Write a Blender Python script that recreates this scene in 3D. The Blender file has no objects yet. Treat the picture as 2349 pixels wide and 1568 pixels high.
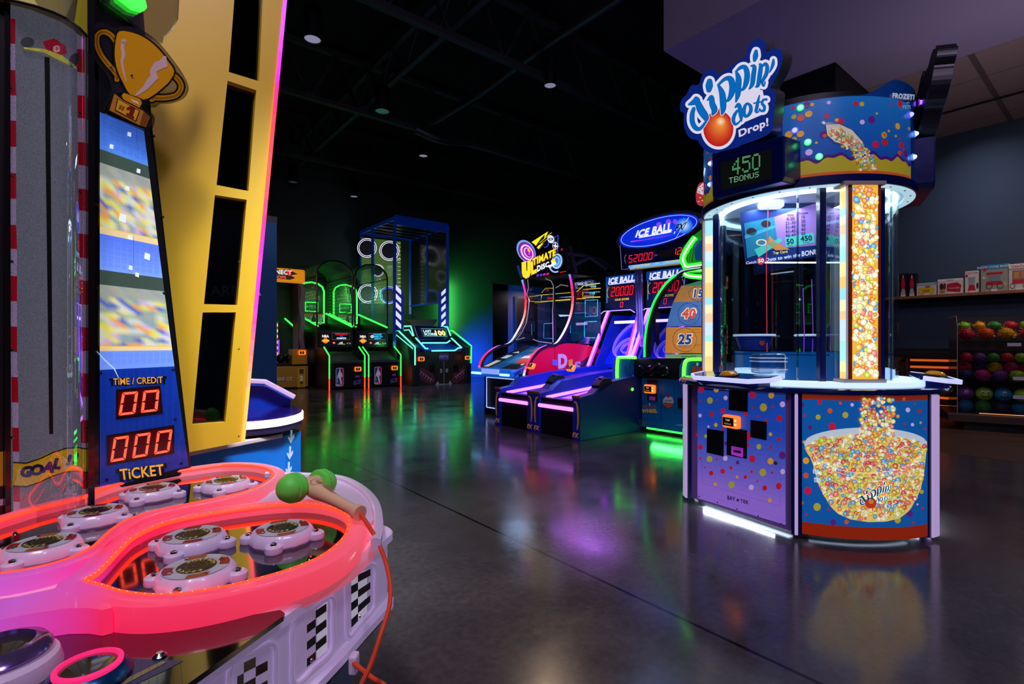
import bpy, bmesh, math, random
from mathutils import Vector, Matrix
random.seed(7)
R = math.radians
SC = bpy.context.scene
# ---------------------------------------------------------------- camera, world, exposure
H, F, CX, HZ = 1.05, 1175.0, 1174.5, 788.0      # eye height, focal length in px, principal column, horizon row
cam_d = bpy.data.cameras.new('camera'); cam = bpy.data.objects.new('camera', cam_d)
SC.collection.objects.link(cam); SC.camera = cam
cam.location = (0, 0, H); cam.rotation_euler = (R(90), 0, 0)
cam_d.sensor_width = 36; cam_d.lens = 36*F/2349; cam_d.shift_y = (HZ-784)/2349; cam_d.clip_start = 0.05
w = bpy.data.worlds.new('world'); SC.world = w; w.use_nodes = True
w.node_tree.nodes['Background'].inputs[0].default_value = (0.55, 0.5, 0.75, 1)
w.node_tree.nodes['Background'].inputs[1].default_value = 0.022
SC.view_settings.view_transform = 'Standard'; SC.view_settings.look = 'None'
SC.view_settings.exposure = 0.0; SC.view_settings.gamma = 1
SC.cycles.use_denoising = True
SC.cycles.max_bounces = 9; SC.cycles.transparent_max_bounces = 14; SC.cycles.transmission_bounces = 8
SC.cycles.diffuse_bounces = 3; SC.cycles.glossy_bounces = 5; SC.cycles.sample_clamp_indirect = 4
SC.cycles.caustics_reflective = False; SC.cycles.caustics_refractive = False
ANG = R(38.9)
U = Vector((-math.sin(ANG), math.cos(ANG), 0)); V = Vector((math.cos(ANG), math.sin(ANG), 0)); Z = Vector((0, 0, 1))
def uv(u, v, z=0): return U*u + V*v + Z*z
def P(px, py, D): return Vector(((px-CX)/F*D, D, H+(HZ-py)/F*D))
def G(px, py, z=0): return P(px, py, (H-z)*F/(py-HZ))
def area(name, loc, target, size, color, power, size_y=None, spread=180):
    d = bpy.data.lights.new(name, 'AREA'); d.energy = power; d.color = color; d.size = size; d.spread = R(spread)
    if size_y: d.shape = 'RECTANGLE'; d.size_y = size_y
    o = bpy.data.objects.new(name, d); SC.collection.objects.link(o); o.location = loc
    o.rotation_euler = (Vector(target)-Vector(loc)).to_track_quat('-Z', 'Y').to_euler(); return o
# unseen lights added above and behind the camera to fill floor and machines
LAVENDER = (0.78, 0.62, 1.0); WARM = (1.0, 0.72, 0.5)
# (placed with the lamps further down; the room-wide ones here)
area('ceiling_fill_light', (-0.4, -1.2, 5.1), (-0.4, .9, 0), 0.6, LAVENDER, 45)
area('ceiling_fill_light', (1.6, -1.0, 5.1), (1.8, 3.0, 0.5), 0.6, LAVENDER, 60)
area('ceiling_fill_light', (-.5, -.5, 4.6), (-1.1, 2.0, 1.0), 0.4, (1.0, 0.93, 0.85), 7, spread=60)
# ---------------------------------------------------------------- helpers
C = SC.collection
ROOT = {}
def L(c):  # sRGB 0..255 -> linear
    return tuple(((x/255)/12.92 if x/255 <= .04045 else ((x/255+.055)/1.055)**2.4) for x in c)
_M = {}
def mat(name, col, rough=.5, metal=0, emit=0, ecol=None, noise=.0, alpha=None, trans=0, coat=0, spec=None, nscale=12, ior=None, subs=0):
    if name in _M: return _M[name]
    m = bpy.data.materials.new(name); m.use_nodes = True; nt = m.node_tree; b = nt.nodes['Principled BSDF']
    c = L(col); b.inputs['Base Color'].default_value = (*c, 1)
    b.inputs['Roughness'].default_value = rough; b.inputs['Metallic'].default_value = metal
    if trans: b.inputs['Transmission Weight'].default_value = trans
    if ior: b.inputs['IOR'].default_value = ior
    if coat: b.inputs['Coat Weight'].default_value = coat; b.inputs['Coat Roughness'].default_value = .08
    if spec is not None: b.inputs['Specular IOR Level'].default_value = spec
    if alpha is not None: b.inputs['Alpha'].default_value = alpha
    if subs: b.inputs['Subsurface Weight'].default_value = subs; b.inputs['Subsurface Radius'].default_value = (.02, .02, .02)
    if emit:
        b.inputs['Emission Color'].default_value = (*(L(ecol) if ecol else c), 1); b.inputs['Emission Strength'].default_value = emit
    if noise:
        tc = nt.nodes.new('ShaderNodeTexCoord'); n = nt.nodes.new('ShaderNodeTexNoise'); n.inputs['Scale'].default_value = nscale; n.inputs['Detail'].default_value = 4
        nt.links.new(tc.outputs['Object'], n.inputs['Vector'])
        mr = nt.nodes.new('ShaderNodeMapRange'); mr.inputs['To Min'].default_value = max(0.02, rough-noise); mr.inputs['To Max'].default_value = min(1, rough+noise)
        nt.links.new(n.outputs['Fac'], mr.inputs['Value']); nt.links.new(mr.outputs[0], b.inputs['Roughness'])
        mx = nt.nodes.new('ShaderNodeMix'); mx.data_type = 'RGBA'; mx.inputs['A'].default_value = (*[x*(1-noise*.6) for x in c], 1); mx.inputs['B'].default_value = (*[min(1, x*(1+noise*.6)) for x in c], 1)
        nt.links.new(n.outputs['Fac'], mx.inputs['Factor']); nt.links.new(mx.outputs['Result'], b.inputs['Base Color'])
    _M[name] = m; return m
def glow(name, col, s): return mat(name, col, .4, emit=s)
def art_mat(name, emit=0.0, rough=.35, coat=.0, base=1.0):
    """print whose ink colours come from the mesh colour attribute"""
    if name in _M: return _M[name]
    m = bpy.data.materials.new(name); m.use_nodes = True; nt = m.node_tree; b = nt.nodes['Principled BSDF']
    a = nt.nodes.new('ShaderNodeAttribute'); a.attribute_name = 'Col'
    if base: nt.links.new(a.outputs['Color'], b.inputs['Base Color'])
    else: b.inputs['Base Color'].default_value = (.01, .01, .012, 1)   # backlit film: the sheet itself is dark
    b.inputs['Roughness'].default_value = rough
    b.inputs['Coat Weight'].default_value = coat
    if emit: nt.links.new(a.outputs['Color'], b.inputs['Emission Color']); b.inputs['Emission Strength'].default_value = emit
    _M[name] = m; return m
class glassmat:
    pass
def clear_mat(name, tint=(255, 255, 255), refl=.12, rough=.03, tinted=1.0):
    """clear acrylic sheet: see-through with a surface reflection (thin sheet, no refraction)"""
    if name in _M: return _M[name]
    m = bpy.data.materials.new(name); m.use_nodes = True; nt = m.node_tree; nt.nodes.clear()
    o = nt.nodes.new('ShaderNodeOutputMaterial'); t = nt.nodes.new('ShaderNodeBsdfTransparent'); g = nt.nodes.new('ShaderNodeBsdfGlossy')
    t.inputs[0].default_value = (*L(tint), 1); g.inputs['Roughness'].default_value = rough
    mx = nt.nodes.new('ShaderNodeMixShader'); fr = nt.nodes.new('ShaderNodeLayerWeight'); fr.inputs['Blend'].default_value = .35
    mr = nt.nodes.new('ShaderNodeMapRange'); mr.inputs['To Min'].default_value = refl*.35; mr.inputs['To Max'].default_value = min(1, refl*4)
    nt.links.new(fr.outputs['Facing'], mr.inputs[0]); nt.links.new(mr.outputs[0], mx.inputs[0])
    nt.links.new(t.outputs[0], mx.inputs[1]); nt.links.new(g.outputs[0], mx.inputs[2]); nt.links.new(mx.outputs[0], o.inputs[0])
    _M[name] = m; return m
def link(name, me, parent=None):
    o = bpy.data.objects.new(name, me); C.objects.link(o)
    if parent is not None: o.parent = parent
    return o
def wm(o):  # world matrix of a root or part (roots carry the transform, parts are identity)
    while o.parent is not None: o = o.parent
    return ROOT.get(o.name, Matrix.Identity(4))
def thing(name, label, cat, loc=(0, 0, 0), rz=0, group=None):
    o = bpy.data.objects.new(name, None); C.objects.link(o); o.location = loc; o.rotation_euler = (0, 0, rz)
    o['label'] = label; o['category'] = cat
    if group: o['group'] = group
    ROOT[o.name] = Matrix.Translation(Vector(loc)) @ Matrix.Rotation(rz, 4, 'Z')
    o.empty_display_size = .1; return o
def tag(o, label, cat, group=None):
    o['label'] = label; o['category'] = cat
    if group: o['group'] = group
    return o
class MB:
    """mesh builder; coordinates are in the parent's local frame unless built with world=True"""
    def __init__(s): s.v = []; s.f = []; s.m = []; s.mi = 0
    def add(s, vs, fs):
        k = len(s.v); s.v += [Vector(a) for a in vs]
        for f in fs: s.f.append([i+k for i in f]); s.m.append(s.mi)
        return s
    def box(s, x0, x1, y0, y1, z0, z1):
        return s.add([(x, y, z) for z in (z0, z1) for (x, y) in ((x0, y0), (x1, y0), (x1, y1), (x0, y1))],
                     [(0, 3, 2, 1), (4, 5, 6, 7), (0, 1, 5, 4), (1, 2, 6, 5), (2, 3, 7, 6), (3, 0, 4, 7)])
    def obox(s, c, ax, ay, az):  # centre and three half-axis vectors
        c, ax, ay, az = map(Vector, (c, ax, ay, az))
        return s.add([c+ax*i+ay*j+az*k for k in (-1, 1) for (i, j) in ((-1, -1), (1, -1), (1, 1), (-1, 1))],
                     [(0, 3, 2, 1), (4, 5, 6, 7), (0, 1, 5, 4), (1, 2, 6, 5), (2, 3, 7, 6), (3, 0, 4, 7)])
    def bar(s, a, b, w, h=None, up=Z):
        a, b = Vector(a), Vector(b); d = b-a; h = h or w
        side = d.cross(Vector(up))
        if side.length < 1e-6: side = d.cross(Vector((1, 0, 0)))
        side.normalize(); t = side.cross(d).normalized()
        return s.obox((a+b)/2, d/2, side*w/2, t*h/2)
    def prism(s, pts, off):  # planar polygon (3-D points) extruded by off
        n = len(pts); off = Vector(off); pts = [Vector(p) for p in pts]
        s.add(pts+[p+off for p in pts], [list(range(n))[::-1], list(range(n, 2*n))]+[(i, (i+1) % n, n+(i+1) % n, n+i) for i in range(n)]); return s
    def sheet(s, pts): return s.add(pts, [list(range(len(pts)))])
    def tube(s, path, r, n=8, closed=False, caps=True):
        path = [Vector(p) for p in path]; N = len(path); rs = r if isinstance(r, (list, tuple)) else [r]*N
        rings = []; prev = None
        for i, p in enumerate(path):
            a = path[(i-1) % N] if (closed or i > 0) else p; b = path[(i+1) % N] if (closed or i < N-1) else p
            t = (b-a).normalized()
            if prev is None:
                q = t.cross(Z); q = q if q.length > 1e-3 else t.cross(Vector((1, 0, 0))); q.normalize()
            else: q = (prev - t*prev.dot(t)); q = q.normalized() if q.length > 1e-6 else t.orthogonal().normalized()
            prev = q; w_ = t.cross(q)
            rings.append([p+(q*math.cos(2*math.pi*k/n)+w_*math.sin(2*math.pi*k/n))*rs[i] for k in range(n)])
        vs = [x for r_ in rings for x in r_]; fs = []
        for i in range(N if closed else N-1):
            j = (i+1) % N
            for k in range(n): fs.append((i*n+k, i*n+(k+1) % n, j*n+(k+1) % n, j*n+k))
        if caps and not closed: fs += [list(range(n))[::-1], [(N-1)*n+k for k in range(n)]]
        return s.add(vs, fs)
    def lathe(s, prof, n=32, c=(0, 0, 0), axis=None, a0=0, a1=2*math.pi, capends=False):
        full = abs(a1-a0-2*math.pi) < 1e-6; c = Vector(c); q = (Vector(axis).to_track_quat('Z', 'Y')) if axis is not None else None
        m = n if full else n+1; vs = []
        for k in range(m):
            a = a0+(a1-a0)*k/n
            for (r, z) in prof:
                p = Vector((r*math.cos(a), r*math.sin(a), z)); vs.append(c+(q @ p if q else p))
        K = len(prof); fs = []
        for k in range(n):
            k2 = (k+1) % m
            for i in range(K-1): fs.append((k*K+i, k2*K+i, k2*K+i+1, k*K+i+1))
        if capends: fs += [[i for i in range(K)], [(m-1)*K+i for i in range(K)][::-1]]
        return s.add(vs, fs)
    def ball(s, c, r, n=10, m=6, sc=(1, 1, 1)):
        prof = [(r*math.sin(math.pi*i/m), -r*math.cos(math.pi*i/m)) for i in range(m+1)]
        k = len(s.v); s.lathe(prof, n, (0, 0, 0))
        for i in range(k, len(s.v)): s.v[i] = Vector((s.v[i].x*sc[0], s.v[i].y*sc[1], s.v[i].z*sc[2]))+Vector(c)
        return s
    def sweep(s, path, prof, closed=False, up=Z):  # prof: list of (side, up); side = to the right of travel
        path = [Vector(p) for p in path]; N = len(path); n = len(prof); vs = []; up = Vector(up)
        for i, p in enumerate(path):
            a = path[(i-1) % N] if (closed or i > 0) else p; b = path[(i+1) % N] if (closed or i < N-1) else p
            t = (b-a).normalized(); sd = t.cross(up).normalized(); uu = sd.cross(t)
            vs += [p+sd*x+uu*y for (x, y) in prof]
        fs = []
        for i in range(N if closed else N-1):
            j = (i+1) % N
            for k in range(n): fs.append((i*n+k, i*n+(k+1) % n, j*n+(k+1) % n, j*n+k))
        if not closed: fs += [list(range(n))[::-1], [(N-1)*n+k for k in range(n)]]
        return s.add(vs, fs)
    def build(s, name, m, parent=None, world=False, smooth=False, bevel=0, seg=2):
        me = bpy.data.meshes.new(name); vs = s.v
        if world and parent is not None:
            q = wm(parent).inverted(); vs = [q @ a for a in vs]
        me.from_pydata([tuple(a) for a in vs], [], s.f); me.update()
        for x in (m if isinstance(m, (list, tuple)) else [m]): me.materials.append(x)
        if isinstance(m, (list, tuple)) and len(s.m) == len(me.polygons):
            for p, k in zip(me.polygons, s.m): p.material_index = k
        bm = bmesh.new(); bm.from_mesh(me); bmesh.ops.remove_doubles(bm, verts=bm.verts, dist=1e-6); bmesh.ops.recalc_face_normals(bm, faces=bm.faces); bm.to_mesh(me); bm.free()
        if smooth: me.shade_smooth(); me.set_sharp_from_angle(angle=R(35))
        o = link(name, me, parent)
        if bevel:
            b = o.modifiers.new('bevel', 'BEVEL'); b.width = bevel; b.segments = seg; b.limit_method = 'ANGLE'; b.angle_limit = R(40)
        return o
def crom(pts, n=6, closed=False):
    pts = [Vector(p) for p in pts]; N = len(pts); out = []
    for i in range(N if closed else N-1):
        g = lambda k: pts[k % N] if closed else pts[max(0, min(N-1, k))]
        p0, p1, p2, p3 = g(i-1), g(i), g(i+1), g(i+2)
        for j in range(n):
            t = j/n; out.append(.5*((2*p1)+(p2-p0)*t+(2*p0-5*p1+4*p2-p3)*t*t+(3*p1-p0-3*p2+p3)*t**3))
    if not closed: out.append(pts[-1])
    return out
_T = {}
def text_mesh(s, bold=0.0, shear=0.0):
    k = (s, bold, shear)
    if k in _T: return _T[k]
    c = bpy.data.curves.new('t', 'FONT'); c.body = s; c.offset = bold; c.shear = shear; c.resolution_u = 3; c.fill_mode = 'FRONT'; c.space_character = 1+bold*2
    o = bpy.data.objects.new('t', c); C.objects.link(o); dg = bpy.context.evaluated_depsgraph_get(); dg.update()
    me = bpy.data.meshes.new_from_object(o.evaluated_get(dg)); vs = [tuple(v.co[:2]) for v in me.vertices]; fs = [list(p.vertices) for p in me.polygons]
    bpy.data.objects.remove(o); bpy.data.curves.remove(c); bpy.data.meshes.remove(me)
    xs = [v[0] for v in vs] or [0]; ys = [v[1] for v in vs] or [0]
    _T[k] = (vs, fs, (min(xs), min(ys), max(xs), max(ys))); return _T[k]
SEG = {'0': 'abcdef', '1': 'bc', '2': 'abged', '3': 'abgcd', '4': 'fgbc', '5': 'afgcd', '6': 'afgedc', '7': 'abc', '8': 'abcdefg', '9': 'abcdfg', ' ': ''}
FONT5 = {'0': '01110 10001 10001 10001 10001 10001 01110', '4': '00010 00110 01010 10010 11111 00010 00010', '5': '11111 10000 11110 00001 00001 10001 01110',
         'T': '11111 00100 00100 00100 00100 00100 00100', 'B': '11110 10001 10001 11110 10001 10001 11110', 'O': '01110 10001 10001 10001 10001 10001 01110',
         'N': '10001 11001 10101 10011 10001 10001 10001', 'U': '10001 10001 10001 10001 10001 10001 01110', 'S': '01111 10000 10000 01110 00001 00001 11110', ' ': '00000 '*6+'00000'}
class Art:
    """flat printed / lit graphics on a real surface. fn(a, b, lift) -> 3-D point. One mesh, ink colours in 'Col'."""
    def __init__(s, fn, step=.0012): s.fn = fn; s.v = []; s.f = []; s.c = []; s.lay = 1; s.step = step
    def _add(s, pts, faces, cols, lay=None):
        k = len(s.v); l = (s.lay if lay is None else lay)*s.step
        s.v += [s.fn(a, b, l) for a, b in pts]
        for f, c in zip(faces, cols): s.f.append([i+k for i in f]); s.c.append(c)
    def poly(s, pts, col, lay=None): s._add(pts, [list(range(len(pts)))], [[L(col)]*len(pts)], lay)
    def grid(s, a0, a1, b0, b1, col, na=24, nb=2, lay=None, cfn=None):
        pts = [(a0+(a1-a0)*i/na, b0+(b1-b0)*j/nb) for j in range(nb+1) for i in range(na+1)]
        fs = [(j*(na+1)+i, j*(na+1)+i+1, (j+1)*(na+1)+i+1, (j+1)*(na+1)+i) for j in range(nb) for i in range(na)]
        s._add(pts, fs, [[L(cfn(*pts[k])) if cfn else L(col) for k in f] for f in fs], lay)
    def disc(s, x, y, r, col, ry=None, n=16, lay=None, rot=0):
        ry = ry or r; s.poly([(x+r*math.cos(t)*math.cos(rot)-ry*math.sin(t)*math.sin(rot), y+r*math.cos(t)*math.sin(rot)+ry*math.sin(t)*math.cos(rot)) for t in [2*math.pi*k/n for k in range(n)]], col, lay)
    def ring(s, x, y, r0, r1, col, k=1.0, n=28, lay=None, t0=0, t1=2*math.pi, rot=0):
        T = [t0+(t1-t0)*i/n for i in range(n+1)]; cr, sr = math.cos(rot), math.sin(rot)
        pts = [(x+r*math.cos(t)*cr-r*k*math.sin(t)*sr, y+r*math.cos(t)*sr+r*k*math.sin(t)*cr) for t in T for r in (r0, r1)]
        fs = [(2*i, 2*i+1, 2*i+3, 2*i+2) for i in range(n)]; s._add(pts, fs, [[L(col)]*4]*n, lay)
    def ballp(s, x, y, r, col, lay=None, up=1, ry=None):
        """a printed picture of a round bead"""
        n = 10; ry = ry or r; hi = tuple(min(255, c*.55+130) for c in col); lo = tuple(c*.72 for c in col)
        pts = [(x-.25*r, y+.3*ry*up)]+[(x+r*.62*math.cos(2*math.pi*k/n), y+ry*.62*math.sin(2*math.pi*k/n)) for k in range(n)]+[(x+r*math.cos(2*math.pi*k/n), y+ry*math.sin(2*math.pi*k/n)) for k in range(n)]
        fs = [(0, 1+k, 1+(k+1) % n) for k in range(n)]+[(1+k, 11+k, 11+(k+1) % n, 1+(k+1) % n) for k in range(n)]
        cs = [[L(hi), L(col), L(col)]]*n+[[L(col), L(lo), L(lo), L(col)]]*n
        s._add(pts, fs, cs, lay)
    def line(s, pts, w_, col, lay=None, closed=False):
        pts = [Vector((a, b)) for a, b in pts]; n = len(pts); ws = w_ if isinstance(w_, (list, tuple)) else [w_]*n; P2 = []
        for i, p in enumerate(pts):
            a = pts[(i-1) % n] if (closed or i) else p; b = pts[(i+1) % n] if (closed or i < n-1) else p
            d = (b-a); d = d.normalized() if d.length > 1e-9 else Vector((1, 0)); q = Vector((-d.y, d.x))*ws[i]/2
            P2 += [tuple(p+q), tuple(p-q)]
        m = n if closed else n-1
        s._add(P2, [(2*i, 2*i+1, 2*((i+1) % n)+1, 2*((i+1) % n)) for i in range(m)], [[L(col)]*4]*m, lay)
    def brush(s, pts, rs, col, grow=0, n=12, lay=None):
        """round-ended stroke with varying radius (rs), grown outline = same stroke thicker"""
        path = crom([(a, b, r) for (a, b), r in zip(pts, rs)], 5)
        P_ = [(p.x, p.y) for p in path]; W = [max(.001, p.z+grow)*2 for p in path]
        s.line(P_, W, col, lay)
        for (a, b), w_ in zip(P_, W): s.disc(a, b, w_/2, col, n=n, lay=lay)
    def quadtext(s, t, q, col, bold=0.0, lay=None, shear=0, fit=None):
        """text fitted into the quad q = (lower-left, lower-right, upper-right, upper-left)"""
        vs, fs, (x0, y0, x1, y1) = text_mesh(t, bold, shear)
        if fit: y0, y1 = fit
        ql, qr, qu, qv = [Vector(p) for p in q]; out = []
        for (x, y) in vs:
            a = (x-x0)/(x1-x0); b = (y-y0)/(y1-y0); p = (ql*(1-a)+qr*a)*(1-b)+(qv*(1-a)+qu*a)*b; out.append((p.x, p.y))
        s._add(out, fs, [[L(col)]*len(f) for f in fs], lay)
    def text(s, t, x, y, h, col, bold=0.0, lay=None, align='c', sx=1, shear=0, rot=0, up=1):
        vs, fs, (x0, y0, x1, y1) = text_mesh(t, bold, shear); k = h/.72; w_ = (x1-x0)*k*sx
        ox = x-{'l': 0, 'c': w_/2, 'r': w_}[align]; cr, sr = math.cos(rot), math.sin(rot); out = []
        for (a, b) in vs:
            p, q = ox-x+(a-x0)*k*sx, b*k*up; out.append((x+p*cr-q*sr, y+p*sr+q*cr))
        s._add(out, fs, [[L(col)]*len(f) for f in fs], lay)
    def seg7(s, t, q, col, lay=None, thick=.13, off=None, gap=.35):
        """seven-segment figures filling the quad"""
        ql, qr, qu, qv = [Vector(p) for p in q]; n = len(t); tot = n+(n-1)*gap
        def mp(a, b): p = (ql*(1-a)+qr*a)*(1-b)+(qv*(1-a)+qu*a)*b; return (p.x, p.y)
        T = thick; e = .03
        shp = {'a': [(e, 1), (1-e, 1), (1-T-e, 1-T*.6), (T+e, 1-T*.6)], 'd': [(e, 0), (1-e, 0), (1-T-e, T*.6), (T+e, T*.6)],
               'f': [(0, 1-e), (T, 1-T*.6-e), (T, .5+T*.3), (0, .5+e*.5)], 'e': [(0, e), (T, T*.6+e), (T, .5-T*.3), (0, .5-e*.5)],
               'b': [(1, 1-e), (1-T, 1-T*.6-e), (1-T, .5+T*.3), (1, .5+e*.5)], 'c': [(1, e), (1-T, T*.6+e), (1-T, .5-T*.3), (1, .5-e*.5)],
               'g': [(T*.5, .5), (T+e, .5+T*.3), (1-T-e, .5+T*.3), (1-T*.5, .5), (1-T-e, .5-T*.3), (T+e, .5-T*.3)]}
        for i, ch in enumerate(t):
            for k, pl in shp.items():
                on = k in SEG.get(ch, '')
                if on or off: s.poly([mp((i*(1+gap)+a)/tot, b) for a, b in pl], col if on else off, lay)
    def dots(s, t, q, col, cols=None, lay=None, r=.4):
        """LED dot-matrix text filling the quad"""
        ql, qr, qu, qv = [Vector(p) for p in q]; W_ = len(t)*6-1
        for i, ch in enumerate(t):
            for j, row in enumerate(FONT5[ch].split()):
                for k, b in enumerate(row):
                    if b == '1':
                        for sa in (.25, .75):
                            for sb in (.25, .75):
                                a = (i*6+k+sa)/W_; bb = 1-(j+sb)/7; p = (ql*(1-a)+qr*a)*(1-bb)+(qv*(1-a)+qu*a)*bb
                                rr = abs((qr-ql).x)/W_*.21; s.disc(p.x, p.y, rr, col, n=6, lay=lay)
    def build(s, name, m, parent=None, world=True):
        me = bpy.data.meshes.new(name); vs = s.v
        if world and parent is not None:
            q = wm(parent).inverted(); vs = [q @ Vector(a) for a in vs]
        me.from_pydata([tuple(a) for a in vs], [], s.f); me.update(); me.materials.append(m)
        ca = me.color_attributes.new('Col', 'FLOAT_COLOR', 'CORNER'); k = 0; buf = []
        for c in s.c:
            for x in c: buf += [*x, 1.0]
        ca.data.foreach_set('color', buf)
        return link(name, me, parent)
def plane_px(o, n):
    """surface function: photo-pixel coordinates traced onto the plane through o with normal n (facing the room)"""
    o, n = Vector(o), Vector(n).normalized(); e = Vector((0, 0, H))
    if n.dot(e-o) < 0: n = -n
    def fn(px, py, l=0):
        d = Vector(((px-CX)/F, 1, (HZ-py)/F)); t = (o+n*l-e).dot(n)/d.dot(n); return e+d*t
    return fn
def cyl_px(c, r):
    c = Vector(c)
    def fn(px, py, l=0):
        dx, dz = (px-CX)/F, (HZ-py)/F; rr = r+l; a = dx*dx+1; b = -2*(dx*c.x+c.y); cc = c.x**2+c.y**2-rr*rr; dd = max(0, b*b-4*a*cc); D = (-b-math.sqrt(dd))/2/a
        return Vector((dx*D, D, H+dz*D))
    return fn
def frame_fn(o, ax, ay, n):
    o, ax, ay, n = Vector(o), Vector(ax), Vector(ay), Vector(n)
    return lambda a, b, l=0: o+ax*a+ay*b+n*l
def struct(name, mb, m, **k):
    o = mb.build(name, m, **k); o['kind'] = 'structure'; return o
def copy_tree(o, parent=None, name=None):
    c = o.copy(); C.objects.link(c); c.parent = parent
    if parent is None and o.name in ROOT: ROOT[c.name] = ROOT[o.name].copy()
    for ch in [x for x in list(C.objects) if x.parent == o]: copy_tree(ch, c)
    return c
# common materials
BLACK = mat('black_laminate', (14, 14, 16), .45, noise=.1); BLACKM = mat('black_powder_coat', (20, 20, 23), .4)
CHROME = mat('polished_steel', (200, 200, 205), .2, 1); WHITE = mat('white_plastic', (225, 215, 235), .4, noise=.05)
NAVY = mat('navy_paint', (8, 22, 90), .3, coat=.3, noise=.06); BLUE = mat('blue_paint', (5, 90, 165), .35, noise=.08)
YELLOW = mat('yellow_paint', (225, 178, 30), .4, noise=.06, nscale=3)
CLEAR = clear_mat('clear_acrylic', (245, 250, 250), .1)
PRINT = art_mat('vinyl_print', 0, .35); LIT = art_mat('backlit_print', 1.0, .4); LED = art_mat('led_segments', 2.2, .5)
def card_reader(root, pos, right, out, s=1.0, col=(255, 110, 40)):
    """glowing tap-card reader bolted to a machine front: part with screen, buttons as sub-parts"""
    pos, right, out = Vector(pos), Vector(right).normalized(), Vector(out).normalized(); up = right.cross(out)*-1
    if up.z < 0: up = -up
    b = MB().obox(pos+out*.02*s, right*.06*s, out*.022*s, up*.042*s).build('card_reader', glow('reader_glow', col, 1.5), root, world=True, bevel=.014*s, seg=3)
    b2 = MB().obox(pos+out*.044*s-right*.008*s, right*.04*s, out*.002*s, up*.027*s).build('reader_screen', BLACKM, b, world=True)
    a = Art(frame_fn(pos+out*.047*s-right*.008*s, right*s, up*s, out)); a.text('TAP', 0, .004, .014, (255, 200, 120)); a.text('TO PLAY', 0, -.018, .010, (240, 150, 60))
    a.build('screen_text', LIT, b)
    for k in (-1, 1): MB().lathe([(0, 0), (.007*s, 0), (.007*s, .004*s), (0, .004*s)], 10, pos+out*.042*s+right*.047*s+up*.013*s*k, out).build('reader_button', mat('reader_button_amber', (255, 190, 120), .3, emit=1.5), b, world=True)
    return b
# ================================================================ the room
def floor_mat():
    m = bpy.data.materials.new('polished_concrete'); m.use_nodes = True; nt = m.node_tree; N = nt.nodes; b = N['Principled BSDF']; l = nt.links.new
    tc = N.new('ShaderNodeTexCoord'); rot = N.new('ShaderNodeMapping'); rot.inputs['Rotation'].default_value = (0, 0, -ANG); l(tc.outputs['Object'], rot.inputs['Vector'])
    n1 = N.new('ShaderNodeTexNoise'); n1.inputs['Scale'].default_value = 1.6; n1.inputs['Detail'].default_value = 8; n1.inputs['Roughness'].default_value = .65; l(rot.outputs[0], n1.inputs['Vector'])
    n2 = N.new('ShaderNodeTexNoise'); n2.inputs['Scale'].default_value = 34; n2.inputs['Detail'].default_value = 6; l(rot.outputs[0], n2.inputs['Vector'])
    r = N.new('ShaderNodeValToRGB'); r.color_ramp.elements[0].position = .2; r.color_ramp.elements[0].color = (.045, .041, .044, 1); r.color_ramp.elements[1].position = .85; r.color_ramp.elements[1].color = (.105, .092, .094, 1); l(n1.outputs['Fac'], r.inputs[0])
    mx = N.new('ShaderNodeMix'); mx.data_type = 'RGBA'; mx.blend_type = 'OVERLAY'; mx.inputs['Factor'].default_value = .45; l(r.outputs[0], mx.inputs['A']); l(n2.outputs['Fac'], mx.inputs['B'])
    # saw-cut control joints every 4.6 m
    sp = N.new('ShaderNodeSeparateXYZ'); l(rot.outputs[0], sp.inputs[0]); outs = []
    for ax, off in (('X', 1.735), ('Y', 3.76)):
        a = N.new('ShaderNodeMath'); a.operation = 'SUBTRACT'; a.inputs[1].default_value = off; l(sp.outputs[ax], a.inputs[0])
        p = N.new('ShaderNodeMath'); p.operation = 'PINGPONG'; p.inputs[1].default_value = 2.3; l(a.outputs[0], p.inputs[0])
        c = N.new('ShaderNodeMath'); c.operation = 'LESS_THAN'; c.inputs[1].default_value = .008; l(p.outputs[0], c.inputs[0]); outs.append(c)
    mm = N.new('ShaderNodeMath'); mm.operation = 'MAXIMUM'; l(outs[0].outputs[0], mm.inputs[0]); l(outs[1].outputs[0], mm.inputs[1])
    m2 = N.new('ShaderNodeMix'); m2.data_type = 'RGBA'; m2.inputs['B'].default_value = (.004, .004, .005, 1); l(mm.outputs[0], m2.inputs['Factor']); l(mx.outputs['Result'], m2.inputs['A']); l(m2.outputs['Result'], b.inputs['Base Color'])
    mr = N.new('ShaderNodeMapRange'); mr.inputs['From Min'].default_value = .3; mr.inputs['From Max'].default_value = .7; mr.inputs['To Min'].default_value = .10; mr.inputs['To Max'].default_value = .23; l(n1.outputs['Fac'], mr.inputs[0]); l(mr.outputs[0], b.inputs['Roughness'])
    b.inputs['Specular IOR Level'].default_value = .62
    bp = N.new('ShaderNodeBump'); bp.inputs['Strength'].default_value = .12; bp.inputs['Distance'].default_value = .004; n3 = N.new('ShaderNodeTexNoise'); n3.inputs['Scale'].default_value = 9; n3.inputs['Detail'].default_value = 5; l(rot.outputs[0], n3.inputs['Vector']); l(n3.outputs['Fac'], bp.inputs['Height']); l(bp.outputs[0], b.inputs['Normal'])
    return m
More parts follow.
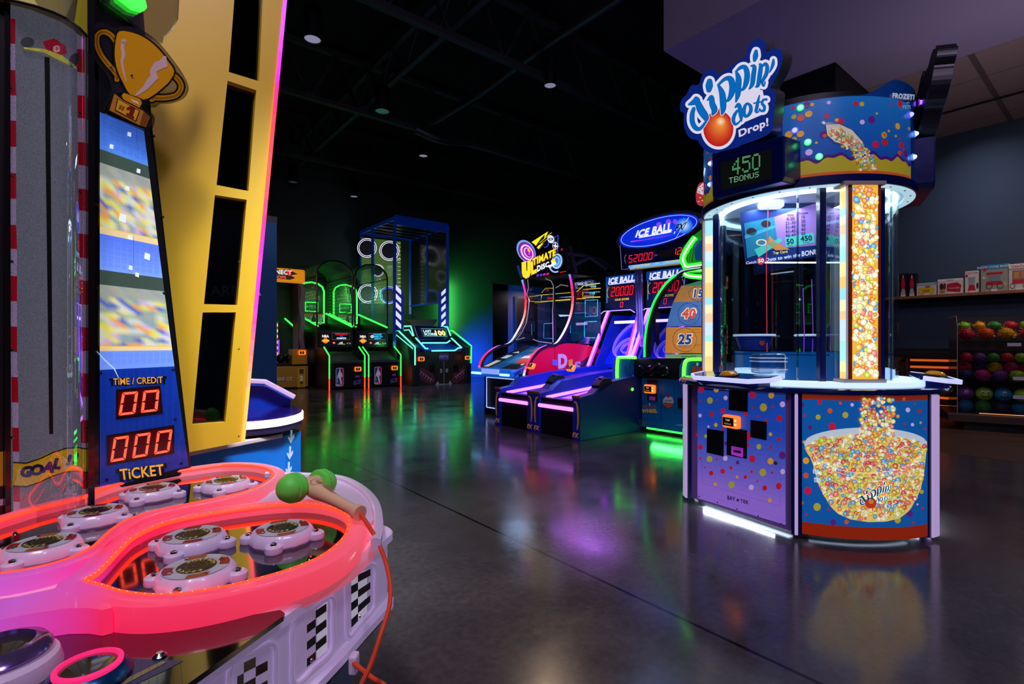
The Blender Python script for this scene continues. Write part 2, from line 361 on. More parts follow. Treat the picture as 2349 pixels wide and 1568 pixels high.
def wood_mat(name, c1, c2, scale=(1, 12, 1), rough=.4, rot=0):
    m = bpy.data.materials.new(name); m.use_nodes = True; nt = m.node_tree; N = nt.nodes; b = N['Principled BSDF']; l = nt.links.new
    tc = N.new('ShaderNodeTexCoord'); mp = N.new('ShaderNodeMapping'); mp.inputs['Scale'].default_value = scale; mp.inputs['Rotation'].default_value = (0, 0, rot); l(tc.outputs['Object'], mp.inputs['Vector'])
    n = N.new('ShaderNodeTexNoise'); n.inputs['Scale'].default_value = 3; n.inputs['Detail'].default_value = 7; n.inputs['Distortion'].default_value = .6; l(mp.outputs[0], n.inputs['Vector'])
    r = N.new('ShaderNodeValToRGB'); r.color_ramp.elements[0].position = .32; r.color_ramp.elements[0].color = (*L(c1), 1); r.color_ramp.elements[1].position = .7; r.color_ramp.elements[1].color = (*L(c2), 1)
    l(n.outputs['Fac'], r.inputs[0]); l(r.outputs[0], b.inputs['Base Color']); b.inputs['Roughness'].default_value = rough
    return m
WALLB = mat('black_wall_paint', (44, 46, 52), .75, noise=.08, nscale=2)
WALLG = mat('navy_wall_paint', (48, 66, 88), .7, noise=.06, nscale=2)
def hbox(u0, u1, v0, v1, z0, z1):  # box aligned with the room
    m = MB(); m.add([uv(u, v, z) for z in (z0, z1) for (u, v) in ((u0, v0), (u1, v0), (u1, v1), (u0, v1))], [(0, 3, 2, 1), (4, 5, 6, 7), (0, 1, 5, 4), (1, 2, 6, 5), (2, 3, 7, 6), (3, 0, 4, 7)]); return m
TOP = 6.6
fl = MB().add([uv(-4, -9), uv(-4, 6.35), uv(2.25, 6.35), uv(2.25, 15.2), uv(17.5, 15.2), uv(17.5, -9)], [(0, 1, 2, 3, 4, 5)]); struct('floor', fl, floor_mat())
fl = MB().add([uv(-4, 6.35), uv(-4, 10.3), uv(2.25, 10.3), uv(2.25, 6.35)], [(0, 1, 2, 3)]); struct('floor', fl, wood_mat('wood_floor_planks', (58, 42, 34), (92, 68, 54), (1, 9, 1), .4, -ANG))
struct('wall_back', hbox(14.4, 14.6, -9, 10.75, 0, TOP), WALLB)
struct('wall_back_header', hbox(14.4, 14.6, 10.75, 15, 3.2, TOP), WALLB)
struct('wall_corridor', hbox(16.0, 16.1, 10.4, 12.7, 0, 3.4), BLACK)
struct('wall_corridor_end', hbox(16.0, 16.1, 12.7, 15.2, 0, 3.4), mat('corridor_wall_paint', (120, 108, 122), .7))
struct('trim_2', hbox(15.93, 16.0, 13.0, 13.12, 0, 2.95), mat('door_frame_paint', (70, 60, 70), .6))
area('corridor_light', uv(15.3, 13.5, 3.1), uv(15.7, 13.5, 0), .3, (1, .85, .9), 9)
dr = hbox(15.94, 15.99, 13.12, 14.2, 0, 2.88).build('door_1', mat('brown_door', (60, 38, 32), .5, noise=.05)); dr['kind'] = 'structure'
struct('wall_right', hbox(3.2, 16.1, 15.0, 15.2, 0, TOP), WALLB)
struct('wall_shop_side', hbox(3.2, 3.36, 8.1, 15.0, 0, TOP), WALLB)
struct('wall_divider', hbox(2.25, 3.36, 6.6, 8.1, 0, 4.29), mat('divider_paint', (12, 12, 14), .8))
struct('wall_shop', hbox(-4, 2.75, 10.3, 10.45, 0, 4.29), WALLG)
struct('wall_shop_end', hbox(2.75, 2.9, 8.1, 10.45, 0, 4.29), WALLG)
struct('wall_left', hbox(-4, 17.5, -9.2, -9, 0, TOP), WALLB)
struct('wall_near', hbox(-4.2, -4, -9.2, 10.45, 0, TOP), WALLB)
struct('ceiling', hbox(-4, 17.5, -9, 15.2, TOP, TOP+.1), mat('black_ceiling', (16, 16, 18), .9))
# white soffit over the shop, with suspended tiles towards the wall
SOFF = mat('soffit_paint', (150, 140, 165), .8, noise=.03)
struct('ceiling_soffit', hbox(-4, 3.36, 4.87, 7.6, 4.29, TOP), SOFF)
def tile_mat():
    m = bpy.data.materials.new('ceiling_tile'); m.use_nodes = True; nt = m.node_tree; N = nt.nodes; b = N['Principled BSDF']; l = nt.links.new
    tc = N.new('ShaderNodeTexCoord'); mp = N.new('ShaderNodeMapping'); mp.inputs['Rotation'].default_value = (0, 0, -ANG); l(tc.outputs['Object'], mp.inputs['Vector'])
    sp = N.new('ShaderNodeSeparateXYZ'); l(mp.outputs[0], sp.inputs[0]); o = []
    for ax, per, wd in (('X', .38, .008), ('Y', .62, .03)):
        p = N.new('ShaderNodeMath'); p.operation = 'PINGPONG'; p.inputs[1].default_value = per; l(sp.outputs[ax], p.inputs[0])
        c = N.new('ShaderNodeMath'); c.operation = 'LESS_THAN'; c.inputs[1].default_value = wd; l(p.outputs[0], c.inputs[0]); o.append(c)
    mm = N.new('ShaderNodeMath'); mm.operation = 'MAXIMUM'; l(o[0].outputs[0], mm.inputs[0]); l(o[1].outputs[0], mm.inputs[1])
    mx = N.new('ShaderNodeMix'); mx.data_type = 'RGBA'; mx.inputs['A'].default_value = (*L((150, 128, 122)), 1); mx.inputs['B'].default_value = (*L((95, 80, 78)), 1); l(mm.outputs[0], mx.inputs['Factor']); l(mx.outputs['Result'], b.inputs['Base Color']); b.inputs['Roughness'].default_value = .85
    return m
struct('ceiling_tiles', hbox(-4, 2.75, 7.6, 10.3, 4.29, 4.4), tile_mat())
struct('trim_1', hbox(-4, 2.25, 9.2, 9.24, 4.27, 4.29), mat('dark_trim', (22, 20, 22), .6))
# ---- ceiling steelwork (joists with web bars) and ducts
STEEL = mat('black_steel', (50, 50, 56), .6)
for v in (-1.5, 1.3, 4.1):
    m = MB(); 
    for z in (5.75, 6.35): m.bar(uv(-1, v, z), uv(14.4, v, z), .09, .06)
    u = -1.0
    while u < 13.9: m.bar(uv(u, v, 5.75), uv(u+.5, v, 6.35), .035); m.bar(uv(u+.5, v, 6.35), uv(u+1.0, v, 5.75), .035); u += 1.0
    o = m.build('ceiling_joist', STEEL); o['kind'] = 'structure'
for u in (3.2, 6.4, 9.6, 12.8):
    m = MB()
    for z in (5.55, 6.5): m.bar(uv(u, -6, z), uv(u, 10.3 if u > 3.4 else 4.8, z), .12, .08)
    v = -6.0
    while v < (9.8 if u > 3.4 else 4.2): m.bar(uv(u, v, 5.55), uv(u, v+.5, 6.5), .045); m.bar(uv(u, v+.5, 6.5), uv(u, v+1.0, 5.55), .045); v += 1.0
    o = m.build('ceiling_girder', STEEL); o['kind'] = 'structure'
dk = MB().tube([P(1440, -20, 6.3), P(1250, 105, 8.2), P(1100, 215, 9.7), P(985, 285, 10.4)], .075, 14); tag(dk.build('spiral_duct', mat('dark_duct', (62, 64, 74), .4, .5), smooth=True), 'long thin dark pipe running diagonally under the black ceiling', 'pipe')
dk = MB().tube(crom([P(955, 297, 10.4), P(1010, 320, 10.6), P(1075, 326, 11.2)]), .09, 12); tag(dk.build('bent_duct', mat('dark_duct', (62, 64, 74), .4, .5), smooth=True), 'short bent black conduit below the end of the diagonal pipe', 'pipe')
# ---- can lights
def can(px, py, lab, lum, zz=5.2, r=.1, h=.42, cable=True, col=(190, 185, 225)):
    D = (zz-H)*F/(HZ-py); p = P(px, py, D); t = thing('ceiling_lamp', lab, 'ceiling lamp', p, 0, 'can lamps hanging from the black ceiling')
    MB().lathe([(r, .03), (r, h), (r*.9, h+.02), (0, h+.02)], 20).lathe([(r, .03), (r*1.02, 0), (r*.93, 0), (r*.9, .03)], 20).build('lamp_housing', BLACKM, t, smooth=True)
    MB().lathe([(0, .012), (r*.92, .012)], 20).build('lamp_lens', glow('can_lens_%d' % int(lum*100), col, lum), t)
    if cable: MB().tube([(0, 0, h), (0, 0, TOP-zz)], .008, 5).build('hanging_rod', BLACKM, t)
    return t
can(717, 91, 'pale round ceiling lamp nearest the yellow tower, high on the left', .42, r=.115)
can(877, 256, 'dim greenish ceiling can lamp on a long rod above the green-lit cages', .09, r=.13, col=(90, 190, 170))
can(1262, 197, 'pale lit can lamp hanging alone right of the diagonal pipe', .38, r=.1)
can(971, 358, 'small pale can lamp below the elbow of the diagonal pipe', .35)
can(812, 451, 'small pale can lamp farthest back, above the caged hoops', .3, r=.11)
can(672, 418, 'unlit dark can lamp farthest left beside the yellow tower', .01, r=.12)
area('can_lamp_glow', P(1262, 197, 8.25)-Z*.02, G(1215, 1200), .15, (1, .72, .45), 1.6, spread=16)
area('can_lamp_glow', P(971, 360, 11.3)-Z*.1, uv(10, 5.57), .2, LAVENDER, 14, spread=100)
area('can_lamp_glow', uv(1.5, 9.2, 4.2), uv(1.5, 10.3, 2.9), .15, (.75, .8, 1.0), 3, spread=90)
area('shop_down_light', uv(-.6, 8.7, 4.2), uv(-.6, 9.3, 0), .5, (1.0, .72, .5), 34)
area('soffit_fill_light', uv(0.4, 6.6, 2.2), uv(0.6, 7.2, 4.3), .7, (.85, .72, .95), 16)  # no cove here; upward light added to brighten the soffit
# ---- shop wall: shelf with boxes
WOOD = wood_mat('honey_wood', (120, 74, 42), (160, 104, 62), (1, 14, 14), .45)
sh = hbox(-3.6, 2.72, 9.92, 10.3, 1.755, 1.80); sh = tag(sh.build('wall_shelf', WOOD, bevel=.004), 'long honey-wood shelf on the navy wall carrying boxed gifts', 'shelf')
def shelf_u(px, v=10.0):  # u where the ray of column px meets the plane v
    k = (px-CX)/F; D = v/(math.cos(ANG)*k+math.sin(ANG)); return -math.sin(ANG)*k*D+math.cos(ANG)*D, D
def gift_box(x0, x1, ytop, lab, paint, ref, deep=.17, base=(222, 214, 205)):
    u0, D0 = shelf_u(x0); u1, D1 = shelf_u(x1); z1 = H+(HZ-ytop)/F*(D0+D1)/2; zb = 1.80
    t = thing('gift_box', lab, 'box', uv((u0+u1)/2, 10.0, zb), ANG-R(90), 'boxed gifts on the wall shelf'); wd = abs(u0-u1); ht = z1-zb
    MB().box(-wd/2, wd/2, .001, deep, 0, ht).build('carton', mat('carton_%d_%d_%d' % base, base, .45), t)
    a = Art(frame_fn((0, 0, 0), (wd/ref[0], 0, 0), (0, 0, ht/ref[1]), (0, -1, 0)), .002); paint(a, *ref); a.build('box_print', PRINT, t, world=False)
    MB().box(-.03, .03, -.012, -.004, -.003, .03).build('price_tag', WHITE, t)
def lava(a, w_, h_):
    a.poly([(-w_/2, 0), (w_/2, 0), (w_/2, h_), (-w_/2, h_)], (26, 16, 24), 1); a.lay = 2
    a.poly([(-.045, .03), (.045, .03), (.02, .15), (-.02, .15)], (170, 170, 175)); a.lay = 3
    a.poly([(-.022, .14), (.022, .14), (.035, .21), (.02, .33), (-.02, .33), (-.035, .21)], (190, 30, 60)); a.poly([(-.014, .33), (.014, .33), (.008, .38), (-.008, .38)], (180, 180, 185)); a.text('LAVA', 0, .008, .022, (220, 220, 220))
def frame_(a, w_, h_, bg, top, tc, s, tcol):
    a.poly([(-w_/2, 0), (w_/2, 0), (w_/2, h_), (-w_/2, h_)], bg, 1); a.poly([(-w_/2, h_*(1-top)), (w_/2, h_*(1-top)), (w_/2, h_), (-w_/2, h_)], tc, 2); a.lay = 3; a.text(s, 0, h_*(1-top)+h_*top*.25, h_*top*.5, tcol, .02)
def toaster(a, w_, h_):
    frame_(a, w_, h_, (205, 205, 195), .2, (120, 170, 180), '2-SLICE TOASTER', (235, 235, 230)); a.poly([(-.12, .03), (.12, .03), (.14, .07), (.13, .15), (-.13, .15), (-.14, .07)], (225, 185, 40)); a.lay = 4; a.disc(.03, .17, .05, (170, 110, 40), .02); a.poly([(-.06, .06), (.06, .06), (.05, .12), (-.05, .12)], (205, 160, 30)); a.lay = 5; a.text('TOAST', 0, .075, .03, (160, 110, 20))
def grill(a, w_, h_):
    frame_(a, w_, h_, (215, 205, 198), .16, (230, 226, 220), 'Coca-Cola', (190, 20, 40)); a.poly([(-.06, .05), (.2, .03), (.22, .15), (.14, .2), (-.06, .18)], (185, 15, 45)); a.lay = 4; a.text('Coca-Cola', .08, .09, .035, (235, 220, 220), shear=.2); a.disc(-.17, .14, .035, (70, 25, 20), .06); a.disc(-.11, .14, .03, (110, 40, 20), .06); a.disc(-.15, .05, .06, (190, 120, 50), .025)
def blender_(a, w_, h_):
    frame_(a, w_, h_, (215, 208, 200), .16, (225, 220, 215), 'Coca-Cola', (190, 20, 40)); a.poly([(-.07, .04), (.07, .04), (.045, .15), (-.045, .15)], (190, 20, 40)); a.poly([(-.05, .15), (.05, .15), (.065, .30), (-.065, .30)], (150, 160, 165)); a.disc(-.09, .33, .025, (190, 20, 40)); a.disc(.1, .13, .018, (60, 20, 18), .06)
def popcorn(a, w_, h_):
    frame_(a, w_, h_, (150, 150, 135), .17, (40, 130, 185), 'SNOW CONE MAKER', (220, 230, 235)); a.poly([(-.11, .3), (.13, .3), (.15, .34), (-.13, .34)], (185, 20, 40)); a.poly([(-.08, .17), (.1, .17), (.11, .3), (-.09, .3)], (120, 135, 140)); a.poly([(-.14, .12), (.14, .12), (.12, .18), (-.12, .18)], (190, 20, 40)); a.ring(-.08, .1, .045, .055, (60, 30, 30)); a.ring(.1, .1, .045, .055, (60, 30, 30)); a.disc(-.15, .4, .03, (200, 30, 40)); a.disc(.17, .12, .04, (190, 170, 140)); a.disc(-.17, .25, .03, (200, 190, 170))
def hotdog(a, w_, h_):
    frame_(a, w_, h_, (205, 196, 188), .18, (228, 222, 216), 'Coca-Cola', (190, 20, 40)); a.poly([(-.12, .19), (.14, .19), (.14, .36), (-.12, .36)], (130, 120, 115)); a.lay = 4; a.poly([(-.09, .21), (.0, .21), (.0, .33), (-.09, .33)], (205, 140, 50)); a.poly([(.03, .21), (.12, .21), (.12, .33), (.03, .33)], (190, 120, 60)); a.poly([(-.12, .12), (.14, .12), (.14, .19), (-.12, .19)], (190, 20, 40)); a.ring(-.12, .08, .04, .05, (50, 30, 30)); a.ring(.12, .08, .04, .05, (50, 30, 30)); a.poly([(-w_/2, h_*.8), (w_/2, h_*.8), (w_/2, h_*.82), (-w_/2, h_*.82)], (150, 20, 35))
gift_box(2063, 2081, 627, 'black box with a pink lava lamp picture, left end of the shelf', lava, (.13, .41), .15, (30, 20, 26))
gift_box(2083, 2101, 627, 'black box with a red lava lamp picture, second from the shelf end', lava, (.13, .41), .15, (30, 20, 26))
gift_box(2103, 2148, 648, 'low pale box picturing a yellow toaster', toaster, (.34, .25))
gift_box(2151, 2209, 639, 'white and red box picturing a red grill and cola bottles', grill, (.50, .27))
gift_box(2214, 2245, 621, 'narrow upright white box picturing a blender on a red base', blender_, (.24, .42))
gift_box(2250, 2312, 606, 'tall box with a blue banner picturing a red snow cone cart', popcorn, (.44, .48))
gift_box(2314, 2362, 604, 'white box at the right edge picturing a red two-wheeled cart', hotdog, (.38, .48))
# ---- back counter and lit shelving on the shop wall
t = thing('wood_counter', 'wood-panelled counter with dark top under the shelf', 'counter', uv(0, 10.0, 0), ANG-R(90))
MB().box(-2.7, 3.6, -.02, .28, .1, .86).build('panel', wood_mat('counter_wood', (96, 60, 38), (135, 86, 52), (5, 1, 1), .5), t)
MB().box(-2.7, 3.6, -.06, .28, .86, .98).build('counter_top', mat('dark_stone', (20, 20, 24), .5), t, bevel=.006)
MB().box(-2.7, 3.6, .0, .28, 0, .1).build('toe_kick', BLACK, t)
t = thing('lit_shelf_unit', 'open wood shelf unit with glowing orange strips beside the acrylic display', 'shelf unit', uv(shelf_u(2160, 9.45)[0], 9.45, 0), ANG-R(90))
W_ = wood_mat('dark_wood', (70, 46, 34), (104, 70, 48), (3, 1, 1), .5)
MB().box(-.42, -.40, 0, .4, 0, .86).box(1.2, 1.24, 0, .4, 0, .86).box(-.42, 1.24, .38, .4, 0, .86).build('side_panel', W_, t)
MB().box(-.50, 1.3, -.04, .42, .86, .93).build('counter_top', mat('dark_stone', (20, 20, 24), .5), t, bevel=.005)
for z in (.10, .22, .48, .66): MB().box(-.40, 1.2, .06, .38, z, z+.025).build('shelf', W_, t)
for z in (.14, .26, .52, .70, .80): MB().box(-.38, 1.2, .05, .058, z-.01, z+.022).build('light_strip', glow('amber_strip', (255, 110, 40), .55), t)
# ---- acrylic display of furry and rubber balls
o = P(2196, 948, 6.35); o.z = 0
DISP = o
t = thing('acrylic_display', 'tiered clear acrylic bins of rubber toys on a dark wood plinth', 'display stand', o, R(-34.2))
DM = ROOT[t.name]
MB().box(-.10, 1.7, -.10, .9, .1, .19).build('wood_base', wood_mat('plinth_wood', (64, 46, 40), (92, 66, 54), (1, 6, 1), .5), t, bevel=.006)
MB().box(.06, 1.5, .0, .8, 0, .1).build('plinth', BLACK, t)
AC = clear_mat('bin_acrylic', (236, 236, 240), .10)
for k, (z0, z1, y0) in enumerate(((.19, .55, 0), (.55, .80, .0), (.80, 1.07, .0), (1.07, 1.4, .0))):
    MB().box(0, 1.5, y0, y0+.006, z0, z0+(z1-z0)*.62).build('front_lip', AC, t); MB().box(0, 1.5, y0, .75, z0, z0+.008).build('shelf', AC, t)
MB().sheet([(0, 0, .19), (0, .75, .19), (0, .75, 1.4), (0, .1, 1.4), (0, 0, 1.28)]).build('side_panel', AC, t); MB().box(0, 1.5, .75, .756, .19, 1.4).build('back_panel', mat('display_back', (34, 28, 32), .5), t)
MB().tube([(0, 0, .19), (0, 0, 1.28), (0, .1, 1.4), (0, .75, 1.4)], .004, 5).build('edge', mat('acrylic_edge', (150, 120, 110), .2, emit=.1), t)
MB().box(.2, 1.5, -.012, -.004, .20, .21).build('lit_edge', glow('warm_edge', (255, 160, 110), .6), t)
for z, x in ((1.02, .45), (.62, .5), (.40, .5)): MB().box(x, x+.12, -.012, -.002, z, z+.04).build('price_tag', WHITE, t)
area('display_light', o+Vector((.6, -.6, 2.6)), o+Vector((.6, .2, .7)), .3, (1, .85, .75), 5)
def toy(x, y, z, r, c, kind, lab, grp):
    t_ = thing('rubber_ball', lab, 'toy ball', DM @ Vector((x, y, z)), R(-34.2), grp)
    mt = mat('rubber_%d_%d_%d' % c, c, .55)
    if kind == 'furry':
        m = MB().ball((0, 0, 0), r*.8, 12, 7)
        for k in range(90):
            a = random.uniform(0, 6.283); s_ = random.uniform(-.6, 1); d = Vector((math.cos(a)*math.sqrt(1-s_*s_), math.sin(a)*math.sqrt(1-s_*s_), s_)); q = d.orthogonal().normalized()*r*.05
            m.add([d*r*.75+q, d*r*.75-q, d*r*random.uniform(1.0, 1.2)], [(0, 1, 2)])
        m.build('ball_body', mt, t_)
    else:
        m = MB().ball((0, 0, 0), r, 16, 9)
        if kind == 'spotty':
            for k in range(26):
                a = random.uniform(0, 6.283); s_ = random.uniform(-.7, .95); d = Vector((math.cos(a)*math.sqrt(1-s_*s_), math.sin(a)*math.sqrt(1-s_*s_), s_)); m.ball(d*r*.97, r*.13, 6, 4)
        m.build('ball_body', mt, t_, smooth=True)
        if kind == 'eyes':
            e = MB(); ws = random.choice([1, 2])
            for k in range(ws): e.ball(((k-.5*(ws-1))*r*.6, -r*.86, r*.25), r*.26, 10, 6)
            eo = e.build('eye', mat('toy_eye_white', (225, 225, 220), .3), t_, smooth=True)
            e = MB()
            for k in range(ws): e.ball(((k-.5*(ws-1))*r*.6, -r*1.08, r*.25), r*.1, 8, 5)
            e.build('pupil', mat('toy_pupil', (10, 10, 10), .3), eo, smooth=True)
            MB().tube([(-r*.45, -r*.88, -r*.2), (0, -r*.97, -r*.38), (r*.45, -r*.88, -r*.2)], r*.05, 6).build('mouth', mat('toy_pupil', (10, 10, 10), .3), t_)
COLN = {(150, 200, 40): 'lime', (235, 175, 20): 'yellow', (210, 30, 60): 'red', (240, 90, 30): 'orange', (40, 50, 90): 'navy', (60, 150, 60): 'green', (120, 60, 140): 'purple', (40, 130, 170): 'teal', (200, 40, 110): 'pink', (30, 30, 60): 'dark blue'}
CL = list(COLN)
ORD = ['leftmost', 'second from left', 'third from left', 'fourth from left', 'fifth from left', 'sixth from left', 'seventh from left', 'eighth from left']
rows = [('furry', 1.17, .09, .04, 'top bin', [2, 3, 1, 2, 3, 4, 3, 2]), ('furry', 1.27, .07, .2, 'back row of the top bin', [0, 1, 5, 2, 0, 3, 3, 1]),
        ('spotty', .88, .06, .05, 'second bin from the top', [2, 6, 5, 2, 0, 8, 2, 6]), ('spotty', .66, .075, .05, 'third bin from the top', [4, 8, 6, 0, 8, 5, 4, 2]), ('spotty', .75, .07, .2, 'back row of the third bin', [2, 4, 1, 8, 2, 0, 3, 5]),
        ('eyes', .43, .085, .10, 'bottom bin', [6, 0, 7, 0, 2, 5, 7, 6]), ('plain', .27, .08, .10, 'floor of the bottom bin', [7, 5, 4, 7, 5, 4, 7, 6])]
for kind, z, r, y, where, cs in rows:
    for i in range(6):
        x = .1+i*r*2.05
        if x > 1.0: break
        c = CL[cs[i]]; desc = {'furry': 'furry', 'spotty': 'knobbly', 'eyes': 'smiling-faced', 'plain': 'smooth'}[kind]
        toy(x, y+r, z, r, c, kind, '%s %s ball, %s in the %s' % (desc, COLN[c], ORD[i], where), 'toy balls in the acrylic display')
# ================================================================ candy-drop game (right foreground)
DC = Vector((1.912, 3.394, 0))
T = thing('candy_drop_game', 'tall round glass-sided drop game lit white, printed with coloured beads', 'arcade machine', DC)
def pol(a, r, z=0): return Vector((DC.x+r*math.cos(R(a)), DC.y+r*math.sin(R(a)), z))
def cyl_az(r):  # (angle in degrees, height) on a cylinder about the machine
    return lambda a, z, l=0: Vector((DC.x+(r+l)*math.cos(R(a)), DC.y+(r+l)*math.sin(R(a)), z))
BEAD = [(240, 205, 70), (250, 240, 175), (235, 145, 45), (220, 75, 80), (95, 165, 215), (250, 245, 205), (205, 215, 70), (235, 130, 110)]
DOTC = [(190, 25, 70), (215, 155, 45), (170, 160, 55), (190, 25, 40), (200, 170, 225), (90, 30, 120), (200, 80, 40)]
def shell(a0, a1, r, z0, z1, n=20, th=.01):
    m = MB(); k = []; 
    for i in range(n+1):
        a = a0+(a1-a0)*i/n; k += [pol(a, r, z0), pol(a, r, z1), pol(a, r-th, z1), pol(a, r-th, z0)]
    fs = []
    for i in range(n):
        for j in range(4): fs.append((4*i+j, 4*i+(j+1) % 4, 4*(i+1)+(j+1) % 4, 4*(i+1)+j))
    return m.add(k, fs+[(0, 1, 2, 3), (4*n+3, 4*n+2, 4*n+1, 4*n)])
def ringm(r0, r1, z0, z1, n=64):
    return MB().lathe([(r0, z0), (r1, z0), (r1, z1), (r0, z1), (r0, z0)], n, DC)
ZB, ZT = .034, .776
SKY = (38, 105, 190)
ringm(0, .50, 0, ZB+.02).build('plinth', BLACK, T, world=True)
UG, UG2 = glow('under_glow_white', (205, 225, 255), 6), glow('under_glow_soft', (205, 225, 255), 1.5)
for k in range(3):
    a_ = -151.75+120*k; n_ = (pol(a_, 1)-DC).normalized(); MB().obox(pol(a_, .565, ZB-.006), n_*.02, n_.cross(Z)*.30, Z*.002).build('under_glow_strip', UG, T, world=True)
    area('candy_under_light', pol(a_, .63, ZB-.004), pol(a_, .83, 0), .5, (.8, .88, 1), 1.8, size_y=.02)
    shell(-116+120*k, -70+120*k, .665, ZB-.008, ZB-.004, 16, .02).build('under_glow_strip', UG2, T, world=True)
ringm(0, .635, ZB, ZB+.01).build('base_plate', BLACKM, T, world=True)
for k in range(3):
    o = 120*k
    shell(-120+o, -67+o, .742, ZB, ZT, 28).build('curved_panel', mat('panel_blue', (20, 90, 170), .25, coat=.6), T, world=True, smooth=True)
    A_, B_ = pol(-123+o, .735), pol(-180.5+o, .735); out = pol(-151.75+o, 1)-DC; out.normalize()
    MB().obox((A_+B_)/2+Z*(ZB+ZT)/2-out*.012, (A_-B_)/2, out*.01, Z*(ZT-ZB)/2).build('service_door', mat('door_lilac', (165, 125, 215), .35), T, world=True)
    # corner trims: navy, white diffuser, navy
    for (a, wd, mt, nm, rr) in ((-122.0, .020, NAVY, 'corner_trim', .752), (-120.9, .016, glow('trim_diffuser', (205, 180, 235), .55), 'light_trim', .760), (-119.7, .022, NAVY, 'corner_trim', .750),
                                (-66.6, .024, NAVY, 'corner_trim', .750), (-63.3, .066, glow('trim_diffuser', (205, 180, 235), .55), 'light_trim', .758), (-180.0, .022, NAVY, 'corner_trim', .748)):
        c = pol(a+o, rr-.012, (ZB+ZT)/2-.004); n = (pol(a+o, 1)-DC).normalized(); tt = n.cross(Z)
        MB().obox(c, tt*wd/2, n*.012, Z*(ZT-ZB+.01)/2).build(nm, mt, T, world=True, bevel=.003)
# counter
MB().lathe([(0, ZT), (.745, ZT), (.765, ZT+.008), (.768, ZT+.02), (.760, ZT+.032), (.745, ZT+.036), (0, ZT+.036)], 96, DC).build('counter_ring', mat('counter_navy', (10, 30, 95), .15, coat=.8), T, world=True, smooth=True)
ringm(.50, .655, ZT+.036, ZT+.062, 96).build('lit_base_ring', glow('lit_white_ring', (205, 232, 250), 1.0), T, world=True)
ringm(0, .50, ZT+.036, ZT+.05).build('chamber_floor', mat('chamber_floor_blue', (30, 110, 190), .3), T, world=True)
CT = ZT+.062
# glass drum
ZC = 1.93
MB().lathe([(.52, CT), (.52, ZC)], 96, DC).build('glass_drum', clear_mat('drum_acrylic', (242, 250, 252), .10, .02), T, world=True, smooth=True)
for k in range(3):
    for da in (-15, 15):  # clear joints of the drum
        m = MB().obox(pol(-90+120*k+da*.0+(-31 if da < 0 else 31), .522, (CT+ZC)/2), (0.004, 0, 0), (0, .004, 0), Z*(ZC-CT)/2); m.build('drum_joint', clear_mat('joint_acrylic', (200, 215, 225), .3), T, world=True)
# lit columns
COLM = {}
def column(k):
    a = -90+120*k; n = (pol(a, 1)-DC).normalized(); tt = n.cross(Z)*-1
    if tt.dot(Vector((1, 0, 0))) < 0 and k == 0: tt = -tt
    c = pol(a, .568, (CT+ZC)/2)+tt*.008
    col = MB().obox(c, tt*.089, n*.036, Z*(ZC-CT)/2).build('bead_column', mat('column_white', (215, 215, 225), .35, emit=.25, ecol=(220, 225, 235)), T, world=True, bevel=.006)
    MB().obox(pol(a, .604, (CT+ZC)/2)+tt*.008, tt*.088, n*.004, Z*(ZC-CT-.02)/2).build('column_frame', mat('rust_frame', (170, 70, 35), .35), col, world=True, bevel=.002)
    # side light guides in changing pastel
    e = Art(frame_fn(pol(a, .568, 0)+tt*(.008-.0892), n, Z, -tt), .0008)
    e2 = Art(frame_fn(pol(a, .568, 0)+tt*(.008+.0892), n, Z, tt), .0008)
    cs = [(250, 205, 120), (255, 235, 165), (170, 235, 225), (205, 230, 245), (250, 205, 160), (255, 240, 190), (165, 225, 235)]
    z = CT+.01; i = 0
    while z < ZC-.02:
        h = random.uniform(.04, .12); h = min(h, ZC-.01-z); c_ = cs[i % 7]; i += 1
        [g_.poly([(-.034, z), (.016, z), (.016, z+h), (-.034, z+h)], c_) for g_ in (e, e2)]; z += h
    e.build('side_light_guide', LIT, col); e2.build('front_light_guide', art_mat('soft_guide', .95, .4), col)
    f = frame_fn(pol(a, .6085, 0)+tt*.008, tt, Z, n); b = Art(f, .0008)
    b.poly([(-.070, CT+.015), (.070, CT+.015), (.070, ZC-.015), (-.070, ZC-.015)], (225, 170, 60), 1)
    rnd = random.Random(11+k)
    for i in range(560 if k == 0 else 160):
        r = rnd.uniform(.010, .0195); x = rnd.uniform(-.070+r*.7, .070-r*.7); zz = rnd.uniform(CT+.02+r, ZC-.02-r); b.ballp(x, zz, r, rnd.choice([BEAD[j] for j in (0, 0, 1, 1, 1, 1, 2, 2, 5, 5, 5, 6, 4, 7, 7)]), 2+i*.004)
    b.build('bead_print', art_mat('bead_lit', 1.0, .4), col)
    m = MB()
    for i in range(5):
        for q in (-1, 1): m.lathe([(0, .002), (.004, .001), (.005, 0)], 8, pol(a, .6085, CT+.03+i*(ZC-CT-.06)/4)+tt*(.008+.079*q), n)
    m.build('screw', CHROME, col, world=True)
    MB().obox(pol(a, .575, CT+.008), tt*.115, n*.05, Z*.012).build('column_foot', mat('grey_cap', (190, 180, 175), .4), col, world=True, bevel=.003)
    MB().obox(pol(a, .575, ZC-.008), tt*.115, n*.05, Z*.010).build('column_cap', mat('grey_cap', (190, 180, 175), .4), col, world=True, bevel=.003)
    for q in (-1, 1):
        MB().obox(pol(a, .50, (CT+ZC)/2)+tt*.165*q, tt*.018, n*.02, Z*(ZC-CT)/2).build('blue_upright', NAVY, T, world=True, bevel=.003)
for k in range(3): column(k)
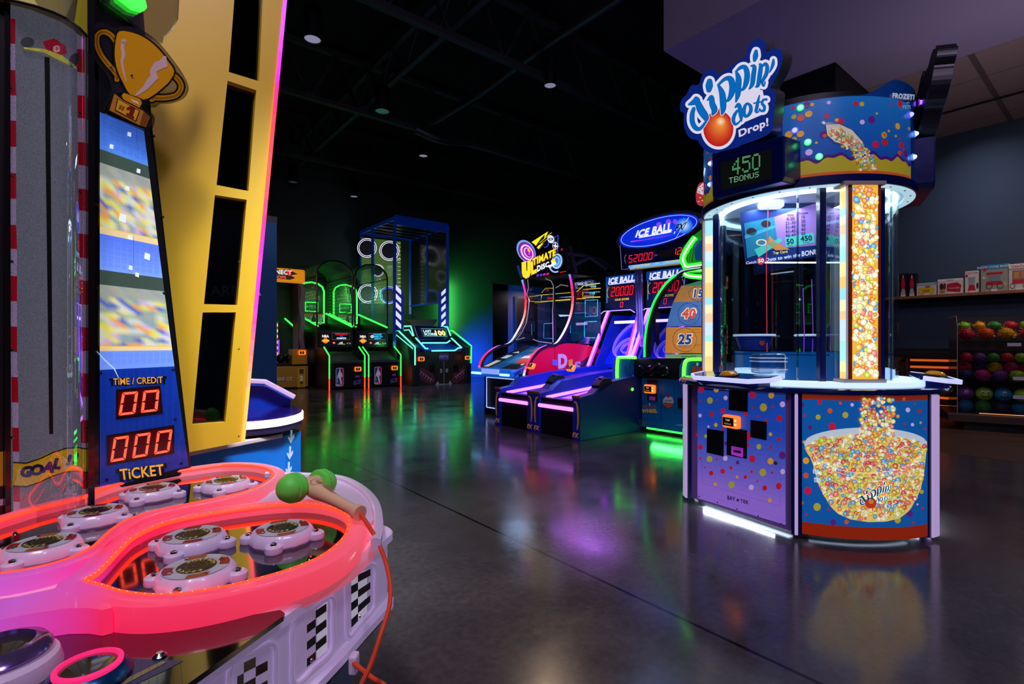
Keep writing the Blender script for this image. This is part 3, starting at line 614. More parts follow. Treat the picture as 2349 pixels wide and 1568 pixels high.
# chamber interior: mirrored core walls, dispensers, buckets, pay table
MIR = mat('dark_mirror', (70, 78, 90), .06, 1.0)
for k in range(3):
    a = 30+120*k; n = (pol(a, 1)-DC).normalized(); q = n.cross(Z)
    MB().obox(pol(a, .26, (CT+ZC)/2), n*.22, q*.004, Z*(ZC-CT)/2).build('divider_sheet', clear_mat('divider_acrylic', (175, 190, 205), .30, .02), T, world=True)
ringm(0, .605, ZC, ZC+.045).build('canopy_floor', mat('canopy_white', (225, 235, 240), .4, emit=.12, ecol=(200, 230, 245)), T, world=True)
ringm(.475, .515, ZC-.012, ZC-.001, 96).build('ceiling_light_ring', glow('ceiling_ring_light', (215, 248, 255), 5), T, world=True)
ringm(.545, .60, ZC-.006, ZC-.001, 96).build('ceiling_diffuser', glow('ceiling_diffuser', (190, 225, 240), .75), T, world=True)
for i in range(24): MB().lathe([(0, -.004), (.004, -.003), (.006, 0)], 8, pol(i*15+5, .575, ZC-.006)).build('ceiling_screw', CHROME, T, world=True)
area('candy_chamber_light', pol(-150, .3, ZC-.03), pol(-150, .3, 0), .3, (.85, .95, 1), 6)
area('candy_chamber_light', pol(-30, .3, ZC-.03), pol(-30, .3, 0), .3, (.85, .95, 1), 5)
shell(-230, 50, .40, CT, 1.0, 48, .004).build('inner_tray_wall', mat('tray_blue', (18, 95, 165), .3, emit=.22, ecol=(20, 110, 190)), T, world=True, smooth=True)
for a_ in (-150, -30, 90): MB().obox(pol(a_, .44, CT+.03), (pol(a_, 1)-DC).normalized()*.05, (pol(a_+90, 1)-DC).normalized()*.14, Z*.03).build('inner_light_box', glow('inner_light_box', (190, 220, 255), .8), T, world=True, bevel=.008)
def bucket(px, py, r, h, D, lab):
    c = P(px, py, D); t = thing('bead_bucket', lab, 'bucket', c, 0, 'blue buckets in the glass drum')
    MB().lathe([(0, 0), (r*.72, 0), (r*.95, h), (r*1.02, h), (r*1.02, h+.012), (r*.92, h+.012), (r*.68, .006), (0, .006)], 28).build('bucket_body', mat('bucket_blue', (20, 60, 165), .3), t, smooth=True)
    MB().tube([(r*math.cos(2*math.pi*k/28), r*math.sin(2*math.pi*k/28), h+.008) for k in range(28)], .008, 6, closed=True).build('bucket_rim', glow('rim_white', (190, 215, 240), .5), t)
    a = Art(lambda s, z, l=0: Vector((r*.86*math.sin(s/r)*(1+.0), -(r*.86+l)*math.cos(s/r), z)), .002); a.disc(.0, h*.55, .02, (230, 110, 60)); a.build('bucket_print', PRINT, t, world=False)
for (px, lab) in ((1730, 'blue white-rimmed bucket inside the drum, left'), (1872, 'blue white-rimmed bucket inside the drum, right of the first')):
    bucket(px, 802, .118, .085, 3.28, lab)
MB().lathe([(0, -.03), (.49, -.03), (.49, -.022), (0, -.022)], 48, Vector((DC.x, DC.y, P(0, 802, 3.28).z))).build('bucket_shelf', clear_mat('tinted_blue_acrylic', (150, 195, 235), .2), T, world=True)
c = P(1762, 856, 2.98); t = thing('measuring_cup', 'clear square plastic cup behind the left control console', 'cup', c)
MB().box(-.075, .075, -.06, .06, 0, .115).build('cup_body', clear_mat('cup_acrylic', (225, 235, 245), .28), t, bevel=.01)
for z in (.025, .07, .09): MB().tube([(-.078, -.062, z), (.078, -.062, z), (.078, .062, z), (-.078, .062, z)], .0025, 5, closed=True).build('cup_rib', glow('cup_edge', (200, 215, 255), .35), t)
m = MB().lathe([(0, -.035), (.062, -.035), (.075, -.025), (.075, -.004), (.06, 0), (0, 0)], 32, Vector((*P(1768, 460, 3.2).xy, ZC)))
d_ = m.build('dispenser_lamp', glow('dispenser_white', (225, 235, 255), 1.1), T, world=True, smooth=True)
MB().tube([P(1762, 478, 3.19), P(1758, 600, 3.19), P(1760, 852, 3.19)], .0022, 5).build('guide_string', glow('red_string', (220, 60, 80), .8), T, world=True)
b = MB(); b.tube([P(1755, 602, 3.22), P(1885, 602, 3.22)], .005, 6); b.build('led_bar', glow('led_bar_white', (215, 240, 255), 3), T, world=True)
for k, px in enumerate((1862, 1842)):
    MB().tube([P(px, 640+20*k, 3.2), P(px+3, 760, 3.2), P(px, 870, 3.2)], .003, 5).build('hose', mat('violet_tube', (130, 80, 200), .3, emit=.4), T, world=True)
MB().tube(crom([P(1897, 540, 3.2), P(1900, 600, 3.2), P(1884, 650, 3.2), P(1890, 720, 3.2), P(1892, 860, 3.2)]), .007, 8).build('cable', mat('white_cable', (200, 205, 215), .3), T, world=True, smooth=True)
m = MB(); m.bar(P(1893, 540, 3.3), P(1893, 800, 3.3), .05, .004); m.build('green_stripe', glow('lime_stripe', (120, 160, 20), .5), T, world=True)
# pay-table sheet
pt = plane_px(P(1790, 530, 3.24), (-.12, -1, -.12)); a = Art(pt, .0015)
sh = [pt(1697, 488), pt(1878, 449), pt(1899, 585), pt(1712, 606)]
MB().prism(sh, (0.002, .012, 0)).build('pay_table', mat('pay_table_blue', (22, 60, 150), .35), T, world=True)
a.poly([(1707, 512), (1776, 497), (1785, 566), (1714, 592)], (30, 120, 160)); a.poly([(1776, 497), (1871, 466), (1878, 562), (1785, 570)], (150, 115, 200)); a.lay = 2
a.poly([(1801, 543), (1866, 533), (1869, 556), (1803, 567)], (80, 195, 190)); a.disc(1724, 531, 12, (35, 28, 40), 9); a.disc(1757, 513, 11, (35, 28, 40), 8); a.poly([(1708, 540), (1780, 515), (1780, 522), (1709, 548)], (60, 150, 190))
a.poly([(1730, 572), (1790, 545), (1795, 552), (1740, 590)], (70, 190, 180)); a.ring(1747, 556, 9, 13, (230, 200, 170), .6); a.poly([(1765, 540), (1780, 555), (1812, 572), (1780, 574), (1760, 560)], (200, 130, 70)); a.lay = 3
for i, (l_, r_) in enumerate((('Dots', 'Tickets'), ('0-20', '10'), ('21-30', '20'), ('31-40', '30'), ('41-45', '40'), ('46-49', '50'))):
    y = 492+i*9.6; a.text(l_, 1814, y+3, 7 if i else 5, (30, 22, 70), .02, up=-1, rot=-.1); a.text(r_, 1843, y-1, 7 if i else 5, (30, 22, 70), .02, up=-1, rot=-.1)
a.text('50', 1813, 559, 12, (10, 40, 80), .03, up=-1, rot=-.1); a.text('450', 1850, 552, 12, (10, 40, 80), .03, up=-1, rot=-.1)
a.text('Dots', 1813, 565, 4, (10, 40, 80), up=-1, rot=-.1); a.text('Tickets', 1850, 558, 4, (10, 40, 80), up=-1, rot=-.1)
a.disc(1745, 598, 9, (200, 45, 60)); a.lay = 4; a.quadtext('50', ((1739, 603), (1752, 601), (1752, 592), (1739, 594)), (240, 240, 255), .03); a.quadtext('Catch', ((1711, 606), (1735, 603), (1735, 597), (1711, 600)), (225, 225, 245), .02)
a.quadtext('Dots to win the', ((1757, 600), (1835, 588), (1835, 580), (1757, 592)), (225, 225, 245), .02); a.quadtext('BONUS!', ((1839, 588), (1886, 581), (1886, 569), (1839, 576)), (235, 235, 250), .02); a.text('Tap Card', 1790, 581, 6, (240, 220, 120), .02, up=-1, rot=-.1)
a.build('pay_table_print', art_mat('pay_print', .55, .4), T)
# canopy band
r0 = .60; ZD0, ZD1 = ZC+.045, 2.405
ringm(r0-.01, r0+.012, ZC-.004, ZC+.045, 96).build('canopy_rim', NAVY, T, world=True, smooth=True)
ringm(0, .45, ZD1-.1, 2.50, 48).build('canopy_cap', mat('canopy_black', (22, 20, 22), .5), T, world=True, smooth=True)
shell(-180, 180, r0, ZD0, ZD1, 96).build('canopy_band', mat('panel_blue', (20, 90, 170), .25, coat=.6), T, world=True, smooth=True)
def topz(a): return 2.405+(.105*(.5-.5*math.cos(math.pi*max(0, min(1, (a+92)/25)))) if a < -67 else .105*(.5+.5*math.cos(math.pi*max(0, min(1, (a+48)/14)))))
m = MB(); N_ = 40
for i in range(N_+1):
    a = -92+(58)*i/N_; m.v += [pol(a, r0+.002, 2.40), pol(a, r0+.002, topz(a)), pol(a, r0-.01, topz(a)), pol(a, r0-.01, 2.40)]
for i in range(N_):
    for j in range(4): m.f.append((4*i+j, 4*i+(j+1) % 4, 4*i+4+(j+1) % 4, 4*i+4+j)); m.m.append(0)
m.build('canopy_crest', mat('panel_blue', (20, 90, 170), .25, coat=.6), T, world=True, smooth=True)
for k in range(3):
    b = Art(cyl_az(r0+.001), .0007)
    a0, a1 = -128+120*k, -55+120*k-6
    b.grid(a0, a1+6, ZD0, 2.40, None, 40, 4, 1, cfn=lambda a, z: (18+int(20*(z-1.97)), 60+int(110*(z-1.97)), 150+int(70*(z-1.97))))
    pts = lambda f: None
    for i in range(60):
        p0 = a0+(a1+6-a0)*i/60; p1 = a0+(a1+6-a0)*(i+1)/60
        wv = lambda p: 2.065+.012*math.sin(p*.35)+.008*math.sin(p*.8)
        b.poly([(p0, ZD0), (p1, ZD0), (p1, wv(p1)+.018), (p0, wv(p0)+.018)], (70, 22, 105), 2); b.poly([(p0, ZD0), (p1, ZD0), (p1, wv(p1)), (p0, wv(p0))], (165, 150, 40), 3); b.poly([(p0, ZD0), (p1, ZD0), (p1, ZD0+.018), (p0, ZD0+.018)], (190, 85, 35), 4)
    rnd = random.Random(5+k)
    for i in range(42):
        r = rnd.choice([.007, .01, .013, .018, .02]); b.disc(rnd.uniform(a0+1, a1+5), rnd.uniform(2.10, 2.385), r/r0*57.3, rnd.choice(DOTC), r, lay=5+i*.01)
    b.build('canopy_print', art_mat('canopy_print', .45, .3, .5), T)
# scoop pouring beads (print)
sp = cyl_px((DC.x, DC.y, 0), r0+.008); b = Art(sp, .0007)
b.poly([(1893, 284), (1900, 281), (1925, 283), (1955, 297), (1980, 325), (1988, 352), (1950, 336), (1915, 326), (1897, 310)], (215, 210, 205)); b.poly([(1890, 286), (1884, 281), (1889, 277), (1897, 283)], (225, 220, 215)); b.lay = 2
b.line([(1893, 284), (1925, 283), (1955, 297), (1980, 325), (1988, 352)], 1.6, (60, 50, 50)); b.line([(1893, 284), (1897, 310), (1915, 326), (1950, 336), (1972, 345)], 1.8, (60, 50, 50))
rnd = random.Random(3)
for i in range(330):
    t_ = rnd.random()**.8; cx = 1915+85*t_-6*t_*t_+0; cy = 300+ (90*t_*t_ if t_ > .5 else 45*t_); wd = 10+9*t_; x = 1912+t_*84+rnd.uniform(-1, 1)*wd; y = 300+t_*30+(t_**2)*52+rnd.uniform(-1, 1)*(9+4*t_)
    if y > 392: continue
    b.ballp(x, y, rnd.uniform(2.0, 4.2), rnd.choice(BEAD+[(90, 170, 110)]), 3+i*.01, up=-1)
b.text('FROZETI', 2072, 226, 11, (210, 225, 240), .05, lay=3, up=-1, rot=.08, sx=.8); b.text('the', 2083, 237, 4, (210, 225, 240), lay=3, up=-1); b.text('YETI', 2079, 249, 8, (190, 205, 230), .0, lay=3, up=-1, sx=.9)
b.build('scoop_print', art_mat('scoop_print', .35, .35), T)
for (px, py, c, k) in ((1836, 247, 'green', 1), (1853, 326, 'green', 1), (1879, 359, 'green', 1), (1823, 299, 'violet', 1), (1817, 359, 'violet', 1), (2109, 235, 'purple', 1), (2088, 263, 'violet', 1), (2099, 307, 'ice', 1), (2095, 360, 'ice', 1), (1630, 375, 'ice', 1), (1629, 423, 'ice', 1)):
    col = {'green': (90, 255, 140), 'violet': (110, 110, 255), 'purple': (130, 70, 255), 'ice': (130, 170, 255)}[c]
    p = sp(px, py); n = (p-Vector((DC.x, DC.y, p.z))).normalized()
    MB().lathe([(.013, 0), (.013, .006), (.010, .013), (.004, .017), (0, .018)], 14, p, n).build('bulb', glow('bulb_'+c, col, 4), T, world=True, smooth=True)
    MB().lathe([(.013, -.004), (.019, -.004), (.019, .002), (.013, .003)], 16, p, n).build('bulb_collar', glow('collar_'+c, col, .5), T, world=True, smooth=True)
# ---- marquee signs (three, one over each door)
SA = -151.75+1.75; n0 = Vector((math.cos(R(-150)), math.sin(R(-150)), 0)); tl = R(9)
n1 = n0*math.cos(tl)-Z*math.sin(tl); so = Vector((DC.x, DC.y, 2.2))+n0*.665
sg = plane_px(so, n1)
X_ = lambda c: 1550+c/6.03; Y_ = lambda c: 80+c/6.03
fz = lambda a, b, l=0: sg(X_(a), Y_(b), l)
OUT = [(58, 1000), (75, 905), (150, 820), (215, 700), (320, 685), (360, 570), (440, 490), (530, 475), (598, 540), (700, 475), (860, 360), (965, 300), (990, 190), (1060, 90), (1150, 52), (1230, 90), (1255, 190), (1250, 245), (1330, 195), (1410, 188), (1475, 240), (1482, 330), (1440, 480), (1370, 610), (1312, 735), (1375, 780), (1385, 850), (1360, 1100), (1345, 1260), (1310, 1350), (1150, 1440), (900, 1530), (760, 1620), (600, 1655), (430, 1610), (340, 1520), (300, 1455), (200, 1430), (130, 1320), (108, 1180), (115, 1085), (70, 1060)]
ol = [(p.x, p.y) for p in crom([(a, b, 0) for a, b in OUT], 3, True)]
front = [fz(a, b) for a, b in ol]
def rotz(v, k): return Vector((DC.x, DC.y, 0))+Matrix.Rotation(R(120*k), 3, 'Z') @ (v-Vector((DC.x, DC.y, 0)))
def strokes():
    return [([(285, 885), (345, 1030), (410, 1130), (425, 1180)], [32, 50, 46, 14]), ([(185, 960), (245, 935), (290, 905)], [12, 34, 45]), ([(250, 1020), (228, 1100), (232, 1210), (280, 1290), (345, 1290), (420, 1195)], [22, 30, 32, 30, 20, 12]),
            ([(445, 900), (495, 860), (505, 950), (535, 1035), (505, 1105)], [10, 27, 38, 40, 9]), ([(470, 640), (464, 700), (458, 760)], [34, 48, 34]),
            ([(590, 695), (640, 800), (655, 930), (655, 1030), (636, 1100)], [14, 38, 42, 34, 7]), ([(590, 690), (680, 610), (755, 610), (785, 700), (775, 800), (735, 890), (690, 920)], [12, 22, 38, 42, 38, 22, 10]),
            ([(835, 505), (868, 600), (866, 720), (858, 830), (832, 925)], [12, 36, 38, 32, 8]), ([(840, 500), (900, 450), (960, 450), (988, 540), (976, 650), (940, 740), (890, 770)], [10, 22, 30, 36, 34, 20, 10]),
            ([(1045, 430), (1088, 440), (1075, 560), (1058, 680), (1018, 745)], [9, 24, 30, 27, 8]), ([(1112, 225), (1104, 290), (1090, 350)], [20, 34, 20]),
            ([(1160, 405), (1178, 430), (1162, 560), (1140, 690), (1108, 718)], [9, 24, 28, 24, 8]), ([(1195, 440), (1240, 400), (1266, 450), (1252, 540), (1215, 610), (1196, 665), (1218, 705), (1236, 650)], [9, 20, 24, 24, 20, 14, 10, 6]),
            ([(1352, 345), (1346, 400), (1326, 460), (1298, 520)], [12, 20, 15, 4]),
            ([(825, 1000), (870, 965), (892, 1040), (903, 1120), (908, 1190)], [9, 24, 28, 26, 8]), ([(850, 1050), (812, 1110), (797, 1180), (822, 1235), (872, 1210), (900, 1170)], [14, 20, 22, 16, 9, 6]),
            ([(990, 945), (1032, 980), (1038, 1050), (1003, 1110), (958, 1122), (944, 1050), (960, 980), (990, 945)], [11, 20, 22, 18, 18, 22, 18, 11]),
            ([(1158, 838), (1138, 920), (1122, 1000), (1110, 1058), (1140, 1066), (1160, 1020)], [6, 17, 20, 16, 7, 4]), ([(1082, 945), (1175, 925)], [7, 7]),
            ([(1255, 892), (1210, 900), (1196, 950), (1226, 990), (1220, 1042), (1180, 1050), (1163, 1020)], [14, 12, 16, 18, 16, 12, 5])]
def marquee(k):
    f3 = [rotz(p, k) for p in front]; nn = Matrix.Rotation(R(120*k), 3, 'Z') @ n1
    s = MB().prism(f3, -nn*.085).build('marquee_sign', mat('sign_case_metal', (120, 118, 120), .35, .7) if k == 0 else BLACKM, T, world=True)
    fn = (lambda a, b, l=0: rotz(fz(a, b, l), k))
    a = Art(fn, .0008); a.poly(ol, (10, 35, 120), 1)
    st = strokes()
    for p, r in st: a.brush(p, r, (225, 220, 245), 42, 12, 2)
    a.disc(590, 1295, 245, (225, 220, 245), 290, 40, 2)
    a.poly([(300, 1000), (600, 650), (1000, 700), (1250, 950), (1250, 1080), (850, 1250), (450, 1200)], (225, 220, 245), 2)
    n_ = 16
    for i in range(n_):
        q = i/(n_-1); c = [int(x*(1-q)+y*q) for x, y in zip((190, 28, 22), (245, 150, 60))]
        a.disc(590+30*q, 1295-75*q, 208*(1-q*.8), tuple(c), 248*(1-q*.82), 40, 3+i*.05)
    a.brush([(605, 1020), (585, 1090)], [6, 40], (225, 80, 30), 0, 12, 3)
    for i in range(8): q = i/7; a.disc(622, 1200, 62*(1-q), (int(245+8*q), int(160+75*q), int(80+150*q)), 58*(1-q)+4, 20, 4+i*.05)
    for p, r in st: a.brush(p, r, (225, 220, 245), 14, 12, 5)
    a.poly([(700, 980), (760, 900), (1000, 760), (1200, 760), (1240, 950), (1200, 1080), (1000, 1130), (800, 1020)], (225, 220, 245), 4.9)
    for p, r in st: a.brush(p, r, (10, 50, 100), 4, 12, 6)
    for p, r in st: a.brush([(x-2, y-2) for x, y in p], r, (8, 105, 190), .6, 12, 7)
    a.quadtext('Drop!', ((880, 1445), (1285, 1290), (1278, 1140), (865, 1315)), (225, 215, 245), .03, 5)
    a.text('R', 1232, 1075, 22, (40, 60, 90), up=-1, lay=6)
    a.build('sign_face', art_mat('marquee_print', .9, .3, base=0), s)
    # ticket display under the sign
    q = [(1637, 360), (1795, 316), (1797, 408), (1793, 418), (1640, 455), (1634, 447)] if k == 0 else None
    P0 = Vector((DC.x, DC.y, 0))+n0*.672; dp = plane_px(P0, n0)
    body = [rotz(dp(x, y), k) for x, y in ((1633, 352), (1798, 310), (1799, 404), (1792, 416), (1642, 457), (1634, 450))]; nb = Matrix.Rotation(R(120*k), 3, 'Z') @ n0
    MB().prism(body, -nb*.16).build('score_display', NAVY, T, world=True, bevel=.006)
    a = Art(lambda x, y, l=0: rotz(dp(x, y, l), k), .0015); a.poly([(1652, 373), (1770, 341), (1770, 411), (1654, 436)], (10, 12, 12))
    a.lay = 2; g = (120, 235, 150)
    a.dots('450', ((1679, 403), (1744, 388), (1744, 350), (1680, 364)), g); a.dots('T BONUS' if False else 'TBONUS', ((1672, 421), (1741, 405), (1741, 393), (1672, 408)), (150, 220, 165))
    a.build('score_leds', art_mat('score_leds', .8, .3), T)
for k in range(3): marquee(k)
# ---- control consoles
def console(k):
    A0 = -151.75+120*k; n = (pol(A0, 1)-DC).normalized(); t_ = n.cross(Z)*-1; t_ = -t_ if k == 99 else t_
    tilt = .10; up = (Z+n*.12).normalized(); f = (n-Z*.12).normalized(); c = pol(A0, .675, .862)
    w2 = .27
    o = MB().prism([c-t_*w2-f*.085, c+t_*w2-f*.085, c+t_*w2*1.02+f*.03, c+t_*w2*.7+f*.10, c-t_*w2*.7+f*.10, c-t_*w2*1.02+f*.03], -up*.022).build('control_console', mat('console_navy', (14, 40, 120), .12, coat=.8), T, world=True, bevel=.004)
    MB().prism([c-t_*w2*.8-f*.05-up*.022, c+t_*w2*.8-f*.05-up*.022, c+t_*w2*.8+f*.055-up*.022, c-t_*w2*.8+f*.055-up*.022], -Z*.035).build('console_base', mat('console_blue', (40, 60, 190), .3), o, world=True)
    pa = [c-t_*w2-f*.07, c-t_*w2*1.02+f*.03, c-t_*w2*.7+f*.105, c+t_*w2*.7+f*.105, c+t_*w2*1.02+f*.03, c+t_*w2-f*.07]
    MB().sweep([p-up*.011 for p in pa], [(-.008, -.013), (.008, -.013), (.008, .013), (-.008, .013)], up=up).build('console_light_edge', glow('console_edge', (205, 210, 255), .85), o, world=True, bevel=.003)
    MB().lathe([(.058, 0), (.058, .006), (.05, .008)], 28, c+f*.02, up).build('button_collar', BLACKM, o, world=True, smooth=True)
    MB().lathe([(.05, .004), (.048, .015), (.036, .026), (.018, .031), (0, .032)], 28, c+f*.02, up).build('big_button', mat('amber_button', (215, 150, 20), .12, coat=1, emit=.15, ecol=(220, 130, 10)), o, world=True, smooth=True)
    a = Art(frame_fn(c, t_, f, up), .001); st = [(-.10+.02*math.cos(.3+i*math.pi/5)*(1 if i % 2 == 0 else .45), .04+.02*math.sin(.3+i*math.pi/5)*(1 if i % 2 == 0 else .45)) for i in range(10)]
    a.poly(st, (60, 230, 100)); a.build('star_sticker', LIT, o)
for k in range(3): console(k)
# ---- door print and fittings
dn = (pol(-151.75, 1)-DC).normalized(); dm = (pol(-123, .735)+pol(-180.5, .735))/2
dp = plane_px(dm-dn*.002, dn); a = Art(dp, .0007)
YB = lambda x: 1145+(x-1598)*.30
def lerpc(c1, c2, q): q = max(0, min(1, q)); return tuple(c1[i]*(1-q)+c2[i]*q for i in range(3))
for i in range(10):
    for j in range(24):
        x0, x1 = 1600+i*20.2, 1600+(i+1)*20.2
        def yy(x, q): t = 893+(x-1600)*.06; b_ = 1142+(x-1600)*.305; return t+(b_-t)*q
        c = lerpc((30, 75, 185), (150, 110, 215), (j/24-.25)*1.7)
        a.poly([(x0, yy(x0, j/24)), (x1, yy(x1, j/24)), (x1, yy(x1, (j+1)/24)), (x0, yy(x0, (j+1)/24))], c, 1)
S8 = lambda x, y: (1540+x/3.409, 840+y/3.409)
for i, (x, y, r, c) in enumerate([(233, 180, 24, 0), (351, 182, 20, 1), (302, 266, 24, 2), (424, 246, 17, 4), (230, 270, 8, 3), (316, 374, 18, 3), (405, 347, 20, 0), (224, 384, 14, 4), (540, 170, 18, 2), (636, 222, 27, 0), (781, 226, 24, 1), (720, 320, 30, 2), (869, 296, 22, 4), (632, 322, 9, 3), (792, 314, 8, 3), (845, 407, 24, 3), (738, 436, 17, 3), (583, 370, 16, 3), (348, 457, 15, 1), (290, 470, 9, 4), (400, 489, 11, 3), (200, 535, 12, 3), (270, 545, 14, 2), (227, 630, 20, 0), (429, 602, 16, 5), (600, 615, 12, 3), (684, 627, 20, 2), (776, 633, 12, 3), (775, 530, 14, 1), (840, 569, 15, 3), (867, 695, 28, 5), (299, 724, 24, 2), (355, 726, 8, 3), (422, 718, 19, 4), (226, 720, 9, 3), (518, 751, 14, 5), (632, 722, 27, 0), (775, 741, 24, 1), (715, 829, 28, 2), (466, 793, 13, 3), (401, 819, 19, 0), (311, 834, 18, 3), (514, 863, 11, 1), (578, 865, 14, 3), (628, 821, 11, 3), (787, 831, 9, 3), (870, 822, 20, 4), (343, 920, 13, 1), (470, 925, 25, 2), (625, 945, 20, 4), (672, 898, 8, 3), (730, 950, 20, 3), (840, 935, 24, 3), (770, 1046, 16, 1), (263, 790, 7, 3), (361, 262, 7, 3), (676, 392, 8, 3), (600, 545, 30, 0)]):
    p = S8(x, y); a.disc(p[0], p[1], r/3.6, DOTC[c], r/3.2, lay=2+i*.01)
a.line([S8(*p) for p in ((240, 335), (858, 425), (850, 1092), (240, 910))], .7, (90, 70, 160), 3, closed=True)
a.quadtext('BAY', (S8(438, 1040), S8(500, 1052), S8(500, 1020), S8(438, 1008)), (40, 24, 60), .03, 3); a.quadtext('TEK', (S8(540, 1062), S8(606, 1080), S8(606, 1050), S8(540, 1034)), (40, 24, 60), .03, 3)
cx, cy = S8(520, 1045); a.poly([(cx+4.6*math.cos(-math.pi/2+i*math.pi/5)*(1 if i % 2 == 0 else .42), cy+5.4*math.sin(-math.pi/2+i*math.pi/5)*(1 if i % 2 == 0 else .42)) for i in range(10)], (60, 20, 40), 3)
a.line([S8(195, 985), S8(895, 1205)], .8, (140, 95, 190), 3)
for p in ((217, 1016), (360, 1064), (513, 1114), (679, 1169), (858, 1229)): q = S8(*p); a.disc(q[0], q[1], 1.6, (30, 20, 40), lay=3)
a.build('door_print', art_mat('door_print', .55, .35), T)  # self-glow added to the ink to brighten the door
def plate(q, nm, m_, th=.006): return MB().prism([dp(*S8(*p)) for p in q], dn*th).build(nm, m_, T, world=True)
BB = mat('bezel_black', (12, 11, 14), .35)
sp_ = plate(((455, 188), (600, 202), (598, 356), (453, 340)), 'speaker_grille', BB)
a = Art(dp, .001); a.lay = 7
for i in range(6):
    for j in range(8): q = S8(492+i*14+j*1, 214+j*13+i*1.5); a.disc(q[0], q[1], .9, (2, 2, 2), n=6)
a.build('grille_holes', PRINT, sp_)
plate(((284, 486), (411, 505), (411, 702), (281, 672)), 'ticket_door', BB); tl_ = plate(((440, 470), (594, 500), (592, 722), (437, 690)), 'ticket_dispenser', BB); plate(((624, 418), (748, 434), (746, 576), (622, 552)), 'bill_plate', BB)
a = Art(dp, .001); a.lay = 8; a.poly([S8(*p) for p in ((470, 622), (562, 640), (560, 712), (468, 688))], (190, 60, 220)); a.lay = 9; a.poly([S8(*p) for p in ((485, 650), (545, 660), (545, 682), (485, 670))], (40, 15, 50)); a.quadtext('TICKETS', (S8(478, 642), S8(556, 656), S8(556, 644), S8(478, 630)), (60, 10, 80), .02); a.build('ticket_label', art_mat('label_print', .5), tl_)
MB().lathe([(.0, .006), (.010, .006), (.013, 0)], 16, dp(*S8(819, 755)), dn).build('door_lock', CHROME, T, world=True)
card_reader(T, dp(*S8(487, 430)), dn.cross(Z)*-1, dn, .93)
# ---- curved front print: bowl of beads
cp = cyl_px((DC.x, DC.y, 0), .743); az = cyl_az(.743); b = Art(az, .0007)
b.grid(-119.5, -67.5, ZB, ZT, (18, 92, 170), 40, 1, 1); b.grid(-119.5, -67.5, ZB, ZB+.065, (150, 38, 14), 40, 1, 2); b.grid(-119.5, -67.5, ZT-.022, ZT, (150, 45, 30), 40, 1, 2)
b.build('front_print', art_mat('front_print', .6, .15, .8), T)  # glow in the ink stands in for light falling on the panel
b = Art(cp, .0007)
for i, (x, y, r, c) in enumerate([(1018, 300, 22, 5), (1160, 280, 18, 0), (1240, 347, 20, 6), (1322, 288, 11, 6), (1361, 380, 24, 2), (1414, 300, 14, 4), (1043, 383, 11, 3), (1148, 396, 20, 2), (1258, 470, 30, 0), (1085, 477, 18, 5), (1175, 575, 12, 3), (1850, 340, 18, 4), (1903, 290, 7, 3), (1940, 348, 14, 3), (1950, 440, 10, 2), (1886, 455, 13, 4), (1825, 448, 9, 3), (1984, 488, 8, 3), (1038, 590, 12, 1), (1053, 737, 25, 1), (1053, 852, 22, 6), (1068, 972, 30, 0), (1025, 1066, 12, 6), (1140, 1098, 30, 2), (1056, 1158, 10, 3), (1265, 1218, 24, 5), (1370, 1215, 18, 6), (1232, 1118, 9, 3), (1965, 1108, 9, 3), (1865, 1150, 24, 5), (1925, 1078, 8, 4), (1770, 1200, 26, 2), (1958, 980, 16, 2), (1772, 390, 14, 1), (1895, 1222, 10, 3), (1820, 255, 14, 6)]):
    p = S8(x, y); b.disc(p[0], p[1], r/3.5, DOTC[c], r/3.3, lay=2+i*.01)
bowl = [S8(*p) for p in ((1038, 600), (1042, 640), (1070, 690), (1100, 730), (1125, 830), (1150, 930), (1190, 1000), (1240, 1090), (1300, 1150), (1400, 1195), (1540, 1217), (1680, 1213), (1790, 1185), (1870, 1120), (1910, 1040), (1945, 980), (1975, 850), (1985, 720), (2000, 620), (2000, 590))]
top = [S8(1519+481*math.cos(t), 600-122*math.sin(t)) for t in [math.pi*i/20 for i in range(1, 20)]]
# fill as thin strips so the print follows the curve
def inside(x, y, poly):
    c = False; n = len(poly)
    for i in range(n):
        x1, y1 = poly[i]; x2, y2 = poly[(i+1) % n]
        if (y1 > y) != (y2 > y) and x < (x2-x1)*(y-y1)/(y2-y1)+x1: c = not c
    return c
full = bowl+top
def span(x, poly):
    ys = []; n = len(poly)
    for i in range(n):
        (x1, y1), (x2, y2) = poly[i], poly[(i+1) % n]
        if (x1 > x) != (x2 > x): ys.append(y1+(y2-y1)*(x-x1)/(x2-x1))
    return (min(ys), max(ys)) if len(ys) > 1 else None
def stripfill(art, poly, col, lay, n=40):
    xs = [p[0] for p in poly]; x0, x1 = min(xs)+.2, max(xs)-.2
    for i in range(n):
        a_, c_ = x0+(x1-x0)*i/n, x0+(x1-x0)*(i+1)/n; s1, s2 = span(a_, poly), span(c_, poly)
        if s1 and s2: art.poly([(a_, s1[0]), (c_, s2[0]), (c_, s2[1]), (a_, s1[1])], col, lay)
stripfill(b, full, (190, 205, 215), 3)
content = bowl[1:-1]+[S8(1519+440*math.cos(t), 625-90*math.sin(t)) for t in [math.pi*i/16 for i in range(0, 17)]]
stripfill(b, content, (225, 200, 110), 4)
rnd = random.Random(21); n = 0; pts = []
for i in range(1500):
    x = rnd.uniform(1846, 2126); y = rnd.uniform(985, 1196); r = rnd.uniform(3.2, 7.2)
    if inside(x-r*.5, y, content) and inside(x+r*.5, y, content) and inside(x, y+r, content): pts.append((y, x, r))
pts.sort()
for i, (y, x, r) in enumerate(pts[:1400]): b.ballp(x, y, r, rnd.choice(BEAD), 5+i*.002, up=-1)
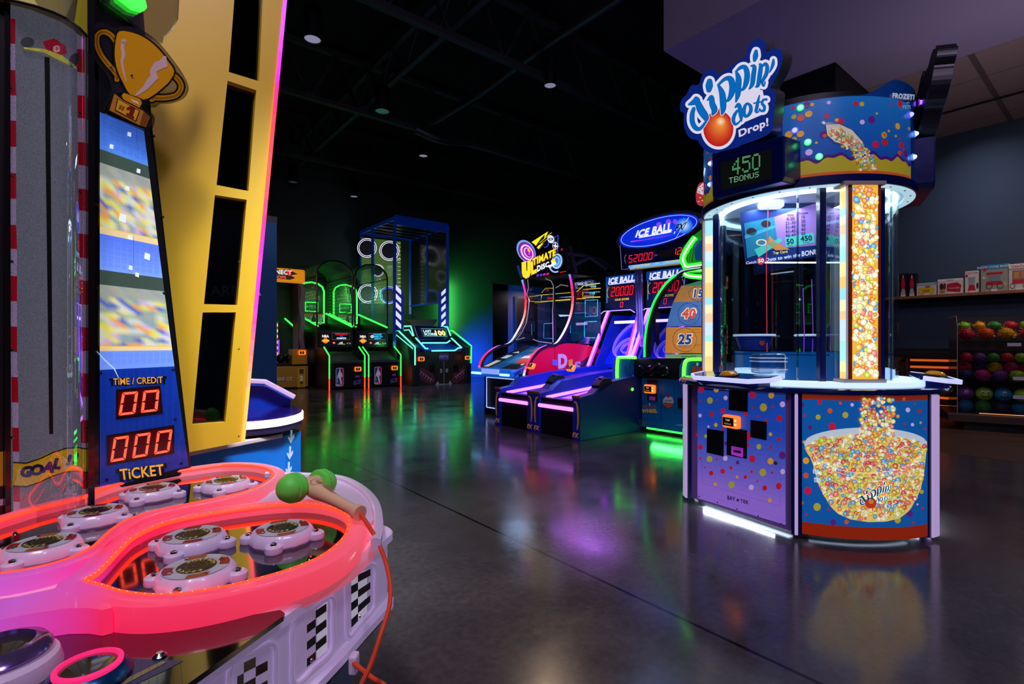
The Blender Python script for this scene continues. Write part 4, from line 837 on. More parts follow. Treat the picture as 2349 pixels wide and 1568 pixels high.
for i in range(230):
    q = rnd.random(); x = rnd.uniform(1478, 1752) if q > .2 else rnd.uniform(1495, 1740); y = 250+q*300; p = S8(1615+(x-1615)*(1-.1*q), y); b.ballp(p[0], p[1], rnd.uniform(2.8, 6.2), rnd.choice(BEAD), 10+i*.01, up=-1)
for (rx, ry, cy, wd) in ((440, 205, 630, 1.2), (430, 225, 640, .8), (425, 250, 655, .7)): b.line([S8(1540+rx*math.cos(t), cy+ry*math.sin(t)) for t in [math.pi*i/30 for i in range(1, 30)]], wd, (240, 225, 215), 13)
k = 1/6.03
def tiny(x, y): return S8(1462+(x-150)*.213, 905+(y-225)*.1635)
for p, r in strokes(): b.brush([tiny(x, y) for x, y in p], [q*.053 for q in r], (240, 240, 235), .9, 8, 14)
q = tiny(590, 1260); b.disc(q[0]+1, q[1]-2, 13, (190, 60, 20), 12.5, 24, 14.3)
b.disc(q[0]+2, q[1]-5, 6, (230, 120, 60), 5, 16, 14.6)
for p, r in strokes(): b.brush([tiny(x, y) for x, y in p], [q_*.053 for q_ in r], (10, 80, 115), .0, 8, 15)
b.quadtext('dream', (S8(1108, 838), S8(1150, 846), S8(1148, 800), S8(1106, 790)), (215, 230, 240), .03, 14); b.quadtext('cream', (S8(1118, 905), S8(1165, 915), S8(1163, 875), S8(1116, 865)), (215, 230, 240), .03, 14)
b.build('bowl_print', art_mat('bowl_print', .68, .2), T)  # front-lit print; its brightness is put in as self-glow
# ================================================================ racing whack table with its tower (left foreground)
Q = lambda x, y: (x/2.553, 1030+y/2.553)       # traced coordinates of the table
ZP, ZR = .640, .662                            # playfield and rim-top heights
T = thing('whack_race_game', 'close white table with glowing red rims, dark mirror playfield and race-track tower', 'arcade machine', (-.75, 1.0, 0))
def gq(x, y, z): a, b = Q(x, y); return G(a, b, z)
def rim_mat():
    m = bpy.data.materials.new('lit_rim_plastic'); m.use_nodes = True; nt = m.node_tree; N = nt.nodes; b = N['Principled BSDF']; l = nt.links.new
    g = N.new('ShaderNodeNewGeometry'); sp = N.new('ShaderNodeSeparateXYZ'); l(g.outputs['Position'], sp.inputs[0])
    # LED colours inside the translucent plastic: violet by the start button, then hot pink, red and coral
    ds = N.new('ShaderNodeVectorMath'); ds.operation = 'DISTANCE'; ds.inputs[1].default_value = (-.86, .72, .66); l(g.outputs['Position'], ds.inputs[0])
    mr = N.new('ShaderNodeMapRange'); mr.inputs['From Min'].default_value = 0; mr.inputs['From Max'].default_value = .8; l(ds.outputs['Value'], mr.inputs[0])
    r = N.new('ShaderNodeValToRGB'); e = r.color_ramp.elements; cs = [(0, (140, 70, 180)), (.16, (190, 70, 200)), (.25, (225, 40, 160)), (.33, (255, 5, 78)), (.50, (252, 22, 72)), (.70, (250, 62, 84)), (1, (232, 105, 118))]
    e[0].position = 0; e[0].color = (*L(cs[0][1]), 1); e[1].position = 1; e[1].color = (*L(cs[-1][1]), 1)
    for p, c in cs[1:-1]: x = e.new(p); x.color = (*L(c), 1)
    l(mr.outputs[0], r.inputs[0]); l(r.outputs[0], b.inputs['Emission Color']); b.inputs['Emission Strength'].default_value = .8
    b.inputs['Base Color'].default_value = (*L((160, 100, 118)), 1); b.inputs['Roughness'].default_value = .42; b.inputs['Coat Weight'].default_value = .3
    return m
RIM = rim_mat()
MILK = mat('milky_plastic', (222, 205, 226), .35, emit=.10, ecol=(190, 150, 215), noise=.04, coat=.2)
inB = [(500, 835), (600, 868), (700, 902), (850, 925), (1000, 925), (1200, 900), (1450, 845), (1700, 770), (1880, 690), (2000, 590), (2043, 500), (2020, 430), (1930, 388), (1800, 368), (1620, 372), (1400, 398), (1150, 440), (950, 490), (800, 560), (710, 640), (630, 730), (560, 800)]
inA = [(-120, 830), (0, 797), (150, 772), (300, 737), (430, 692), (530, 640), (600, 575), (660, 520), (740, 470), (850, 425), (1000, 388), (1150, 358), (1300, 325), (1430, 292), (1530, 250), (1595, 200), (1590, 165), (1530, 140), (1440, 128), (1300, 128), (1150, 148), (1000, 170), (850, 200), (700, 240), (600, 275), (500, 318), (400, 348), (250, 385), (100, 432), (-60, 485), (-260, 560), (-380, 650), (-360, 760), (-240, 820)]
def off_path(pts, d, z, n=3):
    W = [gq(x, y, ZP) for x, y in pts]; W = crom(W, n, True); N = len(W); cen = sum(W, Vector())/N; out = []
    sgn = sum((W[i].x*W[(i+1) % N].y-W[(i+1) % N].x*W[i].y) for i in range(N)); s = 1 if sgn > 0 else -1
    for i in range(N):
        t = (W[(i+2) % N]-W[i-2]); t.z = 0; t.normalize(); q = Vector((t.y, -t.x, 0))*s; p = W[i]+q*d; p.z = z; out.append(p)
    return out
def rimprof(w_, h, r=.008): return [(-w_/2, -h), (-w_/2, -r), (-w_/2+r*.3, -r*.3), (-w_/2+r, 0), (w_/2-r, 0), (w_/2-r*.3, -r*.3), (w_/2, -r), (w_/2, -h)]
m = MB(); m.sweep(off_path(inB, .020, ZR), rimprof(.040, .040), closed=True); m.sweep(off_path(inA, .017, ZR), rimprof(.034, .034), closed=True)
m.prism([gq(x, y, ZR-.001) for x, y in ((-500, 1000), (-500, 900), (-100, 890), (100, 862), (300, 818), (450, 780), (560, 800), (500, 838), (600, 880), (660, 925), (600, 940), (520, 928), (400, 930), (200, 958), (0, 1000), (-500, 1080))], -Z*.038)
m.build('glowing_rim', RIM, T, world=True, smooth=True)
for inn, nm in ((inB, 'led_strip'), (inA, 'led_strip')):
    p = off_path(inn, .0005, ZR-.004); MB().tube(p, .0045, 6, closed=True).build(nm, glow('red_led_strip', (255, 45, 25), 3.2), T, world=True)
    m = MB()
    for i in range(0, len(p)):
        m.ball(p[i]+Z*.0032, .0016, 6, 4)
    if inn is inB: m.build('led_dots', glow('red_led_dot', (255, 130, 90), 2), T, world=True)['kind'] = 'stuff'
# playfield: dark mirror acrylic
OUTL = [(-400, 440), (0, 400), (400, 300), (850, 185), (1200, 112), (1400, 100), (1600, 128), (1800, 140), (1980, 158), (2100, 210), (2185, 300), (2214, 430), (2175, 530), (2080, 620), (1960, 700), (1700, 810), (1450, 880), (1200, 935), (1000, 960), (850, 950), (700, 925), (560, 890), (400, 900), (200, 960), (0, 1000), (-400, 1060), (-900, 1090), (-1000, 700)]
wp = [gq(x, y, ZP) for x, y in OUTL]; pf = MB().prism([p-Z*.001 for p in off_path(inA, .017, ZP)], -Z*.006).prism([p-Z*.0015 for p in off_path(inB, .020, ZP)], -Z*.006)
pf.build('mirror_playfield', mat('mirror_acrylic', (26, 24, 27), .05, coat=1, spec=1.0, metal=.35), T, world=True)
# milky housing around and below
ho = [gq(x, y, ZP) for x, y in OUTL]; ho = crom(ho, 3, True); n_ = len(ho)
cen = Vector((-.62, .95, 0)); m = MB()
rings = []
for (dz, gr) in ((-.007, 0), (-.008, .002), (-.03, .004), (-.042, .006)):
    rings.append([Vector((p.x+(p.x-cen.x)*gr*1.2, p.y+(p.y-cen.y)*gr*1.2, ZP+dz)) for p in ho])
vs = [p for r_ in rings for p in r_]; fs = [(j*n_+i, j*n_+(i+1) % n_, (j+1)*n_+(i+1) % n_, (j+1)*n_+i) for j in range(len(rings)-1) for i in range(n_)]
m.add(vs, fs+[list(range(n_))]); m.build('upper_housing', mat('pink_lit_housing', (232, 200, 218), .35, emit=.38, ecol=(245, 95, 120)), T, world=True, smooth=True)
# raised hammer tray at the far right of the rim
tr = crom([gq(x, y, .655) for x, y in ((1560, 130), (1800, 138), (1980, 152), (2100, 205), (2188, 295), (2212, 420), (2195, 520))], 5)
MB().sweep(tr, [(-.012, -.02), (-.012, -.003), (-.004, 0), (.004, 0), (.008, -.004), (.008, -.03)], closed=False).build('tray_lip', MILK, T, world=True, smooth=True)
ti = [gq(x, y, .641) for x, y in ((1620, 150), (1800, 148), (1960, 165), (2080, 215), (2165, 300), (2190, 420), (2120, 480), (2060, 400), (1950, 345), (1780, 320), (1500, 325), (1560, 280), (1620, 220))]
MB().prism(ti, Z*.003).build('hammer_tray', MILK, T, world=True)
# front dark glass panel
fp = [G(*Q(x, y), .622) for x, y in ((-500, 1060), (200, 1000), (900, 1000), (1300, 1000), (1640, 940), (1668, 958), (1660, 975), (1075, 1390), (900, 1560), (-700, 1560))]
MB().prism(fp, -Z*.008).build('front_glass', mat('front_dark_glass', (12, 11, 13), .05, coat=1, spec=.6), T, world=True)
a = Art(lambda x, y, l=0: G(*Q(x, y), .622)+Z*l, .0005)
a.poly([(560, 1215), (1075, 1240), (960, 1300), (700, 1420), (500, 1420)], (35, 62, 95)); a.lay = 2
for i in range(12): a.line([(560+i*45, 1225), (520+i*50, 1400)], 2, (22, 42, 70))
a.poly([(690, 1370), (955, 1240), (975, 1250), (730, 1380)], (150, 135, 85)); a.build('apron_print', PRINT, T)
b_ = G(366, 1502, .624); MB().lathe([(.0, .004), (.004, .004), (.008, .001), (.009, 0)], 20, b_).build('apron_screw', CHROME, T, world=True, smooth=True)
# big translucent start button and the red ring button
c = G(-4, 1548, .625); bb = MB().lathe([(.062, -.02), (.064, .0), (.060, .016), (.050, .024), (.040, .026)], 40, c).build('start_button', MILK, T, world=True, smooth=True)
MB().lathe([(.050, .022), (.054, .028), (.048, .036), (.036, .040), (.034, .030)], 40, c).build('button_bezel', mat('violet_chrome', (150, 120, 190), .15, .8), bb, world=True, smooth=True)
MB().lathe([(.0, .034), (.020, .034), (.035, .030)], 32, c).build('button_lens', mat('smoky_lens', (70, 60, 40), .1, coat=1), bb, world=True, smooth=True)
c = G(203, 1558, .625); bb = MB().lathe([(.044, -.004), (.046, .004), (.042, .012), (.036, .016)], 36, c).build('ticket_button', mat('teal_knurl', (20, 80, 130), .25, .6), T, world=True, smooth=True)
MB().lathe([(.036, .014), (.036, .020), (.031, .022), (.030, .016)], 36, c).build('lit_ring', glow('red_button_ring', (235, 40, 110), .9), bb, world=True, smooth=True)
MB().lathe([(0, .020), (.018, .020), (.030, .017)], 36, c).build('button_lens', mat('smoky_lens', (70, 60, 40), .1, coat=1), bb, world=True, smooth=True)
# ---- skirt on the right side with chequered windows
SK = [(1060, 1420), (1200, 1318), (1400, 1178), (1560, 1062), (1700, 962), (1850, 855), (2000, 740), (2120, 640), (2210, 568), (2262, 525), (2288, 500), (2278, 478), (2215, 452)]
sk = [gq(x, y, .600) for x, y in SK]; sk = [sk[0]+(sk[0]-sk[1])*2.2]+sk
back = [Vector((-.50, 1.50, .6)), Vector((-.8, 1.62, .6)), Vector((-1.3, 1.55, .6))]
skp = crom(sk, 4)
prof = [(.004, .004), (.0, .008), (-.02, .008), (-.03, 0), (-.03, -.175), (-.004, -.175), (.006, -.170), (.006, -.155), (-.004, -.150), (-.008, -.145), (-.008, -.02), (.004, -.012)]
MB().sweep(skp, prof).build('side_skirt', mat('lavender_lit_plastic', (232, 222, 240), .32, emit=.22, ecol=(190, 165, 225), coat=.2), T, world=True, smooth=True)  # white plastic; lavender room light put into its tint and glow
MB().prism([p-Z*.001 for p in skp]+[Vector((-1.2, 1.45, .599)), Vector((-1.3, .3, .599))], -Z*.004).build('deck_plate', MILK, T, world=True)
MB().prism([p-Z*.17 for p in skp]+[Vector((-1.2, 1.45, .43)), Vector((-1.3, .3, .43))], -Z*.01).build('bottom_plate', BLACK, T, world=True)
def win(ul, ur, lr, ll, A_, B_, rows, cols, ph):
    pa, pb = gq(*A_, .6), gq(*B_, .6); d = (pb-pa); d.z = 0; d.normalize(); nrm = Vector((d.y, -d.x, 0)); pl = plane_px(pa+nrm*(-.009), nrm)
    a = Art(pl, .0006); qx = [Q(*p) for p in (ll, lr, ur, ul)]; ql, qr, qu, qv = [Vector(p) for p in qx]
    mp = lambda s, t: tuple((ql*(1-s)+qr*s)*(1-t)+(qv*(1-s)+qu*s)*t)
    a.poly([mp(-.04, -.02), mp(1.04, -.02), mp(1.04, 1.02), mp(-.04, 1.02)], (222, 215, 240), 1)
    for i in range(cols):
        for j in range(rows):
            s0, s1 = max(0, (i-.45)/(cols-.45)), (i+.55)/(cols-.45)
            if (i+j+ph) % 2 == 0: a.poly([mp(s0, j/rows), mp(s1, j/rows), mp(s1, (j+1)/rows), mp(s0, (j+1)/rows)], (14, 14, 18), 2)
    w_ = a.build('chequer_window', art_mat('chequer_lit', .35, .15), T)
    fr = [plane_px(pa+nrm*(-.006), nrm)(*mp(s, t)) for s, t in ((-.18, -.10), (.5, -.13), (1.2, -.10), (1.26, .5), (1.2, 1.06), (.5, 1.1), (-.18, 1.06), (-.24, .5))]
    MB().tube(crom(fr, 5, True), .0045, 8, closed=True).build('window_frame', mat('lavender_lit_plastic', (222, 205, 235), .32), w_, world=True, smooth=True)
    c = pl(*mp(.45, .06), .002); MB().lathe([(0, .003), (.003, .002), (.004, 0)], 10, c, nrm).build('window_screw', CHROME, w_, world=True)
win((2056, 752), (2170, 700), (2168, 930), (2058, 1045), (2000, 740), (2210, 568), 6, 2, 0)
win((1752, 1010), (1912, 902), (1912, 1175), (1752, 1315), (1700, 962), (1850, 855), 6, 3, 1)
win((1390, 1268), (1568, 1180), (1566, 1520), (1386, 1640), (1400, 1178), (1560, 1062), 6, 3, 0)
# blue cabinet under the table
cab = [Vector((-1.25, .35, 0)), Vector((-.47, .45, 0)), Vector((-.36, 1.02, 0)), Vector((-.42, 1.35, 0)), Vector((-1.2, 1.5, 0))]
MB().prism(cab, Z*.42).build('cabinet_body', BLUE, T, world=True, bevel=.02)
# ---- whack targets
def target(px, py, k, seed):
    c = G(px, py, ZP+.02); c.z = ZP; r = .0585; rnd = random.Random(seed)
    m = MB(); n = 48; pr = [(1.0, 0), (1.06, .004), (1.06, .012), (.98, .022), (.90, .026), (.84, .0245), (.0, .0245)]; vs = []
    for i in range(n):
        t = 2*math.pi*i/n; sc = 1+.018*math.sin(14*t)
        for (q, z) in pr: vs.append(c+Vector((r*q*(sc if q > .9 else 1)*math.cos(t), r*q*(sc if q > .9 else 1)*math.sin(t), z)))
    K = len(pr); m.add(vs, [(i*K+j, ((i+1) % n)*K+j, ((i+1) % n)*K+j+1, i*K+j+1) for i in range(n) for j in range(K-1)])
    for q in range(4):
        t = R(30+90*q+k); e = c+Vector((math.cos(t), math.sin(t), 0))*r*1.13; m.lathe([(.016, 0), (.017, .004), (.0165, .012), (.012, .0155), (0, .0155)], 16, e)
    o = m.build('whack_target', mat('target_plastic', (215, 205, 228), .3, emit=.14, ecol=(185, 140, 215), coat=.3), T, world=True, smooth=True)
    for q in range(4):
        t = R(30+90*q+k); e = c+Vector((math.cos(t), math.sin(t), 0))*r*1.13; MB().lathe([(.007, .0155), (.006, .0185), (.003, .0195), (.003, .018), (0, .018)], 12, e).build('target_screw', CHROME, o, world=True, smooth=True)
        t = R(75+90*q+k); e = c+Vector((math.cos(t), math.sin(t), 0))*r*.72; MB().lathe([(.004, .0262), (.0035, .029), (0, .030)], 10, e).build('label_screw', CHROME, o, world=True, smooth=True)
    a = Art(lambda x, y, l=0: c+Vector((x*r, y*r, .0262+l)), .0003); a.disc(0, 0, .88, (196, 196, 204), n=40); a.lay = 2
    for j in range(8):
        t0 = j*math.pi/4+.2; cc = [(150, 15, 30), (205, 205, 212), (175, 85, 30), (205, 205, 212)][j % 4] if seed % 3 else [(150, 15, 30), (205, 205, 212)][j % 2]
        a.ring(0, 0, .60, .86, cc, t0=t0, t1=t0+math.pi/4*.9, n=8)
    a.disc(0, 0, .52, (6, 8, 8), n=36, lay=3); a.ring(0, 0, .26, .30, (95, 80, 25), lay=4); a.ring(0, 0, .08, .12, (70, 60, 20), lay=4)
    for word, t0, t1 in (('SOAPBOX', 150, 30), ('RACER', 225, 315)):
        for i, ch in enumerate(word):
            t = R(t0+(t1-t0)*i/(len(word)-1)); f = 1 if word == 'SOAPBOX' else -1
            a.text(ch, .43*math.cos(t)-(0), .43*math.sin(t)-.05*f*0-.055, .13, (215, 205, 110), .04, lay=4)
    a.build('target_label', PRINT, o)
    return o
for i, (x, y, k) in enumerate(((1325, 192, 10), (895, 238, 0), (560, 372, -5), (250, 560, 0), (1655, 475, 5), (1128, 515, 0), (1152, 705, 3))): target(*Q(x, y), k-25, i+1)
for x, y in ((568, 798), (1812, 628), (90, 488), (1340, 250), (980, 350)): MB().lathe([(0, .003), (.004, .0025), (.005, 0)], 12, gq(x, y, ZP)).build('playfield_screw', CHROME, T, world=True, smooth=True)
# ---- tower: race track lane
PB, PA = P(20, 900, 1.20), P(200, 900, 1.33)
PB.z = PA.z = 0; dl = (PA-PB).normalized(); nl = Vector((dl.y, -dl.x, 0)); lane = plane_px(PB, nl)
def trackmat():
    m = bpy.data.materials.new('glitter_track_print'); m.use_nodes = True; nt = m.node_tree; N = nt.nodes; b = N['Principled BSDF']; l = nt.links.new
    at = N.new('ShaderNodeAttribute'); at.attribute_name = 'Col'; tc = N.new('ShaderNodeTexCoord'); n = N.new('ShaderNodeTexNoise'); n.inputs['Scale'].default_value = 900; l(tc.outputs['Object'], n.inputs['Vector'])
    r = N.new('ShaderNodeValToRGB'); r.color_ramp.elements[0].position = .35; r.color_ramp.elements[0].color = (.45, .45, .45, 1); r.color_ramp.elements[1].position = .66; r.color_ramp.elements[1].color = (1.5, 1.5, 1.5, 1); l(n.outputs['Fac'], r.inputs[0])
    mx = N.new('ShaderNodeMix'); mx.data_type = 'RGBA'; mx.blend_type = 'MULTIPLY'; mx.inputs['Factor'].default_value = 1; l(at.outputs['Color'], mx.inputs['A']); l(r.outputs[0], mx.inputs['B']); l(mx.outputs['Result'], b.inputs['Base Color']); l(mx.outputs['Result'], b.inputs['Emission Color']); b.inputs['Emission Strength'].default_value = .5
    b.inputs['Roughness'].default_value = .3; bp = N.new('ShaderNodeBump'); bp.inputs['Strength'].default_value = .5; bp.inputs['Distance'].default_value = .001; l(n.outputs['Fac'], bp.inputs['Height']); l(bp.outputs[0], b.inputs['Normal'])
    return m
def vz(z0, z1, x0, x1): return [lane(x0, 800) for _ in ()]
def lp(px, z, off=0):  # point of the lane plane under column px at height z
    q = lane(px, HZ); return Vector((q.x, q.y, z))+nl*off
MB().prism([lp(14, .64), lp(204, .64), lp(204, 2.2), lp(14, 2.2)], -nl*.02).build('track_board', BLACKM, T, world=True)
a = Art(lane, .0015)
a.poly([(20, -40), (200, -40), (208, 1150), (26, 1205)], (105, 108, 120)); a.lay = 2
EL = [(20, 42), (20, 100), (20, 160), (22, 218), (22, 276), (22, 336), (22, 396), (22, 455), (22, 515), (24, 570), (24, 632), (24, 690), (24, 748), (24, 806), (26, 864), (27, 922), (28, 980), (29, 1035), (30, 1093), (31, 1150), (31, 1210)]
for i in range(len(EL)-1):
    x, y0 = EL[i]; x1, y1 = EL[i+1]; c_ = (150, 8, 30) if i % 2 == 0 else (150, 132, 165); a.poly([(x, y0), (x+15, y0+1), (x1+15, y1+1), (x1, y1)], c_)
yr = [-60, 15, 60, 112, 165, 218, 270, 325, 378, 432, 482, 535, 590, 642, 697, 749, 803, 855, 909, 962, 1015, 1080, 1120, 1150]
for i in range(len(yr)-1):
    y0, y1 = yr[i], yr[i+1]; x = 175+i*.55; a.poly([(x, y0), (x+17, y0+2), (x+17.5, y1+2), (x+.5, y1)], (150, 8, 30) if i % 2 == 1 else (150, 132, 165))
a.poly([(102, 130), (114, 132), (122, 995), (113, 995)], (8, 8, 9), 3)
gy = [(30, 1060), (60, 1062), (90, 1052), (120, 1038), (150, 1028), (180, 1026), (201, 1030)]
a.lay = 3; a.line([(x, y+27) for x, y in gy], 54, (190, 150, 25)); a.lay = 4; a.line(gy, 3, (15, 12, 10)); a.line([(x, y+54) for x, y in gy], 3, (15, 12, 10))
for i, ch in enumerate('GOAL!!'):
    x = [60, 82, 104, 125, 142, 152][i] if i < 4 else [160, 175][i-4]; x = [62, 85, 108, 130, 158, 174][i]; y = [1092, 1088, 1082, 1074, 1066, 1062][i]; a.text(ch, x, y, 23, (20, 15, 60), .07, lay=5, up=-1, shear=.25, sx=1.15)
# little red go-kart marker on the track (plain)
a.lay = 6; a.poly([(55, 108), (100, 112), (140, 125), (170, 148), (176, 158), (140, 140), (100, 120), (55, 112)], (200, 190, 70)); a.disc(63, 97, 16, (60, 62, 64), 12); a.disc(170, 138, 11, (40, 42, 44), 17, rot=.4)
a.lay = 7; a.poly([(98, 95), (125, 88), (150, 105), (155, 122), (140, 126), (105, 112)], (160, 15, 40)); a.disc(130, 112, 9, (215, 200, 200), 8); a.lay = 8; a.text('3', 130, 116, 9, (40, 10, 20), up=-1)
a.build('track_print', trackmat(), T)
for (x, y) in ((25, 203), (26, 403), (27, 600), (30, 803), (30, 1003), (180, 75), (181, 258), (182, 440), (190, 802), (192, 982)):
    q = lane(x, y, .003); MB().lathe([(0, .004), (.003, .0035), (.0045, 0)], 12, q, nl).build('track_screw', CHROME, T, world=True, smooth=True)
# bulging clear tube in front of the lane
m = MB(); n = 20; vs = []
for i in range(n+1):
    t = i/n; q = PB.lerp(PA, t)+nl*(.006+.045*math.sin(math.pi*t)); vs += [Vector((q.x, q.y, .64)), Vector((q.x, q.y, 2.2))]
m.add(vs, [(2*i, 2*i+2, 2*i+3, 2*i+1) for i in range(n)]); m.build('track_tube', clear_mat('tube_acrylic', (240, 240, 245), .28, .02), T, world=True, smooth=True)
# dark frames left and right of the lane
FB = mat('frame_black', (16, 15, 18), .25, coat=.5)
MB().prism([lp(8, .6, .012), lp(21, .6, .012), lp(19, 2.2, .012), lp(6, 2.2, .012)], -nl*.03).build('track_frame', FB, T, world=True)
MB().prism([lp(196, .6, .016), lp(211, .6, .016), lp(211, 2.2, .016), lp(196, 2.2, .016)], -nl*.05).build('track_frame', FB, T, world=True)
# next lane, mostly beyond the frame edge
lb = PB-dl*.20; a = Art(frame_fn(lb, dl, Z, nl), .001); a.poly([(-.1, .6), (.19, .6), (.19, 2.2), (-.1, 2.2)], (22, 22, 25)); a.lay = 2; a.poly([(-.1, .72), (.19, .72), (.19, .80), (-.1, .80)], (190, 150, 25)); a.poly([(-.1, .69), (.19, .69), (.19, .675), (-.1, .675)], (180, 165, 190)); a.build('next_track_print', PRINT, T)
# yellow cap over the lanes
cc = P(150, 0, 1.62); cc = Vector((-1.40, 1.36, 0)); 
cap = [(0, -6), (40, 2), (80, 12), (120, 26), (150, 40), (180, 60), (200, 82)]
yc = plane_px(PB+nl*.02, nl)
pts = [yc(x, y, .035*math.sin(math.pi*min(1, max(0, (x-10)/200)))) for x, y in cap]
MB().prism([yc(200, -70), yc(-60, -70)]+[yc(-60, -15)]+pts, -nl*.03).build('yellow_cap', mat('cap_yellow', (170, 160, 30), .35, coat=.3), T, world=True)
MB().tube([p+nl*.002-Z*.003 for p in pts], .0035, 6).build('cap_trim', FB, T, world=True)
# ---- tower: score display panel
D0, D1 = G(230, 1125, .65), G(440, 1080, .65); D0.z = D1.z = 0; dd = (D1-D0).normalized(); nd = Vector((dd.y, -dd.x, 0)); dsp = plane_px(D0, nd)
MB().prism([dsp(204, 1132), dsp(440, 1085), dsp(350, 300), dsp(322, -60), dsp(204, -60)], -nd*.03).build('display_panel', FB, T, world=True)
a = Art(dsp, .0012)
a.poly([(230, 1125), (438, 1083), (345, 300), (330, 160), (226, 140)], (12, 13, 18))
def clipx(y):  # right border of the print at row y
    return 335+(428-335)*(y-297)/(1083-297)
def rows(y0, y1, c0, c1=None, n=8):
    for i in range(n):
        ya, yb = y0+(y1-y0)*i/n, y0+(y1-y0)*(i+1)/n; c = c0 if c1 is None else lerpc(c0, c1, i/(n-1)); sk0 = lambda y: y-(788-y)*.0
        def sl(y): return (788-y)*(clipx(y)-228)/1250
        a.poly([(229, ya), (clipx(ya), ya+sl(ya)), (clipx(yb), yb+sl(yb)), (229, yb)], c)
a.lay = 2
rows(257, 341, (55, 95, 190), (80, 135, 225)); rows(341, 372, (60, 78, 70)); rows(372, 520, (150, 165, 150), (215, 200, 90)); rows(520, 535, (225, 205, 150), n=1); rows(535, 618, (90, 125, 235), (120, 160, 245)); rows(618, 652, (60, 78, 70)); rows(652, 795, (150, 165, 150), (235, 205, 80)); rows(795, 805, (225, 205, 150), n=1); rows(805, 848, (110, 150, 235), n=3); rows(848, 1123, (15, 50, 150), (18, 40, 120))
a.lay = 3
def hatch(y0, y1, col, w_):
    y = y0; i = 0
    while y < y1:
        x = 233
        j = 0
        while x < clipx(y)-10:
            yy = y+(788-y)*(x-228)/1250
            if (i+j) % 2: 
                for k in range(4): a.line([(x+1, yy+2+k*3), (x+12, yy+2+k*3+(788-y)*11/1250)], w_, col)
            else:
                for k in range(4): a.line([(x+2+k*3, yy+1), (x+2+k*3, yy+13)], w_, col)
            x += 15; j += 1
        y += 15; i += 1
hatch(259, 327, (45, 85, 185), .5); hatch(538, 604, (70, 110, 220), .5); hatch(808, 838, (70, 110, 220), .5); hatch(852, 1095, (12, 38, 120), .7)
rnd = random.Random(9)
for (y0, y1) in ((372, 518), (652, 793)):  # out-of-focus crowd colours
    NX, NY = 9, 12; pal = [(225, 220, 90), (205, 215, 210), (70, 95, 190), (235, 160, 70), (175, 195, 130), (205, 175, 215), (230, 230, 150), (130, 160, 170), (150, 165, 150)]
    vc = [[L(lerpc(rnd.choice(pal), (150, 160, 150), (.12 if j > 2 else .9))) for i in range(NX+1)] for j in range(NY+1)]
    for j in range(NY):
        for i in range(NX):
            q4 = []; c4_ = []
            for (ii, jj) in ((i, j), (i+1, j), (i+1, j+1), (i, j+1)):
                y = y0+(y1-y0)*jj/NY; fx = clipx(y); x = 229+(fx-229)*ii/NX; q4.append((x, y+(788-y)*(x-228)/1250)); c4_.append(vc[jj][ii])
            a._add(q4, [[0, 1, 2, 3]], [c4_], 3)
a.lay = 4
for x, y, r in ((297, 308, 6), (256, 336, 6), (318, 392, 6), (293, 432, 6), (300, 545, 6), (338, 588, 9), (300, 614, 6), (315, 630, 6), (282, 500, 11)):
    a.poly([(x-r*.6, y-r), (x+r*.7, y-r*.6), (x+r*.6, y+r), (x-r*.8, y+r*.5)], (225, 235, 250))
a.line([(313, 270), (314, 325)], .6, (25, 45, 110)); a.line([(306, 540), (307, 612)], .6, (25, 45, 110)); a.line([(312, 850), (316, 1105)], .6, (12, 30, 95))
a.line([(222, 805), (240, 825), (262, 845), (275, 872)], [1, 2.6, 2.6, 1], (190, 215, 235))
for q, t_ in ((((266, 963), (374, 948), (368, 884), (266, 893)), None), (((246, 1068), (400, 1040), (400, 974), (244, 998)), None)): a.poly(q, (22, 8, 12), 5); 
a.poly([(270, 954), (368, 941), (363, 889), (271, 898)], (58, 3, 8), 6); a.poly([(251, 1060), (395, 1033), (394, 980), (251, 1003)], (58, 3, 8), 6)
a.text('TiME / CREDiT', 317, 881, 15, (12, 10, 12), .09, lay=5, up=-1, rot=-.04, sx=.84); a.text('TiME / CREDiT', 317, 880, 15, (205, 150, 55), .015, lay=6, up=-1, rot=-.04, sx=.84)
a.text('TiCKET', 327, 1096, 25, (12, 10, 12), .10, lay=5, up=-1, rot=-.12, sx=.86); a.text('TiCKET', 327, 1094, 25, (215, 155, 60), .02, lay=6, up=-1, rot=-.12, sx=.86)
dp_ = a.build('display_print', art_mat('display_print', .72, .2), T)
a = Art(dsp, .0012); a.lay = 8
a.seg7('00', ((272, 953), (361, 942), (366, 893), (281, 900)), (255, 70, 45), thick=.17); a.build('time_digits', art_mat('red_digits', 2.6, .4), dp_); a = Art(dsp, .0012); a.lay = 8; a.seg7('000', ((253, 1060), (388, 1036), (396, 984), (262, 1003)), (255, 70, 45), thick=.17, gap=.45)
a.build('ticket_digits', art_mat('red_digits', 2.6, .4), dp_)
for (x, y) in ((216, 272), (221, 470), (224, 662), (230, 856), (352, 312), (373, 497), (376, 672), (398, 847), (402, 961), (416, 1062), (245, 1100)): MB().lathe([(0, .004), (.0035, .003), (.0045, 0)], 10, dsp(x, y, .003), nd).build('panel_screw', BLACKM, dp_, world=True)
